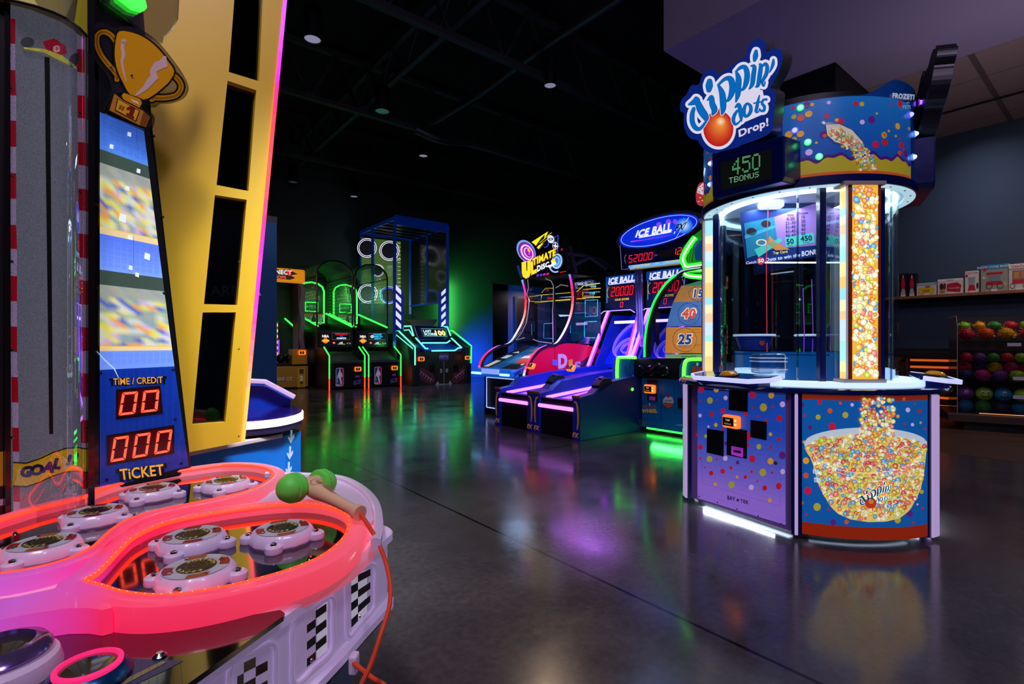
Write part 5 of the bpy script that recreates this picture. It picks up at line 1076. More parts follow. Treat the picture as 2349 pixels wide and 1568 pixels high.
# ---- "#1" trophy cut-out on the tower
tp = plane_px(D0+nd*.03, nd); K = lambda x, y: (x/5.22, y/5.22)
trop = [(1200, 262), (1290, 290), (1375, 335), (1500, 310), (1640, 335), (1800, 420), (1950, 560), (2090, 740), (2170, 850), (2240, 980), (2258, 1080), (2200, 1180), (2060, 1235), (1930, 1240), (1850, 1285), (1760, 1260), (1800, 1330), (1855, 1410), (1830, 1530), (1770, 1560), (1500, 1460), (1290, 1370), (1255, 1310), (1340, 1090), (1280, 900), (1170, 760), (1080, 600), (1056, 450), (1090, 320)]
tc_ = [tuple(v[:2]) for v in crom([(x, y, 0) for x, y in trop], 3, True)]
tb = MB().prism([tp(*K(x, y)) for x, y in tc_], -nd*.006).build('trophy_plaque', clear_mat('plaque_acrylic', (215, 215, 200), .25), T, world=True)
a = Art(lambda x, y, l=0: tp(*K(x, y), l), .0008)
blk = (26, 20, 10); gold = (190, 130, 12); dk_ = (150, 100, 8)
hL = [(1400, 520), (1330, 420), (1240, 380), (1170, 420), (1160, 520), (1200, 640), (1270, 740), (1340, 820), (1400, 900), (1400, 950)]; hR = [(2010, 900), (2060, 890), (2140, 960), (2170, 1050), (2110, 1140), (1980, 1170), (1860, 1170), (1820, 1190)]
for h_ in (hL, hR): a.brush(h_, [52]*len(h_), blk, 0, 10, 1); a.brush(h_, [30]*len(h_), gold, 0, 10, 2); a.brush(h_, [8]*len(h_), (130, 88, 10), 0, 6, 3)
cup = [(1430, 375), (1600, 395), (1760, 470), (1900, 590), (2010, 730), (2085, 850), (2030, 970), (1960, 1040), (1850, 1130), (1720, 1190), (1560, 1130), (1480, 1000), (1410, 850), (1375, 680), (1385, 500)]
cp_ = [tuple(v[:2]) for v in crom([(x, y, 0) for x, y in cup], 3, True)]
a.line(cp_, 46, blk, 3, closed=True); a.poly(cp_, gold, 4)
a.line([(1480, 490), (1465, 570), (1480, 650), (1460, 740), (1475, 840), (1515, 980)], [60, 42, 45, 34, 26, 8], (190, 155, 160), 5); a.disc(1482, 500, 34, (190, 155, 160), lay=5)
a.line([(1975, 670), (1960, 760), (1880, 790), (1830, 850), (1850, 920), (1790, 980), (1740, 1050), (1650, 1120), (1620, 1145)], [30, 120, 110, 80, 100, 90, 60, 40, 10], (190, 155, 160), 5)
a.poly([(1470, 1100), (1700, 1180), (1720, 1250), (1690, 1310), (1470, 1200), (1440, 1150)], blk, 5); a.poly([(1485, 1110), (1680, 1185), (1700, 1235), (1670, 1290), (1480, 1190), (1455, 1145)], gold, 6); a.poly([(1560, 1180), (1650, 1215), (1665, 1255), (1590, 1220)], (215, 175, 160), 7)
a.poly([(1350, 1085), (1470, 1180), (1700, 1290), (1830, 1390), (1815, 1500), (1765, 1545), (1660, 1520), (1290, 1330), (1285, 1280)], blk, 5)
a.poly([(1370, 1120), (1470, 1200), (1720, 1330), (1670, 1500), (1310, 1320)], (165, 105, 40), 7); a.poly([(1720, 1330), (1800, 1400), (1750, 1525), (1670, 1500)], (110, 60, 22), 7); a.poly([(1405, 1175), (1675, 1325), (1630, 1455), (1375, 1320)], blk, 8); a.poly([(1415, 1187), (1664, 1328), (1622, 1443), (1386, 1314)], (200, 145, 30), 9)
a.quadtext('#', ((1415, 1300), (1480, 1335), (1497, 1275), (1432, 1240)), (110, 35, 15), .0, 10)
a.poly([(1510, 1295), (1570, 1262), (1622, 1292), (1590, 1388), (1612, 1402), (1600, 1425), (1508, 1372), (1518, 1348), (1542, 1360), (1560, 1308), (1525, 1320)], (110, 25, 15), 10)
a.build('trophy_print', art_mat('trophy_print', .12, .3), tb)
for x, y in ((1570, 905), (1325, 808)): MB().lathe([(0, .005), (.003, .004), (.0045, 0)], 12, tp(*K(x, y), .002), nd).build('plaque_screw', CHROME, tb, world=True, smooth=True)
# clear crown with green light above the trophy
gl = plane_px(D0+nd*.02, nd)
MB().prism([gl(x, y) for x, y in ((232, -40), (232, 2), (276, 30), (318, 66), (350, 88), (374, 100), (376, 86), (398, 66), (410, 44), (414, -40))], -nd*.01).build('clear_crown', clear_mat('crown_acrylic', (225, 225, 205), .5, .05), T, world=True, bevel=.003)
MB().prism([gl(x, y) for x, y in ((268, -30), (268, 0), (300, 24), (322, 30), (330, 22), (318, -30))], nd*.02).build('green_lamp', glow('green_lamp', (60, 255, 70), 1.6), T, world=True, bevel=.003)
# ---- hammer
hl, hr = P(651, 1122, 1.165), P(751, 1105, 1.30); ax = (hr-hl).normalized(); he = P(826, 1177, 1.10)
t = thing('toy_hammer', 'beige toy mallet with two green ribbed heads lying on the rim', 'hammer', hl)
TAN = mat('tan_rubber', (235, 195, 155), .5, noise=.05); GRN = mat('green_rubber', (105, 235, 85), .5, noise=.05)
mid = hl.lerp(hr, .52)
MB().lathe([(.019, -.036), (.021, -.030), (.020, -.02), (.0195, 0), (.020, .02), (.021, .030), (.019, .036)], 24, mid, ax).build('hammer_core', TAN, t, world=True, smooth=True)
MB().tube([mid.lerp(he, x) for x in (0, .12, .25, .38, .55, .75, .93, .94, 1.0)], [.018, .021, .0205, .0165, .0135, .0125, .0125, .0165, .0165], 20).build('hammer_handle', TAN, t, world=True, smooth=True)
a = Art(frame_fn(mid.lerp(he, .22)+Z*.0215, (he-mid).normalized(), ((he-mid).cross(Z)*-1).normalized(), Z), .0004); a.text('TOY HAMMER', .03, -.004, .009, (150, 110, 78), .02); a.ring(-.005, 0, .014, .0155, (150, 110, 78)); a.build('handle_lettering', PRINT, t)
for c_, s_ in ((mid-ax*.030, -1), (mid+ax*.030, 1)):
    prof = [(.020, 0), (.031, .001), (.0335, .008), (.0345, .0085), (.0345, .016), (.0338, .017), (.0345, .018), (.034, .026), (.032, .027), (.0322, .028), (.030, .036), (.026, .044), (.019, .051), (.010, .055), (0, .056)]
    MB().lathe(prof, 32, c_, ax*s_).build('hammer_head', GRN, t, world=True, smooth=True)
cord = crom([he+(he-mid).normalized()*.002, P(845, 1205, 1.085), P(868, 1245, 1.05), P(885, 1290, 1.03), P(895, 1340, 1.0), P(893, 1390, .97), P(875, 1450, .93), P(852, 1520, .9), P(828, 1572, .88), P(815, 1620, .87)], 6)
tag(MB().tube(cord, .0045, 8).build('hammer_cord', mat('orange_cord', (225, 70, 25), .6), smooth=True), 'orange braided cord hanging from the mallet handle over the table side', 'cord')
cord = crom([P(812, 1520, .98), P(830, 1535, .96), P(855, 1555, .94), P(890, 1580, .92), P(905, 1640, .9)], 6)
tag(MB().tube(cord, .0045, 8).build('tether_cord', mat('orange_cord', (225, 70, 25), .6), smooth=True), 'second orange cord coming out of the white clip low on the table', 'cord')
MB().obox(P(812, 1520, .99), (.008, 0, 0), (0, .012, 0), (0, 0, .018)).build('cord_clip', MILK, T, world=True, bevel=.004)
# ================================================================ yellow tower machine behind
YO = Vector((-1.094, 1.75, 0)); ny = Vector((.63, -.776, 0)).normalized(); yp = plane_px(YO, ny)
T = thing('yellow_tower_game', 'tall yellow cabinet with a column of dark windows and pink LED edge', 'arcade machine', YO)
left = lambda y: 290+(430-290)*(y+60)/1100
def re_(y): return 652-(652-555)*(y/1012)
segs = [(-60, [(542, -60), (605, -60), (594, 186), (525, 165)]), (0, [(522, 185), (588, 207), (570, 438), (497, 424)]), (0, [(493, 447), (566, 458), (544, 699), (468, 697)]), (0, [(465, 716), (541, 716), (517, 968), (441, 974)])]
m = MB(); th = -ny*.03
W4 = [s[1] for s in segs]
lft = [(280, -60)]+[w[0] for w in W4[:1]]
# left field, right field, rails
Lp = [(300, -60), (542, -60), (525, 165), (522, 185), (497, 424), (493, 447), (468, 697), (465, 716), (441, 974), (432, 1037), (405, 1045), (380, 700)]
Rp = [(605, -60), (655, -60), (555, 1012), (510, 1022), (517, 968), (541, 716), (544, 699), (566, 458), (570, 438), (588, 207), (594, 186)]
for pl in (Lp, Rp, [(525, 165), (594, 186), (588, 207), (522, 185)], [(497, 424), (570, 438), (566, 458), (493, 447)], [(468, 697), (544, 699), (541, 716), (465, 716)], [(441, 974), (517, 968), (510, 1022), (432, 1037)]):
    m.prism([yp(*p) for p in pl], th)
m.build('yellow_side_panel', mat('tower_yellow', (212, 172, 38), .38, noise=.05, nscale=2, emit=.02, ecol=(230, 180, 50)), T, world=True)
for i, w_ in enumerate(W4):
    MB().prism([yp(*p)+th*1.0 for p in w_], th*.2).build('window_pane', clear_mat('tower_glass', (120, 118, 110), .14), T, world=True)
MB().prism([yp(*p)+th*1.3 for p in ((527, 12), (580, 14), (578, 82), (526, 74))], th*.1).build('info_sticker', mat('sticker_blue', (20, 45, 120), .5), T, world=True)
m = MB(); N_ = 60
for i in range(N_):
    y0, y1 = -60+1072*i/N_, -60+1072*(i+1)/N_; m.mi = i; k = len(m.v)
    m.bar(yp(re_(y0)+2, y0), yp(re_(y1)+2, y1), .010, .012)
cols = [(-60, (150, 70, 255)), (90, (170, 60, 255)), (150, (220, 40, 210)), (210, (255, 30, 110)), (300, (255, 40, 50)), (420, (255, 60, 60)), (520, (255, 30, 110)), (640, (255, 40, 190)), (700, (255, 40, 150)), (800, (255, 90, 90)), (900, (255, 140, 70)), (1012, (255, 140, 60))]
ms = []
for i in range(N_):
    y = -60+1072*(i+.5)/N_
    for (ya, ca), (yb, cb) in zip(cols, cols[1:]):
        if ya <= y <= yb: c_ = lerpc(ca, cb, (y-ya)/(yb-ya))
    q = tuple(int(v/12)*12 for v in c_); ms.append(glow('edge_led_%d_%d_%d' % q, q, 2.2))
m.build('led_edge_strip', ms, T, world=True)
m = MB()
for i in range(3): m.lathe([(0, .001), (.0025, 0)], 8, yp(548+i*0, 1000-i*200, .001), ny)
m.build('panel_rivet', BLACKM, T, world=True)
# body behind the panel so it has real depth
bk = [yp(300, -60), yp(300, -60)]
def at(px, D): return Vector(((px-CX)/F*D, D, 0))
MB().prism([Vector((yp(640, 788).x-.02, yp(640, 788).y+.03, 2.55)), Vector((yp(330, 788).x, yp(330, 788).y+.05, 2.55)), Vector((-1.9, 2.4, 2.55)), Vector((-1.3, 2.7, 2.55))], Z*.1).build('top_panel', BLACKM, T, world=True)
# ---- blue kiosk attached to it
b0, b1, b2 = at(425, 1.80), at(655, 2.20), at(690, 2.32); MB().prism([b0, b1, b2, at(600, 2.75), at(420, 2.5)], Z*.655).build('blue_base', mat('base_blue', (15, 120, 225), .4, noise=.06), T, world=True)
MB().prism([b0-Vector((.0, .04, 0))+Z*.655, b1+Vector((.01, -.05, .655)), at(648, 2.32)+Z*.655, at(440, 1.98)+Z*.655], Z*.018).build('white_ledge', mat('ledge_white', (225, 205, 200), .45, noise=.1), T, world=True, bevel=.004)
nb = (b2-b1).cross(Z).normalized(); a = Art(plane_px(b1, nb), .0015)
for i, (x, y) in enumerate(((669, 1001), (666, 1038), (663, 1074))):
    a.poly([(x-2.5, y-15), (x+2, y-15), (x+1.5, y-1), (x+6.5, y-6), (x+6, y+2), (x-2, y+16), (x-8, y+4), (x-7.5, y-1), (x-3, y+3)], (200, 210, 235))
a.build('arrow_print', art_mat('arrow_print', .25), T)
zc = .735; ct = crom([at(540, 2.0), at(600, 2.05), at(650, 2.13), at(685, 2.25), at(692, 2.36), at(672, 2.5), at(640, 2.6)], 6); poly = [Vector((p.x, p.y, zc)) for p in ct]
MB().prism(poly+[at(560, 2.7)+Z*zc, at(500, 2.4)+Z*zc], Z*.012).build('kiosk_counter', mat('violet_gloss', (40, 25, 120), .12, coat=.8), T, world=True)
MB().prism([p-Z*.05 for p in poly]+[at(560, 2.7)+Z*(zc-.05), at(500, 2.4)+Z*(zc-.05)], Z*.048).build('counter_underside', mat('dark_violet', (38, 26, 62), .5), T, world=True)
MB().sweep([p-Z*.008 for p in poly[:28]], [(-.004, -.015), (.006, -.015), (.006, .015), (-.004, .015)]).build('counter_led_edge', glow('counter_led_white', (240, 225, 255), 2.6), T, world=True)
kp = plane_px(at(620, 2.42), Vector((.45, -.89, 0))); kb = [kp(*p) for p in ((548, 880), (612, 884), (668, 915), (664, 960), (548, 990))]
MB().prism(kb, Vector((-.45, .89, 0))*.25).build('kiosk_back', mat('kiosk_blue', (5, 50, 175), .35), T, world=True, bevel=.004)
ke = [kp(548, 873), kp(566, 871), kp(610, 873), kp(677, 908)]
MB().sweep([p+Vector((.01, -.03, 0)) for p in ke], [(-.008, -.012), (.03, -.012), (.03, .010), (-.008, .010)]).build('kiosk_bumper', mat('bumper_lilac', (220, 185, 225), .35, emit=.1, ecol=(200, 150, 210)), T, world=True, bevel=.004)
# ---- tall blue partition farther back
pp = at(616, 4.0); npn = U*-1; bp = plane_px(pp, npn)
T2 = thing('blue_partition', 'tall dark-blue partition with a grey cap seen past the yellow tower', 'partition', at(616, 4.0))
def bz(px, z): q = bp(px, HZ); return Vector((q.x, q.y, z))
MB().prism([bz(380, 0), bz(635, 0), bz(635, 2.0), bz(380, 2.0)], U*.12).build('partition_panel', mat('partition_blue', (8, 72, 125), .5, noise=.06), T2, world=True)
MB().prism([bz(378, 2.0), bz(636, 2.0), bz(636, 2.05), bz(378, 2.05)], U*.13).build('partition_cap', mat('partition_cap', (50, 50, 56), .6), T2, world=True)
a = Art(bp, .003); a.quadtext('ARENA', ((482, 678), (600, 678), (600, 655), (482, 655)), (130, 150, 195), .02); a.build('partition_lettering', art_mat('partition_letters', .15), T2)
area('kiosk_fill_light', (-.1, 1.3, 2.6), (-.95, 2.3, .5), .3, (.85, .9, 1), 6, spread=45)  # added light without a fixture, brightens the kiosk's blue base
area('partition_fill_light', Vector((-1.2, 2.9, 3.0)), pp+Z*1.2, .3, (.6, .75, 1), 6)  # fill put in for the blue partition, no lamp hangs here
# ================================================================ far row: basketball cages, football throw, connect hoops
GRN_N = glow('green_neon', (50, 255, 70), 3.0); RED_N = glow('red_neon', (255, 60, 30), 2.6); CYN_N = glow('mint_neon', (90, 255, 190), 2.4)
CAGE = mat('cage_black', (18, 22, 20), .4)
def lt(root_m):  # local frame art helper
    return None
def hoops(x, y, lab, msg):
    T = thing('basketball_game', lab, 'arcade machine', (x, y, 0), ANG, 'caged basketball games')
    W = .86
    MB().box(0.03, W-.03, .02, .72, .04, .655).build('front_cabinet', mat('cabinet_black', (24, 22, 24), .35, coat=.3), T, world=False, bevel=.006)
    MB().box(.03, W-.03, .0, .10, .60, .665).build('front_ledge', mat('ledge_grey', (70, 80, 74), .3), T, bevel=.006)
    side = [(0, 0), (0, .78), (.35, .96), (.75, .96), (.75, 1.40), (2.4, 1.40), (2.4, 0)]
    for sx in (0, W-.03):
        MB().prism([(sx, a, b) for a, b in side], (.03, 0, 0)).build('side_panel', mat('side_black', (22, 20, 24), .4, noise=.05), T)
        MB().tube([(sx+.015, -.012, .27), (sx+.015, -.012, .78), (sx+.015, .34, .975)], .014, 6).build('neon_tube', GRN_N, T)
        MB().tube([(sx+.015, -.012, .0), (sx+.015, -.012, .27)], .014, 6).build('neon_tube', RED_N, T)
        MB().tube([(sx+.015, .76, 1.47), (sx+.015, 2.63, 1.88)], .020, 6).build('rail_light', GRN_N, T)
        MB().prism([(sx, .75, 1.38), (sx, .75, 1.45), (sx, 2.65, 1.84), (sx, 2.65, 1.38)], (.03, 0, 0)).build('side_board', mat('side_black', (22, 20, 24), .4), T)
    MB().add([(.03, .1, .62), (W-.03, .1, .62), (W-.03, .75, .86), (.03, .75, .86)], [(0, 1, 2, 3)]).build('ball_ramp', mat('ramp_grey', (40, 46, 44), .4), T)
    MB().box(.03, W-.03, .70, .80, .96, 1.36).build('score_box', BLACKM, T, bevel=.01)
    a = Art(frame_fn((0, .695, 0), (1, 0, 0), (0, 0, 1), (0, -1, 0)), .003); a.poly([(.05, 1.0), (.81, 1.0), (.81, 1.33), (.05, 1.33)], (10, 10, 12)); a.lay = 2
    a.disc(.17, 1.12, .062, (235, 120, 20), n=20); a.text('NBA', .17, 1.2, .06, (235, 225, 215), .04, sx=.9, lay=3); a.text('HOOPS', .17, 1.10, .045, (250, 190, 60), .04, sx=.8, lay=3)
    a.line([(.32, 1.15), (.76, 1.15), (.76, 1.31), (.32, 1.31)], .006, (110, 110, 110), 3, closed=True)
    for i, (s, c) in enumerate(msg): a.text(s, .55 if len(msg) == 3 else .62, 1.265-.05*i, .036, c, .04, lay=3)
    if len(msg) == 3 and msg[0][0] == 'COOLEST': a.disc(.41, 1.23, .05, (215, 205, 215), .038, lay=3); a.text('ICE', .41, 1.215, .035, (170, 40, 60), .03, lay=4)
    a.disc(.37, 1.07, .035, (220, 30, 50), .026, lay=3); a.text('15', .37, 1.058, .028, (255, 200, 190), .03, lay=4)
    for i in range(3): a.poly([(.50+.03*i, 1.055), (.525+.03*i, 1.055), (.512+.03*i, 1.08+.012*i), (.495+.03*i, 1.07+.01*i)], (215, 215, 215), 3)
    a.poly([(.46, 1.035), (.64, 1.035), (.64, 1.045), (.46, 1.045)], (190, 190, 190), 3); a.ring(.70, 1.06, .012, .018, (200, 150, 90), lay=3); a.ring(.76, 1.06, .012, .018, (180, 180, 180), lay=3)
    a.build('score_screen', art_mat('score_screen_print', 1.1, .3), T, world=False)
    a = Art(frame_fn((0, .015, 0), (1, 0, 0), (0, 0, 1), (0, -1, 0)), .003)
    def rr(x0, x1, z0, z1, r, c, l):
        pts = []
        for cx, cz, t0 in ((x1-r, z1-r, 0), (x0+r, z1-r, 90), (x0+r, z0+r, 180), (x1-r, z0+r, 270)): pts += [(cx+r*math.cos(R(t0+t)), cz+r*math.sin(R(t0+t))) for t in (0, 30, 60, 90)]
        a.poly(pts, c, l)
    rr(.17, .35, .08, .50, .04, (150, 140, 165), 1); rr(.18, .26, .09, .49, .03, (24, 38, 105), 2); rr(.26, .34, .09, .49, .03, (120, 20, 45), 2)
    a.poly([(.255, .475), (.275, .46), (.27, .42), (.31, .37), (.325, .30), (.30, .28), (.285, .32), (.29, .24), (.31, .15), (.30, .10), (.28, .12), (.262, .2), (.24, .26), (.215, .3), (.20, .22), (.215, .19), (.21, .16), (.195, .19), (.195, .30), (.225, .38), (.24, .42)], (165, 155, 185), 3); a.text('NBA', .215, .10, .035, (165, 155, 185), .02, lay=3)
    a.text('ICE', .68, .12, .085, (60, 55, 120), .05, shear=.3, lay=2, rot=.15); a.line([(.60, .10), (.76, .13)], .012, (60, 55, 120), 2)
    a.poly([(.63, .26), (.72, .26), (.72, .31), (.63, .31)], (130, 40, 150), 2); a.poly([(.65, .26), (.70, .26), (.70, .28), (.65, .28)], (20, 10, 24), 3)
    a.build('front_print', art_mat('hoops_front_print', .35, .35), T, world=False)
    q = ROOT[T.name]; card_reader(T, q @ Vector((.68, .015, .46)), V, -U, 1.25)
    # cage: arched hoops and wire net
    m = MB(); cw = W/2
    def arch(yy): return [(.0, yy, 1.4), (.0, yy, 2.72)]+[(cw-cw*math.cos(math.pi*i/8), yy, 2.72+.33*math.sin(math.pi*i/8)) for i in range(1, 8)]+[(W, yy, 2.72), (W, yy, 1.4)]
    for yy in (.78, 2.63): m.tube(arch(yy), .022, 6)
    for p0, p1 in (((0, .78, 2.72), (0, 2.63, 2.72)), ((W, .78, 2.72), (W, 2.63, 2.72)), ((cw, .78, 3.05), (cw, 2.63, 3.05))): m.bar(p0, p1, .02)
    m.build('cage_frame', CAGE, T)
    m = MB()
    for sx in (0, W):
        for i in range(1, 15): z = 1.5+i*.085; m.bar((sx, .78, z), (sx, 2.63, z), .008)
        for i in range(1, 19): yy = .78+i*.1; m.bar((sx, yy, 1.45), (sx, yy, 2.72), .005)
    for i in range(1, 26): yy = .78+i*.07; m.tube([(p[0], yy, p[2]) for p in arch(yy)[1:-1]], .007, 4, caps=False)
    m.build('cage_net', mat('net_green_lit', (70, 120, 80), .5), T)  # green neon light on the wires is put into their colour
    # backboard
    bb = MB().box(.08, W-.08, 2.55, 2.57, 1.55, 2.8).build('backboard', mat('backboard_dark', (14, 18, 16), .3), T)
    fr = [(.10, 2.535, 1.62), (.10, 2.535, 2.45)]+[(cw-.33*math.cos(math.pi*i/6), 2.535, 2.48+.22*math.sin(math.pi*i/6)) for i in range(7)]+[(W-.10, 2.535, 2.45), (W-.10, 2.535, 1.62)]
    MB().tube(fr, .022, 6, closed=True).build('board_light', GRN_N, bb, world=False); MB().tube([(.27, 2.53, 1.92), (.59, 2.53, 1.92), (.59, 2.53, 2.16), (.27, 2.53, 2.16)], .016, 6, closed=True).build('target_light', GRN_N, bb)
    a = Art(frame_fn((0, 2.545, 0), (1, 0, 0), (0, 0, 1), (0, -1, 0)), .003); a.disc(cw, 2.36, .15, (45, 48, 30), n=20); a.text('NBA', cw, 2.36, .10, (95, 85, 50), .04, lay=2); a.text('HOOPS', cw, 2.25, .09, (95, 85, 50), .04, lay=2); a.text('NBA', cw+.0, 2.0, .09, (60, 150, 90), .02, lay=2)
    a.seg7('0', ((cw-.01, 2.55), (cw+.07, 2.55), (cw+.08, 2.69), (cw+.0, 2.69)), (255, 40, 40), 3); a.build('board_print', art_mat('board_print', .6), bb, world=False)
    for hx in (.30, .58):
        hh = MB().tube([(hx+.115*math.cos(t), 2.40+.115*math.sin(t), 1.83) for t in [2*math.pi*i/16 for i in range(16)]], .011, 6, closed=True).build('hoop', mat('hoop_orange', (215, 80, 30), .4, emit=.25), T)
        m = MB()
        for i in range(12):
            t0, t1 = 2*math.pi*i/12, 2*math.pi*(i+1)/12
            for (r0, z0, r1, z1) in ((.115, 1.83, .09, 1.74), (.09, 1.74, .07, 1.64), (.07, 1.64, .065, 1.56)):
                m.bar((hx+r0*math.cos(t0), 2.4+r0*math.sin(t0), z0), (hx+r1*math.cos(t1), 2.4+r1*math.sin(t1), z1), .006); m.bar((hx+r0*math.cos(t1), 2.4+r0*math.sin(t1), z0), (hx+r1*math.cos(t0), 2.4+r1*math.sin(t0), z1), .006)
        m.build('hoop_net', mat('net_white', (200, 205, 200), .6, emit=.12), hh)
    return T
T1 = hoops(-4.12, 11.5, 'caged basketball game outlined in green neon, nearer the yellow hoops game', [('PRESS MULTI', (230, 30, 40)), ('TO', (40, 90, 230)), ('COMPETE', (225, 225, 235))])
T2_ = hoops(-3.40, 12.08, 'caged basketball game with green neon rails beside the tall football game', [('COOLEST', (60, 190, 240)), ('GAMES ON', (60, 190, 240)), ('EARTH', (60, 190, 240))])
area('hoops_green_wash', Vector((-4.1, 12.9, 2.3)), Vector((-4.6, 13.6, 1.8)), .5, (.2, 1, .3), 7)
area('hoops_green_wash', Vector((-3.3, 13.5, 2.3)), Vector((-3.8, 14.2, 1.8)), .5, (.2, 1, .3), 7)
# ---- yellow connect-and-shoot game
O = Vector((-4.86, 12.22, 0))-V*1.05
T = thing('connect_hoops_game', 'yellow basketball connect game with an orange header beside the blue partition', 'arcade machine', O, ANG)
MB().box(0, 1.05, 0, .8, .03, .52).build('yellow_base', mat('hoops_yellow', (190, 140, 40), .4), T, bevel=.01)
MB().box(.0, 1.05, .15, 1.0, .52, .60).build('ball_tray', BLACKM, T)
MB().box(.68, 1.03, .0, .3, .56, .92).build('coin_box', mat('hoops_yellow', (190, 140, 40), .4), T, bevel=.01)
MB().box(.0, 1.06, .25, .5, 2.52, 2.84).build('header', mat('header_orange', (235, 150, 30), .35, emit=.55, ecol=(240, 150, 20)), T, bevel=.04)
MB().box(.95, 1.0, .45, .9, .9, 2.55).build('wavy_post', mat('post_lilac', (75, 62, 82), .5), T)
m = MB(); wv = [(1.0+.02*math.sin(z*9), .32, z) for z in [.9+.08*i for i in range(21)]]; m.sweep(wv, [(-.05, -.02), (.05, -.02), (.05, .02), (-.05, .02)], up=(0, 1, 0)); m.build('wavy_side_trim', mat('post_lilac2', (110, 92, 118), .5), T, smooth=True)
MB().box(0, 1.0, 2.3, 2.35, 1.2, 2.5).build('rear_panel', mat('rear_dark', (16, 16, 18), .5), T)
a = Art(frame_fn((0, .245, 0), (1, 0, 0), (0, 0, 1), (0, -1, 0)), .004); a.text('CONNECT', .05, 2.69, .10, (230, 225, 220), .05, align='l', sx=.95, lay=2); a.text('4', .60, 2.67, .16, (200, 30, 40), .06, align='l', lay=2); a.poly([(.02, 2.57), (.70, 2.57), (.82, 2.62), (.72, 2.68), (.88, 2.72), (.70, 2.80), (.02, 2.80)], (30, 18, 18)); a.text('HOOPS', .25, 2.58, .075, (225, 80, 40), .04, align='l', lay=2)
a.build('header_print', art_mat('header_print', .8), T, world=False)
a = Art(frame_fn((0, -.004, 0), (1, 0, 0), (0, 0, 1), (0, -1, 0)), .004); a.text('CONNECT', .14, .20, .075, (180, 165, 150), .05, align='l'); a.text('4', .48, .19, .09, (110, 30, 30), .05, align='l'); a.poly([(.80, .02), (.98, .02), (.98, .47), (.80, .47)], (175, 130, 40)); a.lay = 2; a.poly([(.84, .34), (.94, .34), (.94, .45), (.84, .45)], (60, 48, 30)); a.text('2', .89, .19, .10, (210, 200, 200), .05); a.disc(.89, .13, .04, (40, 30, 25), .02); a.text('2', .89, .05, .06, (90, 60, 50)); a.line([(.33, .52), (.33, .22)], .03, (170, 160, 190)); a.build('base_print', art_mat('base_print', .1), T, world=False)
m = MB().box(.22, .72, 1.35, 1.40, .72, 1.62).build('connect_grid', mat('grid_blue', (20, 100, 170), .4, emit=.3, ecol=(20, 100, 170)), T)
a = Art(frame_fn((0, 1.345, 0), (1, 0, 0), (0, 0, 1), (0, -1, 0)), .004)
for i in range(6):
    for j in range(3): a.disc(.66-.17*j, .80+.145*i, .058, (245, 190, 80), n=18)
a.build('grid_discs', art_mat('grid_discs', 1.0), m, world=False)
MB().tube([(.60, 1.9, 1.45), (.60, 1.9, 2.38), (1.0, 1.9, 2.38)], .018, 6).build('neon_tube', GRN_N, T); MB().tube([(1.02, .75, 1.40), (1.02, 2.2, 1.82)], .02, 6).build('rail_light', GRN_N, T); MB().tube([(.9, 2.2, 1.7), (.9, 2.2, 2.55), (.6, 2.2, 2.7)], .018, 6).build('neon_tube', GRN_N, T)
MB().tube([(.72, 2.2, 1.98), (1.0, 2.2, 1.98), (1.0, 2.2, 2.2), (.72, 2.2, 2.2)], .014, 6, closed=True).build('target_light', GRN_N, T)
m = MB()
for x0 in (.50, .62): m.tube([(x0, .9, .8), (x0+.08, 1.2, 1.15)], .012, 6)
m.build('violet_tube', glow('violet_tube_lit', (150, 60, 255), 1.4), T)
hh = MB().tube([(.42+.12*math.cos(t), 1.2+.12*math.sin(t), 1.96) for t in [2*math.pi*i/14 for i in range(14)]], .01, 5, closed=True).build('hoop', mat('hoop_orange', (215, 80, 30), .4), T); m = MB()
for i in range(12):
    t0, t1 = 2*math.pi*i/12, 2*math.pi*(i+1)/12
    for (r0, z0, r1, z1) in ((.12, 1.96, .10, 1.86), (.10, 1.86, .08, 1.77), (.08, 1.77, .075, 1.69)):
        m.bar((.42+r0*math.cos(t0), 1.2+r0*math.sin(t0), z0), (.42+r1*math.cos(t1), 1.2+r1*math.sin(t1), z1), .006); m.bar((.42+r0*math.cos(t1), 1.2+r0*math.sin(t1), z0), (.42+r1*math.cos(t0), 1.2+r1*math.sin(t0), z1), .006)
m.build('hoop_net', mat('net_white', (200, 205, 200), .6, emit=.12), hh)
for k, xx in enumerate((.30, .52, .70)):
    tag(MB().ball(ROOT[T.name] @ Vector((xx, .35, .70)), .105, 18, 10).build('black_ball', mat('shiny_black_ball', (15, 14, 14), .15), smooth=True), 'shiny black ball in the yellow game tray, %s' % ('left', 'middle', 'right')[k], 'ball', 'balls in the yellow tray')
card_reader(T, ROOT[T.name] @ Vector((.90, -.0, .84)), V, -U, 1.25)
area('connect_wash', ROOT[T.name] @ Vector((.5, -1.6, 2.6)), ROOT[T.name] @ Vector((.6, 0, .4)), .3, (1, .8, .6), 10)
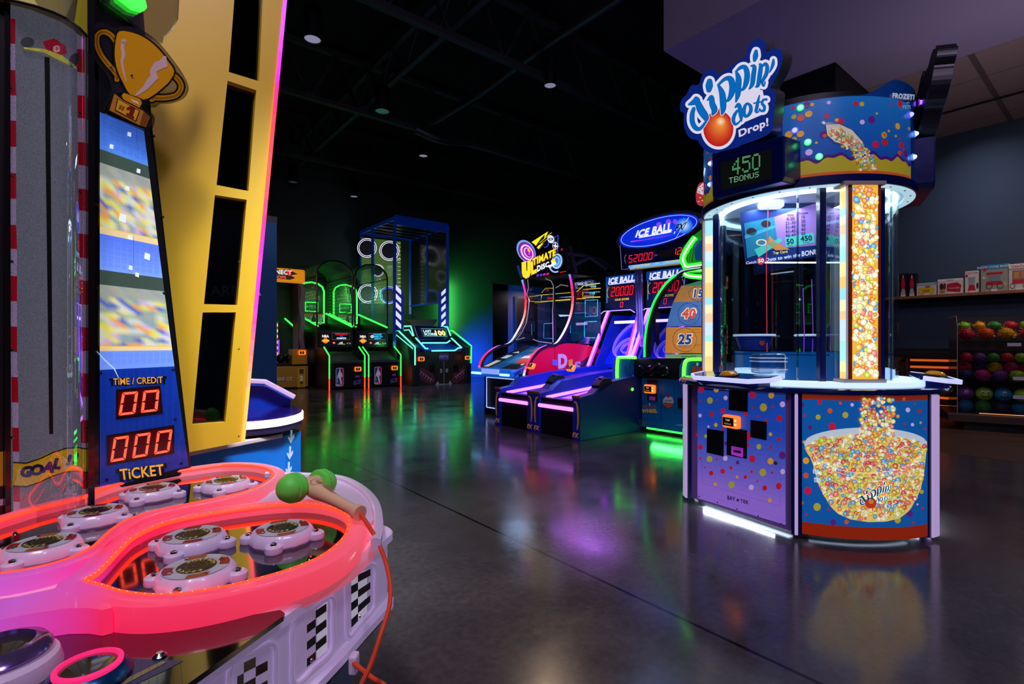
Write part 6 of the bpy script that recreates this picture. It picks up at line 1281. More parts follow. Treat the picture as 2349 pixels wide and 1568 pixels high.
# ---- tall football throw
O = Vector((-2.40, 12.65, 0))
T = thing('football_throw_game', 'very tall blue-framed football throwing game with mint neon and ringed targets', 'arcade machine', O, ANG)
c4 = lambda x, y: (600+x/3.564, 480+y/3.564)
def pd(x, y, D): q = c4(x, y); return P(q[0], q[1], D)
FL_, FR_ = Vector((-2.98, 13.0, 0)), Vector((-2.98, 13.0, 0))+V*1.57; BL_, BR_ = FL_+U*2.15, FR_+U*2.15; ZT_ = 4.26
FB_ = mat('football_blue', (8, 52, 130), .35, emit=.10, ecol=(0, 60, 190))
for p_, w_ in ((FL_, .07), (FR_, .07), (BL_, .05), (BR_, .07)): MB().bar(p_+Z*.4, p_+Z*ZT_, w_).build('corner_post', FB_, T, world=True)
MB().bar(FL_+Z*(ZT_-.06), FR_+Z*(ZT_-.06), .06, .24).build('top_beam', FB_, T, world=True)
for a_, b_ in ((FL_, BL_), (FR_, BR_), (BL_, BR_)): MB().bar(a_+Z*(ZT_-.03), b_+Z*(ZT_-.03), .05, .09).build('top_rail', FB_, T, world=True)
md = FL_.lerp(BL_, .62); MB().bar(md+Z*.9, md+Z*ZT_, .07).build('side_post', FB_, T, world=True)
md = FR_.lerp(BR_, .52); MB().bar(md+Z*2.15, md+Z*ZT_, .05).build('side_post', FB_, T, world=True); MB().bar(FR_+Z*2.2, BR_+Z*2.2, .05).build('side_rail', FB_, T, world=True)
MB().prism([FR_+Z*2.2, BR_+Z*2.2, BR_+Z*ZT_, FR_+Z*ZT_], V*.01).build('side_net_panel', mat('dark_side_panel', (18, 20, 26), .18, coat=.3), T, world=True)
MB().prism([FL_+Z*(ZT_-.02), FR_+Z*(ZT_-.02), BR_+Z*(ZT_-.02), BL_+Z*(ZT_-.02)], Z*.02).build('roof_panel', mat('roof_panel', (60, 60, 74), .3, .4), T, world=True)
for i in range(1, 6): MB().bar(FL_.lerp(BL_, i/6)+Z*(ZT_-.07), FR_.lerp(BR_, i/6)+Z*(ZT_-.07), .04).build('roof_bar', CAGE, T, world=True)
tpf = plane_px(BL_-U*.02, -U)
MB().prism([BL_+Z*1.2, BR_+Z*1.2, BR_+Z*ZT_, BL_+Z*ZT_], U*.04).build('target_board', mat('turf_board', (40, 56, 26), .7, noise=.3, nscale=40), T, world=True)
a = Art(lambda x, y, l=0: tpf(*c4(x, y), l), .006); a.poly([(812, 228), (1137, 262), (1137, 770), (812, 770)], (58, 80, 34)); a.lay = 2
for i in range(16): a.line([(1112, 275+i*32), (1137, 276+i*32)], 4, (170, 175, 165))
for x, y, t_ in ((1118, 410, '20'), (960, 577, '10'), (960, 675, '10')): a.text(t_, x, y+10, 26, (150, 160, 150), .02, up=-1, lay=2)
for x, y in ((850, 500), (1050, 490)): a.poly([(x-30, y-20), (x+30, y-24), (x+20, y+18), (x+10, y+60), (x-14, y+60), (x-24, y+18)], (72, 92, 60), 2); a.poly([(x-22, y-30), (x+20, y-34), (x+16, y-14), (x-18, y-10)], (90, 108, 82), 3)
for x, y, r, c_ in ((862, 315, 80, 0), (1045, 338, 82, 0), (950, 500, 52, 0), (868, 688, 80, 0), (1038, 700, 72, 1)):
    a.disc(x, y, r, (12, 12, 14), r*1.03, 30, 3); a.ring(x, y, r*.93, r*1.0, (235, 225, 250) if not c_ else (150, 180, 255), lay=4); a.ring(x, y, r*.78, r*.84, (235, 225, 250) if not c_ else (60, 110, 255), lay=4)
a.build('target_print', art_mat('target_rings', 1.0, .5), T)
MB().prism([BL_-U*.5+Z*1.2, BR_-U*.5+Z*1.2, BR_-U*.05+Z*1.95, BL_-U*.05+Z*1.95], U*.02).build('ramp_net', mat('ramp_green', (14, 58, 30), .7), T, world=True)
# cabinet: low console with wings
def fw(x, y, z): return O+V*x+U*y+Z*z
for x0 in (-.02, 1.52):
    MB().prism([fw(x0, 0, 0), fw(x0, 0, .96), fw(x0, .85, 1.32), fw(x0, 2.2, 1.32), fw(x0, 2.2, 0)], V*.16).build('wing_panel', mat('wing_print', (44, 46, 50), .35, noise=.1), T, world=True, bevel=.01)
MB().prism([fw(.14, .1, 0), fw(.14, .1, .8), fw(.14, .75, 1.05), fw(.14, .75, 0)], V*1.38).build('front_cabinet', mat('cabinet_dark', (26, 24, 24), .4), T, world=True, bevel=.01)
MB().prism([fw(.3, .05, .84), fw(.3, .02, .90), fw(.3, .55, 1.06), fw(.3, .6, 1.0)], V*1.1).build('ball_lip', mat('football_blue', (8, 52, 130), .35), T, world=True, bevel=.01)
mo = MB().prism([fw(.35, .45, 1.08), fw(.30, .38, 1.15), fw(.30, .62, 1.52), fw(.30, .75, 1.5)], V*1.07).build('score_monitor', mat('monitor_navy', (6, 16, 46), .3), T, world=True, bevel=.02)
m0 = fw(.30, .372, 1.15); mu = (fw(.30, .62, 1.52)-fw(.30, .38, 1.15)).normalized(); a = Art(frame_fn(m0, V, mu, (V.cross(mu)*-1 if (V.cross(mu)).dot(U) > 0 else V.cross(mu))), .004)
a.poly([(.10, .08), (.97, .08), (.97, .38), (.10, .38)], (8, 12, 22)); a.line([(.18, .11), (.90, .11), (.90, .35), (.18, .35)], .008, (120, 190, 180), 2, closed=True)
a.text('LAST', .22, .235, .075, (190, 225, 215), .04, align='l', lay=2); a.text('SCORE:', .22, .14, .075, (190, 225, 215), .04, align='l', lay=2); a.text('100', .56, .145, .15, (225, 200, 120), .06, align='l', lay=2); a.build('monitor_text', art_mat('monitor_text', 1.2), mo)
def ntube(pts, nm='neon_tube', r=.018, m_=None): return MB().tube([pd(*p) for p in pts], r, 6).build(nm, m_ or CYN_N, T, world=True)
ntube([(1090, 986, 13.25), (1116, 988, 13.1), (1255, 1125, 12.62), (1255, 1272, 12.62)]); ntube([(1090, 1015, 13.2), (1240, 1140, 12.68)], r=.010); ntube([(1540, 990, 14.0), (1562, 992, 13.9), (1716, 1116, 13.68), (1712, 1256, 13.68)], m_=GRN_N)
ntube([(1165, 955, 13.3), (1220, 953, 13.35), (1243, 1032, 13.1)]); ntube([(1165, 988, 13.2), (1205, 984, 13.2), (1235, 1032, 13.1)], r=.012); ntube([(1260, 1050, 13.0), (1340, 1136, 12.8), (1362, 1137, 12.8)]); ntube([(1310, 1091, 13.05), (1515, 1090, 13.3), (1540, 1072, 13.4)])
ntube([(1466, 960, 13.9), (1519, 960, 13.9), (1545, 1030, 13.6)]); ntube([(1390, 1156, 12.85), (1580, 1153, 13.0), (1608, 1133, 13.1), (1636, 1130, 13.2), (1552, 1052, 13.5)])
ntube([(1156, 980, 13.3), (1156, 958, 13.4), (1125, 985, 13.4)], r=.010)
# striped light boards
for (xs, D_, fl) in (((1086, 1156), 13.0, 1), ((1465, 1527), 13.9, -1)):
    if fl == 1: pts = [(1084, 590), (1100, 615), (1140, 650), (1158, 700), (1158, 990), (1084, 990)]
    else: pts = [(1465, 670), (1500, 640), (1528, 600), (1528, 960), (1452, 960), (1452, 700)]
    MB().prism([pd(x, y, D_) for x, y in pts], U*.06).build('light_board', FB_, T, world=True)
    for i in range(5):
        y = (618 if fl == 1 else 646)+i*(70 if fl == 1 else 63)
        q = [(1101, y), (1141, y+42), (1141, y+78), (1101, y+40)] if fl == 1 else [(1473, y+33), (1505, y), (1505, y+32), (1473, y+62)]
        MB().prism([pd(x, yy, D_-.03) for x, yy in q], U*.02).build('light_panel', glow('stripe_white', (195, 190, 250), 1.3), T, world=True)
    b_ = pd(1130 if fl == 1 else 1490, 955, D_-.01)
MB().prism([pd(1185, 900, 13.8), pd(1440, 900, 14.2), pd(1400, 955, 14.1), pd(1240, 955, 13.8)], U*.05).build('inner_print_board', mat('inner_board', (90, 84, 50), .6), T, world=True)
# front print
fpp = plane_px(fw(0, .09, 0), -U); a = Art(lambda x, y, l=0: fpp(*c4(x, y), l), .006)
a.poly([(1262, 1170), (1702, 1150), (1702, 1420), (1262, 1442)], (30, 26, 24)); a.lay = 2
for i in range(11): x = 1300+i*36; a.line([(1480+(x-1480)*.55, 1165), (x, 1290)], 1.6, (66, 60, 52))
a.poly([(1262, 1295), (1330, 1300), (1400, 1340), (1420, 1395), (1380, 1432), (1300, 1390)], (70, 30, 42)); a.poly([(1702, 1270), (1640, 1290), (1570, 1330), (1555, 1400), (1590, 1425), (1660, 1380)], (70, 30, 42)); a.lay = 3
for i in range(6): a.line([(1290+i*20, 1312+i*14), (1275+i*20, 1338+i*14)], 5, (120, 105, 130)); a.line([(1675-i*18, 1295+i*13), (1690-i*18, 1318+i*13)], 5, (120, 105, 130))
a.line([(1270, 1302), (1400, 1398)], 4, (120, 105, 130)); a.line([(1695, 1282), (1580, 1372)], 4, (120, 105, 130))
a.text('5', 1468, 1333, 30, (125, 120, 125), .04, up=-1); a.text('0', 1515, 1330, 30, (125, 120, 125), .04, up=-1); a.line([(1492, 1240), (1492, 1430)], 3, (125, 120, 125)); a.poly([(1420, 1432), (1445, 1400), (1450, 1425), (1530, 1424), (1540, 1395), (1560, 1428)], (125, 120, 125))
a.poly([(1455, 1175), (1530, 1172), (1530, 1232), (1455, 1235)], (60, 44, 80)); a.text('FIFTY', 1492, 1215, 22, (120, 105, 150), .03, up=-1, lay=4)
for x in (1395, 1590): a.poly([(x-22, 1270), (x+22, 1268), (x+22, 1330), (x-22, 1332)], (12, 11, 12))
a.build('front_print', art_mat('football_front_print', .22, .4), T)
card_reader(T, pd(1302, 1222, 12.72), V, -U, 1.3); card_reader(T, pd(1680, 1212, 13.5), V, -U, 1.2, (90, 150, 255))
# light that the machine throws on the wall behind it
for i in range(5):
    q = P(1047, 657+i*23, 16.6); area('football_back_light', q, q+U*1.2-V*.05, .10, (.08, 1, .12), 8, size_y=.12)
area('football_back_light', P(1090, 830, 15.6), P(1100, 822, 17.4), .5, (.01, .10, 1), 150, spread=75)
area('football_back_light', P(1070, 700, 15.2), P(1080, 690, 17.2), .4, (.05, .9, .2), 18, spread=90)
area('football_inner_light', FL_.lerp(BR_, .5)+Z*2.3, BL_.lerp(BR_, .5)+Z*2.6, .5, (.7, .9, 1), 10)
area('football_front_light', fw(.8, -.5, 1.6), fw(.8, .3, .9), .8, (.1, .4, 1), 9)
area('football_side_light', fw(-.25, .4, .9), fw(-.02, .9, .7), .4, (.1, 1, .2), 3)
area('football_side_light', fw(-.22, .2, .3), fw(-.02, .5, .3), .3, (1, .1, .05), 2)
# ================================================================ right-hand row: disc game, two ice ball lanes, fishing wheel
I5 = lambda x, y: (1080+x/2.8, 460+y/2.8)
def px5(pl): return lambda x, y, l=0: pl(*I5(x, y), l)
PUR = glow('purple_tube', (215, 120, 255), 2.2); PURD = glow('purple_tube_deep', (150, 40, 255), 1.6)
NB = mat('ice_navy', (8, 34, 110), .5, noise=.06); NBL = mat('ice_blue', (14, 60, 170), .35, noise=.06)
def flat(plane, pts, off, nm, m_, T, bevel=0, conv=I5): return MB().prism([plane(*conv(*p)) for p in pts], off).build(nm, m_, T, world=True, bevel=bevel)
def ice_lane(u0, lab, first):
    T = thing('ice_ball_lane', lab, 'arcade machine', uv(u0, 4.03), ANG-R(90), 'side by side ice ball lanes')
    q = ROOT[T.name]; W = .755  # local: x along -U from the far side, y towards V
    # local x runs 0 (far side, u0) .. -?  keep x in [-W, 0] reversed: far side is x=-W
    xs = (-.755, 0)
    prof = [(0, 0), (0, .47), (.22, .50), (.36, .60), (.9, .66), (2.2, .74), (2.2, 0)]
    for k, x0 in enumerate((-.755, -.11)):
        MB().prism([(x0, a, b) for a, b in prof], (.11, 0, 0)).build('lane_side', NB if k else NBL, T, bevel=.006)
        MB().box(x0-.002, x0+.112, -.012, .008, .46, .485).build('gold_cap', mat('gold_trim', (190, 130, 55), .35, .3), T)
        a = Art(frame_fn((x0, 0, 0), (1, 0, 0), (0, 0, 1), (0, -1, 0)), .002); a.poly([(0, 0), (.11, 0), (.11, .46), (0, .46)], (26, 24, 120), 1)
        s = -1 if k == 0 else 1; cx = .055
        arc = [(cx-s*.03, .42), (cx+s*.005, .41), (cx+s*.022, .36), (cx+s*.03, .28), (cx+s*.03, .2), (cx+s*.018, .12)]
        a.line(arc, [.022, .024, .026, .026, .024, .016], (185, 125, 40), 2); a.text('FX', cx-s*.005, .035, .05, (215, 140, 60), .04, lay=3, shear=.25); a.disc(cx-s*.03, .23, .006, (8, 8, 16), lay=3); a.build('front_print', art_mat('lane_front_print', .18, .35), T, world=False)
    MB().box(-.645, -.11, .02, .10, 0, .42).build('front_kick', mat('kick_black', (16, 12, 22), .4), T)
    MB().box(-.645, -.11, .05, .35, .38, .40).build('ball_gutter', mat('gutter_violet', (90, 60, 170), .4), T)
    MB().prism([(-.645, .30, .40), (-.645, 2.2, .60), (-.645, 2.2, .57), (-.645, .30, .37)], (.535, 0, 0)).build('lane_bed', mat('lane_violet', (120, 90, 210), .18, coat=.6), T)
    MB().tube([(-.655, .00, .33), (-.10, .00, .33)], .022, 8).build('front_light', PUR, T); MB().tube([(-.635, .10, .415), (-.635, 1.05, .50)], .020, 8).build('lane_light', PUR, T); MB().tube([(-.12, .5, .46), (-.12, 1.3, .53)], .012, 6).build('lane_light', PUR, T)
    # upright target tower: two leaning tubes, ramp, rings
    for x0 in (-.74, -.015): MB().tube([(x0, 1.75, .72), (x0+(.05 if x0 < -.5 else -.05), 2.15, 1.55)], .020, 8).build('tower_light', PUR, T); MB().tube([(x0+.05 if x0 < -.5 else x0-.05, 1.75, .72), (x0+(.09 if x0 < -.5 else -.09), 2.15, 1.55)], .012, 6).build('tower_light', PURD, T)
    MB().prism([(-.72, 1.85, .68), (-.72, 2.3, 1.5), (-.72, 3.0, 1.5), (-.72, 3.0, .68)], (.03, 0, 0)).build('tower_side', NBL, T)
    MB().prism([(-.06, 1.85, .68), (-.06, 2.3, 1.5), (-.06, 3.0, 1.5), (-.06, 3.0, .68)], (.03, 0, 0)).build('tower_side', NBL, T)
    tb = MB().prism([(-.69, 2.05, .74), (-.69, 2.75, 1.52), (-.69, 2.8, 1.48), (-.69, 2.1, .68)], (.63, 0, 0)).build('target_ramp', mat('ramp_blue', (10, 50, 200), .3, emit=.25, ecol=(5, 40, 220), coat=.4), T)
    rd = Vector((0, .70, .78)).normalized(); rn = Vector((0, -.78, .70)).normalized(); c0 = Vector((-.375, 2.05, .74))
    for (cy, r) in ((.30, .10), (.30, .20), (.36, .30)):
        e = [c0+rd*(cy+(.0 if r < .3 else .12))+rd*r*math.sin(t)*(1 if r < .3 else 1.3)+Vector((r*math.cos(t), 0, 0)) for t in [2*math.pi*i/28 for i in range(28)]]
        MB().sweep(e, [(-.006, 0), (.006, 0), (.006, .05), (-.006, .05)], closed=True, up=rn).build('target_ring', mat('ring_white', (190, 185, 225), .35, emit=.12, ecol=(160, 140, 255)), T)
    MB().lathe([(0, .02), (.04, .02), (.045, 0)], 20, c0+rd*.80, rn).build('top_hole', mat('gold_hole', (215, 175, 60), .3, emit=.3, ecol=(230, 170, 40)), T)
    a = Art(frame_fn(c0, (1, 0, 0), rd, rn), .003); a.text('100', 0, .32, .07, (50, 40, 110), .03); a.build('ramp_print', PRINT, tb, world=False)
    # score head
    z0, z1 = 1.56, 2.10; yv = 2.10
    hd = MB().prism([(-.70, yv, z0), (-.73, yv+.04, z1), (-.03, yv+.04, z1), (-.06, yv, z0)], (0, .3, 0)).build('score_head', mat('head_navy', (6, 18, 52), .3), T, bevel=.01)
    up_ = Vector((0, .04, z1-z0)).normalized(); a = Art(frame_fn((-.38, yv, z0), (1, 0, 0), up_, (0, -1, 0)), .003)
    a.poly([(-.31, .02), (.31, .02), (.33, .53), (-.33, .53)], (6, 16, 46)); a.poly([(-.33, .40), (.33, .40), (.335, .53), (-.335, .53)], (10, 60, 130), 2)
    a.text('ICE BALL', -.03, .42, .085, (230, 235, 255), .06, lay=3, shear=.15, sx=.95); a.text('FX', .27, .39, .06, (210, 215, 240), .03, lay=3, shear=.3); a.line([(-.26, .405), (.20, .405)], .012, (230, 235, 255), 3)
    for s in (-1, 1): a.ring(s*.20, .285, .085, .095, (190, 140, 50), 1.2, lay=3, t0=(-.9 if s > 0 else math.pi-.9), t1=(.9 if s > 0 else math.pi+.9)); a.line([(s*.285, .12), (s*.30, .40)], .008, (120, 200, 240), 3)
    a.text('YOUR SCORE', 0, .145, .03, (225, 190, 60), .04, lay=3)
    a.build('head_print', art_mat('ice_head_print', .8), hd, world=False)
    a = Art(frame_fn((-.38, yv-.006, z0), (1, 0, 0), up_, (0, -1, 0)), .003); a.poly([(-.23, .20), (.23, .20), (.23, .37), (-.23, .37)], (40, 2, 6)); a.lay = 2
    a.seg7('20000', ((-.21, .215), (.20, .215), (.215, .355), (-.195, .355)), (255, 25, 50)); a.seg7('0', ((-.02, .04), (.03, .04), (.035, .12), (-.015, .12)), (255, 40, 60)); a.build('score_digits', art_mat('ice_digits', 1.8), hd, world=False)
    MB().tube([(-.70, 1.98, 1.50), (-.62, 1.98, 1.545), (-.12, 1.98, 1.545), (-.04, 1.98, 1.50)], .007, 5).build('arch_light', glow('lilac_line', (170, 150, 255), 1.4), T)
    MB().box(-.60, -.20, 2.2, 2.23, 1.36, 1.40).build('white_strip_light', glow('cool_strip', (225, 215, 255), 2), T)
    # cup holder with speaker and the reader on the lane divider
    MB().prism([(-.11, .30, .58), (-.11, .30, .50), (-.11, .55, .60), (-.11, .50, .66), (-.11, .38, .66)], (.11, 0, 0)).build('speaker_box', BLACKM, T, bevel=.006)
    MB().lathe([(.035, .0), (.030, .008), (.015, .002), (0, .004)], 18, (-.055, .40, .665), (0, -.3, 1)).build('speaker', mat('speaker_blue', (16, 50, 110), .4), T)
    card_reader(T, q @ Vector((-.755+.03, .62, .73)), -U, (-V+Z*.7), 1.0)
    return T
A_ = ice_lane(3.83, 'purple-lit ice ball lane beside the fishing wheel, nearest to us', 1)
# the far lane is a copy, shifted one lane along the row
B_ = copy_tree(A_); B_.location = uv(3.83+.76, 4.03); ROOT[B_.name] = Matrix.Translation(B_.location) @ Matrix.Rotation(ANG-R(90), 4, 'Z'); B_['label'] = 'purple-lit ice ball lane beside the red disc game, farther from us'
for o in (A_, B_): o['group'] = 'side by side ice ball lanes'
side = plane_px(uv(3.825, 4.03), -U)
# ---- shared marquee above the lanes
mp_ = plane_px(uv(4.6, 6.0), -V); i3 = lambda x, y: (1400+x/9.225, 470+y/9.225)
T = thing('ice_ball_marquee', 'blue oval lit sign with jackpot digits mounted above the ice ball lanes', 'sign', mp_(1510, 560))
def fm(x, y, l=0): return mp_(*i3(x, y), l)
el = [(1010+860*math.cos(t)*1.0, 520+0*t+ 300*math.sin(t)-math.cos(t)*215) for t in [2*math.pi*i/48 for i in range(48)]]
eb = MB().prism([fm(1030+(x-1010)*1.06, 520+(y-520)*1.12) for x, y in el], V*.16).build('oval_case', mat('case_grey', (62, 56, 76), .35), T, world=True, bevel=.01)
a = Art(fm, .003); a.poly([(1030+(x-1010)*.98, 545+(y-520)*1.0) for x, y in el], (8, 40, 190)); a.lay = 2
for i in range(7): q = 1-i/7; a.poly([(1120+(x-1010)*.80*q, 560+(y-520)*.72*q) for x, y in el], lerpc((30, 70, 235), (8, 40, 190), q), 1.2+.05*i)
a.line([(1030+(x-1010)*.93, 545+(y-520)*.90) for x, y in el], 9, (190, 215, 255), closed=True)
for i in range(8): q = 1-i/8; a.disc(1560, 440, 190*q, lerpc((235, 245, 225), (20, 90, 215), q), 170*q, 24, 2.2+.05*i)
a.line([(430, 775), (700, 740), (1290, 635)], [26, 10, 4], (190, 60, 225), 3); a.line([(1660, 260), (1370, 720)], [10, 4], (225, 240, 255), 3)
for (x, y, r) in ((1230, 360, 60), (1030, 420, 60), (1370, 350, 50)): a.disc(x, y, r, (120, 70, 225), lay=2.7)
a.quadtext('ICE BALL', ((520, 690), (1300, 555), (1300, 365), (560, 540)), (230, 230, 250), .05, 4, .12); a.line([(600, 690), (1285, 565)], 26, (230, 230, 250), 4); a.quadtext('FX', ((1360, 560), (1540, 520), (1600, 365), (1400, 415)), (16, 14, 30), .03, 5, .1)
a.line([(1345, 610), (1400, 500)], 16, (230, 230, 250), 4); a.line([(1540, 490), (1615, 350)], 18, (16, 14, 30), 5); a.build('oval_print', art_mat('oval_print', 1.0), eb)
bx = MB().prism([fm(*p) for p in ((205, 850), (240, 1365), (1600, 1240), (1900, 1200), (1900, 640), (1500, 730), (700, 940))], V*.14).build('jackpot_box', mat('head_navy', (6, 18, 52), .3), T, world=True)
a = Art(fm, .003); a.poly([(390, 1310), (1700, 1150), (1700, 1230), (420, 1380)], (150, 130, 60), 1); a.poly([(380, 1300), (400, 1280), (1700, 1120), (1700, 1200), (420, 1350), (395, 1330)], (110, 195, 240), 2); a.lay = 3
a.quadtext('SCORE TO BEAT', ((480, 1315), (830, 1270), (830, 1235), (480, 1278)), (235, 190, 30), .05); a.quadtext('TO', ((955, 1255), (1005, 1248), (1005, 1210), (955, 1217)), (235, 190, 30), .05); a.quadtext('WIN TICKETS', ((1145, 1230), (1460, 1190), (1460, 1150), (1145, 1190)), (235, 190, 30), .05)
for x, y in ((430, 1310), (884, 1250), (1076, 1222)): a.poly([(x-22, y+20), (x, y-24), (x+24, y+14), (x, y)], (190, 70, 60))
a.line([(205, 850), (240, 1365), (390, 1350)], 12, (120, 110, 150), 3); a.poly([(1030, 970), (1500, 890), (1500, 1060), (1035, 1120)], (14, 10, 12)); a.ring(370, 1140, 60, 74, (110, 100, 90), 1.6, t0=2.2, t1=4.1); a.poly([(920, 1060), (1000, 1035), (1000, 1070), (930, 1090)], (70, 60, 110)); a.build('jackpot_print', art_mat('jackpot_print', .7), bx)
a = Art(fm, .003); a.lay = 5; a.seg7('52000', ((380, 1222), (878, 1150), (898, 990), (395, 1068)), (255, 30, 50)); a.seg7('12', ((1300, 1070), (1490, 1040), (1510, 890), (1320, 920)), (255, 40, 50)); a.build('jackpot_digits', art_mat('ice_digits', 1.8), bx)
for x in (545, 600, 645): MB().bar(fm(x, 1360), fm(x+60, 1360)-Z*1.1, .03).build('sign_post', mat('post_chrome', (120, 130, 160), .25, .8), T, world=True)
for c_ in (4.5, 4.7): MB().bar(uv(c_, 6.35, .6), uv(c_, 6.35, 2.5), .06).build('sign_column', BLACKM, T, world=True)
area('ice_purple_wash', uv(4.55, 4.9, 1.5), uv(4.55, 5.3, .4), .8, (.5, .15, 1), 28); area('ice_purple_wash', uv(4.6, 5.3, 1.35), uv(4.6, 6.6, 1.2), .8, (.3, .2, 1), 9)
area('ice_side_wash', uv(3.2, 4.5, 2.8), uv(3.83, 4.6, .3), .4, (.3, .5, 1), 5)
# ---- ultimate disc
T = thing('disc_game', 'air-disc arcade game with a yellow lettered sign and red curved side', 'arcade machine', uv(5.9, 4.45), ANG-R(90))
pr_, plf = plane_px(uv(5.40, 4.5), -U), plane_px(uv(6.35, 4.5), -U)
fr_, fl_ = px5(pr_), px5(plf)
sr = [(340, 1125), (365, 1045), (420, 968), (480, 935), (545, 920), (600, 840), (640, 740), (655, 640), (648, 540), (633, 465)]; sl = [(48, 1110), (62, 1040), (100, 985), (165, 940), (245, 917), (300, 840), (338, 760), (352, 680), (350, 590), (330, 508)]
for f_, s_ in ((fr_, sr), (fl_, sl)):
    p = crom([f_(*q) for q in s_], 4); n_ = len(p); ms = []; m = MB()
    rc = [(0, (190, 220, 255)), (.08, (255, 40, 80)), (.22, (255, 60, 110)), (.33, (200, 120, 255)), (.44, (170, 200, 255)), (.55, (240, 220, 230)), (.68, (255, 150, 130)), (.82, (255, 40, 80)), (.92, (200, 60, 180)), (1, (60, 190, 255))]
    for i in range(n_-1):
        t = i/(n_-1)
        for (a0, c0), (a1, c1) in zip(rc, rc[1:]):
            if a0 <= t <= a1: c_ = lerpc(c0, c1, (t-a0)/(a1-a0))
        q = tuple(int(v/16)*16 for v in c_); ms.append(glow('rgb_%d_%d_%d' % q, q, 1.5)); m.mi = i; m.bar(p[i], p[i+1], .022, .030)
    m.build('rgb_edge_light', ms, T, world=True)
    MB().sweep([a_+V*.03 for a_ in p], [(-.02, -.02), (.02, -.02), (.02, .02), (-.02, .02)]).build('side_frame', BLACKM, T, world=True)
redp = [(350, 1130), (372, 1048), (425, 975), (485, 942), (545, 930), (620, 915), (700, 920), (775, 935), (885, 970), (890, 1030), (700, 1090), (450, 1140)]
flat(pr_, redp, U*.03, 'red_side_panel', mat('disc_red', (200, 8, 45), .35, emit=.28, ecol=(200, 0, 40)), T)
a = Art(fr_, .003); a.poly([(640, 1120), (700, 1040), (780, 985), (885, 972), (885, 1070)], (50, 14, 50)); a.lay = 2; a.line([(540, 925), (545, 1110)], 2.5, (110, 5, 30)); a.poly([(525, 1018), (556, 1022), (556, 1062), (525, 1056)], (100, 90, 200), 3)
a.quadtext('D', ((562, 1080), (618, 1075), (622, 982), (560, 985)), (185, 170, 225), .06, 3); a.quadtext('I', ((630, 1086), (655, 1082), (655, 1018), (628, 1022)), (200, 150, 50), .06, 3); a.quadtext('S', ((668, 1095), (708, 1090), (708, 1030), (665, 1034)), (150, 140, 190), .05, 3); a.quadtext('C', ((725, 1088), (755, 1082), (755, 1055), (725, 1062)), (150, 140, 190), .05, 3)
a.build('side_print', art_mat('disc_side_print', .35), T)
# console deck and lower box
FLu, FRu = uv(6.35, 4.40), uv(5.42, 4.40)
dk_ = [FLu+Z*.66, FRu+Z*.66, FRu+V*.95+Z*1.02, FLu+V*.95+Z*1.02]
MB().prism(dk_, -Z*.08).build('console_deck', mat('deck_blue', (10, 70, 150), .3, emit=.12, ecol=(10, 80, 180)), T, world=True, bevel=.01)
MB().prism([FLu+Z*.58-V*.05, FLu+Z*.68-V*.05, FLu+Z*.70+V*.1, FLu+Z*.58+V*.1], -U*.93).build('front_bumper', mat('bumper_blue', (15, 90, 190), .3, emit=.5, ecol=(20, 110, 220)), T, world=True, bevel=.02)
MB().bar(FLu+Z*.62-V*.065-U*.02, FLu+Z*.62-V*.065-U*.25, .02, .03).build('bumper_light', glow('ice_line', (150, 225, 255), 2.2), T, world=True); MB().bar(FRu+Z*.62-V*.065+U*.02, FRu+Z*.62-V*.065+U*.22, .02, .03).build('bumper_light', glow('ice_line', (150, 225, 255), 2.2), T, world=True)
MB().bar(FRu+Z*.655-V*.06+U*.26, FLu+Z*.655-V*.06-U*.28, .03, .07).build('hand_rest_light', glow('hand_rest', (140, 170, 255), .9), T, world=True)
MB().prism([uv(6.3, 4.55), uv(5.45, 4.55), uv(5.45, 6.6), uv(6.3, 6.6)], Z*.62).build('lower_cabinet', BLACK, T, world=True)
MB().tube([uv(6.22, 4.53, .10), uv(6.22, 4.53, .55), uv(5.50, 4.53, .55), uv(5.50, 4.53, .45)], .008, 5).build('outline_light', glow('pale_line', (160, 175, 255), 1.3), T, world=True); MB().tube([uv(6.22, 4.53, .10), uv(6.0, 4.53, .10)], .008, 5).build('outline_light', glow('pale_line', (160, 175, 255), 1.3), T, world=True)
dn_ = (V*-.36+Z*.95).normalized(); dx = -U; dy = (V*.95+Z*.36).normalized(); a = Art(frame_fn(FLu+Z*.662, dx, dy, dn_), .004)
a.poly([(.02, .02), (.28, .02), (.30, .93), (.06, .98)], (28, 34, 44)); a.poly([(.28, .02), (.9, .02), (.9, .94), (.30, .94)], (18, 90, 140)); a.lay = 2
a.poly([(.08, .12), (.2, .12), (.22, .36), (.1, .36)], (220, 215, 200)); a.poly([(.10, .45), (.24, .45), (.25, .58), (.11, .58)], (205, 220, 215)); a.poly([(.12, .68), (.28, .68), (.22, .74)], (225, 230, 225)); a.poly([(.42, .30), (.66, .30), (.66, .52), (.42, .52)], (60, 120, 150)); a.poly([(.56, .52), (.84, .52), (.86, .72), (.60, .72)], (225, 130, 110)); a.poly([(.56, .47), (.86, .47), (.86, .56), (.56, .56)], (240, 225, 215), 3)
a.poly([(.62, .30), (.84, .30), (.84, .46), (.62, .46)], (225, 60, 30), 3); a.poly([(.45, .74), (.86, .74), (.84, .92), (.45, .92)], (110, 112, 100)); a.poly([(.50, .02), (.9, .02), (.9, .28), (.60, .24)], (34, 34, 34)); [a.line([(.42, .12+i*.03), (.50, .12+i*.03)], .008, (10, 20, 30), 3) for i in range(4)]
a.disc(.86, .24, .03, (255, 210, 170), lay=4); a.build('deck_print', art_mat('deck_print', .5, .2), T)
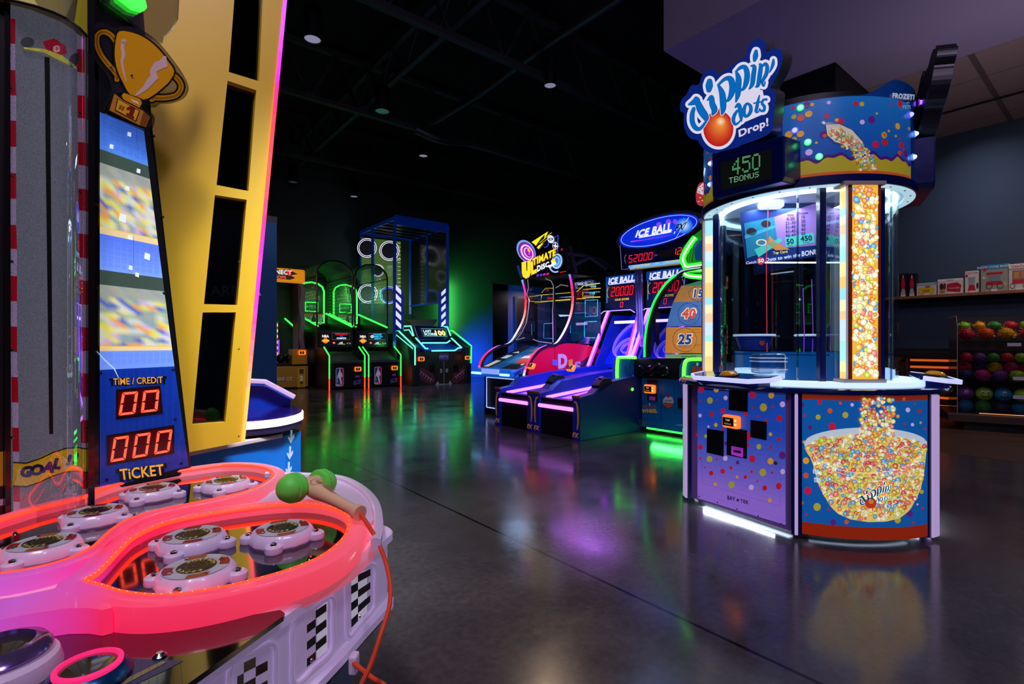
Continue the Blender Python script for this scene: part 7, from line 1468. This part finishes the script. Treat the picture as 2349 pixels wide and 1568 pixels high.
# glass enclosure
gl_ = clear_mat('disc_glass', (225, 230, 240), .16)
for f_, s_ in ((fr_, sr), (fl_, sl)): MB().add([f_(*q)+V*.02 for q in s_[4:]]+[f_(*q)+V*1.4 for q in s_[4:]], [(i, i+1, 7+i-1+0, 6+i) for i in range(5)]).build('side_glass', gl_, T, world=True)
MB().add([fl_(*q)+V*.02 for q in sl[4:]]+[fr_(*q)+V*.02 for q in sr[4:]], [(i, i+1, 7+i, 6+i) for i in range(5)]).build('front_glass', gl_, T, world=True)
MB().prism([uv(6.35, 7.0, .6), uv(5.3, 7.0, .6), uv(5.3, 7.0, 2.2), uv(6.35, 7.0, 2.2)], V*.05).build('back_board', mat('back_dark', (10, 12, 16), .3), T, world=True)
bp5 = plane_px(uv(5.8, 6.0), -V); a = Art(px5(bp5), .004)
a.poly([(645, 650), (835, 650), (835, 900), (645, 900)], (8, 44, 66)); a.lay = 2
YN, CN, RN = (245, 215, 40), (70, 190, 235), (235, 40, 40)
for pts, c_, w_ in (([(370, 618), (450, 606), (640, 590)], YN, 4), ([(370, 645), (450, 650), (640, 632)], YN, 5), ([(455, 605), (450, 648), (640, 636)], YN, 6), ([(455, 592), (480, 562), (530, 562)], YN, 4), ([(680, 585), (725, 545), (830, 530)], YN, 5), ([(720, 585), (720, 622), (832, 618)], YN, 6), ([(680, 630), (740, 628)], YN, 5), ([(720, 570), (835, 562)], YN, 4),
                ([(735, 640), (815, 636), (812, 740), (735, 745), (735, 640)], CN, 5), ([(730, 778), (810, 775)], CN, 5), ([(730, 778), (730, 880), (800, 880)], CN, 5), ([(470, 790), (525, 786)], CN, 4), ([(470, 790), (468, 885), (525, 885)], CN, 4), ([(390, 790), (392, 865)], CN, 3), ([(640, 850), (640, 760)], CN, 3), ([(470, 665), (470, 755), (520, 762)], (60, 62, 60), 3), ([(728, 590), (830, 585)], (150, 220, 230), 3), ([(728, 612), (790, 612)], (150, 220, 230), 3),
                ([(560, 945), (760, 930)], CN, 4), ([(740, 555), (750, 535), (830, 530)], (90, 200, 230), 3)): a.line(pts, w_, c_)
for x, y, t_, c_ in ((508, 634, '030', RN), (788, 558, '000', (120, 200, 220)), (780, 602, '030', (120, 200, 220)), (490, 582, '70', RN)): a.text(t_, x, y, 16, c_, .03, up=-1, lay=3)
a.line([(370, 632), (385, 630)], 14, (210, 30, 30), 3); a.ring(792, 703, 12, 15, (150, 70, 50), 1.6, lay=3); a.quadtext('ULTIMATE', ((655, 545), (745, 540), (745, 522), (655, 528)), (190, 190, 200), .04, 3)
a.build('neon_playfield', art_mat('neon_playfield', 1.0), T)
for pts in ([(365, 505), (370, 560), (360, 600), (375, 640), (370, 700), (358, 780), (325, 850), (290, 895), (345, 880)], [(480, 500), (515, 515), (530, 545), (530, 640), (525, 700), (528, 910)], [(545, 560), (580, 540), (625, 548)], [(400, 890), (440, 905), (520, 915)]):
    MB().tube([plane_px(uv(6.1, 4.9), -V)(*I5(*p)) for p in pts], .006, 5).build('trim_line', glow('faint_line', (150, 150, 160), .6), T, world=True)
MB().bar(bp5(*I5(538, 500)), bp5(*I5(538, 915)), .05).build('centre_post', BLACKM, T, world=True)
# sign
s2 = lambda x, y: (1160+x/10.456, 510+y/10.456); spn = plane_px(uv(5.8, 5.40), -V)
def fs(x, y, l=0): return spn(*s2(x, y), l)
so_ = [(235, 620), (260, 480), (330, 400), (430, 385), (560, 430), (640, 460), (1010, 205), (1080, 185), (1290, 235), (1370, 300), (1400, 560), (1480, 900), (1470, 1200), (1250, 1230), (600, 1300), (560, 1340), (450, 1340), (395, 1260), (385, 980), (300, 880)]
sb = MB().prism([fs(*p) for p in so_], V*.14).build('lit_sign', mat('sign_black', (14, 14, 18), .35), T, world=True, bevel=.01)
a = Art(fs, .003); rt = -.42
a.disc(480, 690, 300, (12, 12, 18), 215, 32, 1, 1.05); a.disc(490, 690, 290, (110, 150, 230), 205, 32, 2, 1.05); a.disc(500, 705, 250, (14, 12, 30), 175, 32, 3, 1.05); a.disc(505, 710, 240, (165, 25, 160), 165, 32, 4, 1.05); a.disc(512, 715, 200, (225, 215, 245), 135, 32, 5, 1.05); a.disc(520, 718, 165, (150, 25, 160), 108, 32, 6, 1.05); a.disc(530, 720, 130, (215, 200, 240), 84, 32, 7, 1.05); a.disc(545, 722, 112, (160, 20, 170), 72, 32, 8, 1.05)
a.poly([(520, 610), (560, 620), (555, 660), (590, 670), (560, 790), (560, 700), (530, 690)], (245, 190, 60), 9)
a.poly([(620, 470), (1015, 215), (985, 290), (920, 400), (940, 280), (700, 530)], (240, 230, 30), 3); a.poly([(690, 520), (840, 380), (720, 560)], (240, 230, 30), 3); a.poly([(745, 600), (800, 540), (910, 490), (790, 640)], (240, 220, 40), 3); a.line([(810, 490), (1100, 240)], 10, (240, 220, 40), 3); a.line([(840, 510), (990, 400)], 8, (240, 220, 40), 3)
a.disc(1080, 400, 100, (205, 215, 225), 80, 24, 4, 1.2); a.ring(1080, 400, 30, 60, (40, 45, 60), .5, lay=5); a.ring(1190, 560, 58, 68, (215, 215, 230), 1.3, lay=4); a.poly([(1190, 450), (1205, 545), (1270, 575), (1205, 590), (1190, 640), (1175, 585), (1115, 550), (1175, 545)], (225, 225, 240), 5)
a.line([(1170, 360), (1255, 300), (1240, 720)], 22, (50, 60, 200), 3); a.line([(920, 600), (990, 580), (1025, 530), (1020, 460)], 20, (60, 60, 210), 3)
a.disc(1230, 930, 125, (150, 190, 240), 185, 28, 3, .15); a.disc(1220, 920, 95, (20, 40, 110), 140, 28, 4, .15); a.disc(1220, 925, 80, (110, 180, 235), 120, 28, 5, .15); a.disc(1215, 930, 45, (60, 110, 200), 75, 20, 6, .15); a.poly([(1090, 900), (1180, 860), (1195, 930), (1220, 970), (1100, 1010)], (235, 210, 60), 7); a.ring(1190, 1060, 110, 145, (150, 175, 240), 1.0, lay=3, t0=1.0, t1=3.0)
for q_, col in ((14, (120, 70, 10)), (0, (248, 215, 50))):
    l_ = 8 if q_ else 9
    a.poly([(385-q_, 960-q_), (470, 930), (490, 940), (500, 1160), (520, 1160), (520, 930), (600, 880-q_), (600+q_, 1200), (560+q_, 1310), (480, 1345+q_), (415-q_, 1300), (390-q_, 1200)], col, l_)
    a.poly([(600, 950-q_), (655, 930-q_), (660, 1150), (740+q_, 1110), (745+q_, 1200+q_), (615-q_, 1260+q_)], col, l_)
    a.quadtext('TIMATE', ((650-q_, 1040+q_), (1200+q_, 790+q_), (1200+q_, 620-q_), (640-q_, 870-q_)), col, .07 if q_ else .05, l_+.2, .05)
    a.quadtext('DISC', ((755-q_, 1190+q_), (1040+q_, 1050+q_), (1040+q_, 930-q_), (750-q_, 1040-q_)), (12, 12, 20) if q_ else (235, 235, 245), .08 if q_ else .05, l_+.4)
a.poly([(1000, 1050), (1140, 980), (1070, 920), (1215, 985), (1050, 1090)], (235, 235, 245), 9)
for i, c_ in enumerate(((70, 70, 200), (90, 60, 210), (170, 40, 200), (220, 30, 120))): a.poly([(730+i*80, 1300-i*12), (790+i*80, 1285-i*12), (800+i*80, 1235-i*12), (745+i*80, 1250-i*12)], c_, 3)
a.poly([(1300, 1190), (1450, 1160), (1450, 1175), (1300, 1205)], (230, 30, 40), 3); a.poly([(1320, 660), (1360, 610), (1365, 640), (1330, 680)], (230, 30, 40), 3)
a.build('sign_print', art_mat('disc_sign_print', 1.15), sb)
MB().bar(fs(1400, 560)+V*.1, fs(1540, 1210)+V*.1, .07).build('sign_arm', mat('arm_grey', (40, 42, 54), .4), T, world=True); MB().bar(fs(290, 1040), fs(380, 1320), .03).build('sign_arm', mat('arm_blue', (40, 60, 170), .4, emit=.4), T, world=True)
MB().prism([spn(*I5(x, y)) for x, y in ((335, 500), (325, 470), (600, 440), (640, 470))], V*.5).build('top_box', BLACKM, T, world=True)
for pts in ([(1300, 582, 7.6), (1335, 585, 7.9), (1380, 598, 8.3), (1420, 622, 8.8)], [(1300, 616, 7.6), (1352, 590, 8), (1390, 616, 8.3)]): MB().tube([P(*p) for p in pts], .03, 6).build('roof_truss', mat('truss_grey', (48, 48, 58), .5), T, world=True)
area('disc_wash', uv(5.8, 4.8, 1.7), uv(5.8, 4.9, .8), .4, (.4, .6, 1), 4)
# ---- fishing wheel
T = thing('fishing_wheel_game', 'blue prize-wheel game with wooden ticket boards and green neon fish head', 'arcade machine', uv(3.5, 5.0), ANG-R(90))
w5 = plane_px(uv(3.5, 5.04), -V); f5 = px5(w5)
BB_ = mat('bass_blue', (10, 84, 150), .4, noise=.12, emit=.10, ecol=(0, 80, 160)); GN = glow('lime_neon', (90, 255, 60), 2.4)
u_r, u_l = 2.55, 3.80
MB().prism([uv(u_l, 5.06, .06), uv(u_r, 5.06, .06), uv(u_r, 6.3, .06), uv(u_l, 6.3, .06)], Z*.62).build('lower_cabinet', BB_, T, world=True, bevel=.008)
MB().prism([uv(u_l-.05, 5.1, 0), uv(u_r+.05, 5.1, 0), uv(u_r+.05, 6.2, 0), uv(u_l-.05, 6.2, 0)], Z*.06).build('plinth', BLACK, T, world=True)
flat(w5, [(1058, 1012), (1400, 1010), (1420, 1150), (1055, 1140)], -V*.03, 'control_shelf', BLACKM, T, .006)
cs = MB()
for x in (1085, 1155, 1240): cs.lathe([(0, .01), (.05, .01), (.06, 0), (.05, -.01), (0, -.01)], 20, f5(x, 1090, .05), -V)
cs.bar(f5(1085, 1090, .05), f5(1240, 1092, .05), .05); cs.bar(f5(1155, 1085, .06), f5(1210, 1048, .10), .025)
cs.build('crank_handle', mat('crank_black', (24, 24, 28), .25, coat=.6), T, world=True, smooth=True)
a = Art(f5, .002)
a.line([(1062, 1150), (1222, 1155), (1222, 1415), (1058, 1385)], 2.4, (6, 24, 50), closed=True); a.line([(1308, 1160), (1308, 1362), (1420, 1375)], 2.4, (6, 24, 50)); a.line([(1225, 1150), (1225, 1420)], 1.6, (6, 24, 50))
a.poly([(1133, 1148), (1198, 1150), (1198, 1290), (1133, 1284)], (20, 12, 22), 2); a.poly([(1328, 1265), (1376, 1268), (1376, 1338), (1328, 1332)], (12, 10, 14), 2); a.poly([(1145, 1255), (1185, 1258), (1185, 1284), (1145, 1280)], (150, 60, 180), 3)
a.disc(1268, 1290, 34, (150, 150, 165), 36, 24, 2); a.poly([(1235, 1295), (1301, 1300), (1290, 1320), (1268, 1332), (1246, 1318)], (150, 60, 45), 3); a.poly([(1256, 1240), (1280, 1240), (1278, 1262), (1258, 1262)], (130, 30, 40), 3); a.text('BIG BASS', 1268, 1288, 8, (20, 30, 90), .03, up=-1, lay=4)
a.text('BIG BASS', 1148, 1332, 22, (120, 60, 60), .05, up=-1, sx=.62, lay=2); a.text('WHEEL', 1148, 1360, 22, (190, 150, 50), .06, up=-1, sx=.9, lay=2); a.poly([(1145, 1300), (1151, 1300), (1150, 1318), (1146, 1318)], (200, 190, 190), 2); a.poly([(1070, 1200), (1095, 1200), (1095, 1210), (1070, 1210)], (10, 30, 50), 2)
for i in range(7): a.line([(1075+i*10, 1440+i*4), (1068+i*12, 1405+i*3), (1062+i*13, 1395+i*5)], 2, (90, 110, 70), 2)
a.disc(1350, 1440, 36, (40, 130, 190), 5, lay=2)
a.build('cabinet_print', art_mat('bass_print', .15), T)
card_reader(T, f5(1158, 1208, .01), -U, -V, 1.2)
MB().lathe([(0, .004), (.006, .004), (.008, 0)], 10, f5(1066, 1165), -V).build('cabinet_lock', CHROME, T, world=True)
for x0, pts in ((0, [(945, 1020), (960, 1008), (1065, 1010), (1050, 1045), (1040, 1120), (1038, 1212), (1000, 1195), (958, 1180), (942, 1150)]), (1, [(1372, 1060), (1392, 1022), (1500, 1022), (1500, 1215), (1425, 1215), (1380, 1180), (1370, 1120)])):
    flat(w5, pts, -V*.10, 'side_wing', BB_, T, .006)
    nt_ = pts[8:0:-1]+[] if x0 == 0 else pts
    path = [(1060, 1008), (965, 1006), (943, 1022), (940, 1150), (960, 1182), (1040, 1212)] if x0 == 0 else [(1500, 1020), (1400, 1020), (1374, 1050), (1368, 1130), (1378, 1190), (1410, 1220)]
    MB().tube(crom([f5(*q, .12) for q in path], 3), .020, 6).build('neon_outline', GN, T, world=True, smooth=True)
a = Art(lambda x, y, l=0: f5(x, y, .103+l), .002); a.text('BIG', 1462, 1108, 42, (150, 50, 25), .07, up=-1, sx=.8); a.disc(1455, 1050, 8, (180, 170, 180), 11)
for i in range(6): a.line([(1000+i*6, 1180), (990+i*5, 1120-i*6), (985+i*3, 1060)], 2, (10, 50, 50))
a.build('wing_print', art_mat('wing_print_lit', .3), T)
# wheel boards
bd = [([(1362, 545), (1520, 500), (1520, 545), (1352, 548)], (60, 150, 110), ''), ([(1352, 545), (1520, 540), (1520, 640), (1300, 652)], (205, 150, 85), '15'), ([(1298, 652), (1520, 642), (1520, 805), (1256, 806)], (95, 145, 205), '40'), ([(1256, 812), (1520, 812), (1520, 980), (1248, 978)], (235, 165, 70), '25'), ([(1247, 986), (1520, 985), (1520, 1018), (1250, 1018)], (150, 205, 120), '')]
for i, (pts, c_, s_) in enumerate(bd):
    o = flat(w5, pts, V*.05, 'wheel_board', mat('board_%d' % i, c_, .4, emit=.55), T)  # boards are no lamps; self-glow added to brighten them
    a = Art(f5, .002); rnd = random.Random(i)
    if s_:
        ya = pts[0][1]+6; yb = pts[3][1]-6; xl = max(p[0] for p in pts[3:])+10 if i == 1 else pts[3][0]+8
        for k in range(16): y = rnd.uniform(min(pts[1][1], pts[0][1])+8, pts[2][1]-6); x = rnd.uniform(1300, 1440); a.line([(x, y), (x+rnd.uniform(20, 80), y+rnd.uniform(-2, 1))], rnd.uniform(1, 2.5), lerpc(c_, (90, 60, 30) if i != 2 else (40, 70, 140), .5))
        cy = {'15': 598, '40': 728, '25': 893}[s_]; cx = {'15': 1462, '40': 1400, '25': 1374}[s_]; rr_ = {'15': 62, '40': 72, '25': 78}[s_]
        a.ring(cx, cy, rr_-3, rr_, (40, 50, 90), 1.0 if i > 1 else .8, lay=2); col = (190, 70, 50) if s_ == '40' else (20, 60, 130)
        hh_ = 62 if i > 1 else 52; a.text(s_, cx, cy+hh_*.42, hh_, (225, 210, 190), .09, up=-1, lay=3, shear=.15, sx=.95); a.text(s_, cx, cy+hh_*.42, hh_, col, .04, up=-1, lay=4, shear=.15, sx=.95); a.text('TICKETS', cx, cy+hh_*.82, 18, (90, 70, 110), .0, up=-1, lay=4, sx=.9)
    else:
        a.text('TICKETS' if i else '', 1400, 1014, 18, (40, 90, 50), .02, up=-1, lay=3) if i == 4 else None
    if a.v: a.build('board_print', art_mat('board_ink', .6), o)
ar = crom([f5(*q, .05) for q in ((1138, 1005), (1140, 900), (1158, 780), (1200, 650), (1270, 540), (1350, 470), (1400, 445), (1500, 430))], 6)
MB().sweep(ar, [(-.018, -.03), (.018, -.03), (.018, .03), (-.018, .03)], up=V).build('wheel_frame', BLACKM, T, world=True, smooth=True)
ar = [p-V*.04+U*.02 for p in ar]
MB().tube(ar[:30], .012, 6).build('frame_light', glow('deep_green_neon', (30, 235, 90), 1.6), T, world=True); MB().tube(ar[29:], .008, 6).build('frame_light', glow('white_line', (170, 200, 190), .6), T, world=True)
MB().prism([f5(*q)-V*.0 for q in ((1150, 1005), (1160, 790), (1205, 660), (1275, 550), (1370, 475), (1520, 440), (1520, 1005))], V*.0+V*-.004).build('wheel_glass', clear_mat('wheel_acrylic', (225, 225, 235), .14), T, world=True)
flat(w5, [(1150, 1005), (1160, 790), (1205, 660), (1275, 550), (1370, 475), (1520, 440), (1520, 1005)], V*.02, 'wheel_backing', mat('wheel_back', (20, 28, 90), .5), T) if False else None
# fish head
flat(w5, [(1340, 370), (1360, 300), (1420, 230), (1500, 170), (1520, 480), (1360, 440)], V*.12, 'fish_head', mat('fish_green', (30, 110, 30), .4, emit=.30, ecol=(20, 150, 20)), T)
flat(w5, [(1432, 265), (1520, 250), (1520, 380), (1450, 385)], -V*.02, 'fish_screen', mat('fish_screen', (10, 60, 110), .3, emit=.4, ecol=(10, 60, 120)), T)
a = Art(lambda x, y, l=0: f5(x, y, .01+l), .002)
for x in (1385, 1402, 1420): a.line([(x, 395), (x+12, 300), (x+26, 250)], 5, (8, 30, 8))
a.build('fish_scales', art_mat('fish_scales', .1), T)
for pts, r_ in (([(1440, 236), (1395, 300), (1362, 365), (1372, 410), (1395, 425), (1515, 408)], .035), ([(1515, 440), (1390, 446), (1372, 462), (1400, 482), (1515, 492)], .028)):
    MB().tube(crom([f5(*q, .03) for q in pts], 4), r_, 8).build('neon_lip', glow('lime_neon_deep', (50, 245, 50), 1.5), T, world=True, smooth=True); MB().tube(crom([f5(*q, .03+r_) for q in pts], 4), .009, 6).build('neon_line', glow('lime_core', (190, 255, 170), 2.2), T, world=True)
area('wheel_under_glow', uv(3.15, 4.98, .14), uv(3.15, 4.88, 0), .9, (.05, 1, .10), 6, size_y=.08, spread=130)
MB().bar(uv(3.75, 5.10, .045), uv(2.6, 5.10, .045), .02, .02).build('under_glow_strip', glow('green_under_glow', (40, 255, 60), 4), T, world=True)
area('wheel_fill_light', f5(1400, 600, .5), f5(1400, 800), .4, (1, .95, .9), 3)  # light added in front of the boards to brighten them
# spotted red marquee of a game hidden behind the candy game
pp_ = plane_px(P(1606, 440, 4.9), (-.4, -1, 0))
T = thing('red_game_marquee', 'round red and white spotted sign edge peeking out left of the candy game', 'sign', P(1606, 445, 4.9))
cc_ = [(1612, 417), (1604, 420), (1599, 430), (1596, 445), (1597, 458), (1602, 466), (1612, 470), (1640, 470), (1640, 417)]
MB().prism([pp_(*q) for q in cc_], Vector((.02, .06, 0))).build('marquee_disc', mat('marquee_red', (190, 20, 30), .35, emit=.5), T, world=True)
a = Art(pp_, .002); a.poly([(1612, 420), (1601, 430), (1599, 442), (1616, 448), (1618, 420)], (215, 200, 200)); [a.disc(x, y, 1.6, (190, 20, 30), lay=2) for x, y in ((1606, 430), (1611, 437), (1604, 440), (1612, 427))]; [a.disc(x, y, 1.8, (225, 180, 40), lay=2) for x, y in ((1606, 453), (1611, 460), (1603, 462))]; a.build('marquee_print', art_mat('marquee_lit', .7), T)
T_ = T; MB().bar(P(1618, 470, 4.92), Vector((P(1618, 470, 4.92).x, P(1618, 470, 4.92).y, 0)), .05).build('sign_pole', BLACKM, T_, world=True)
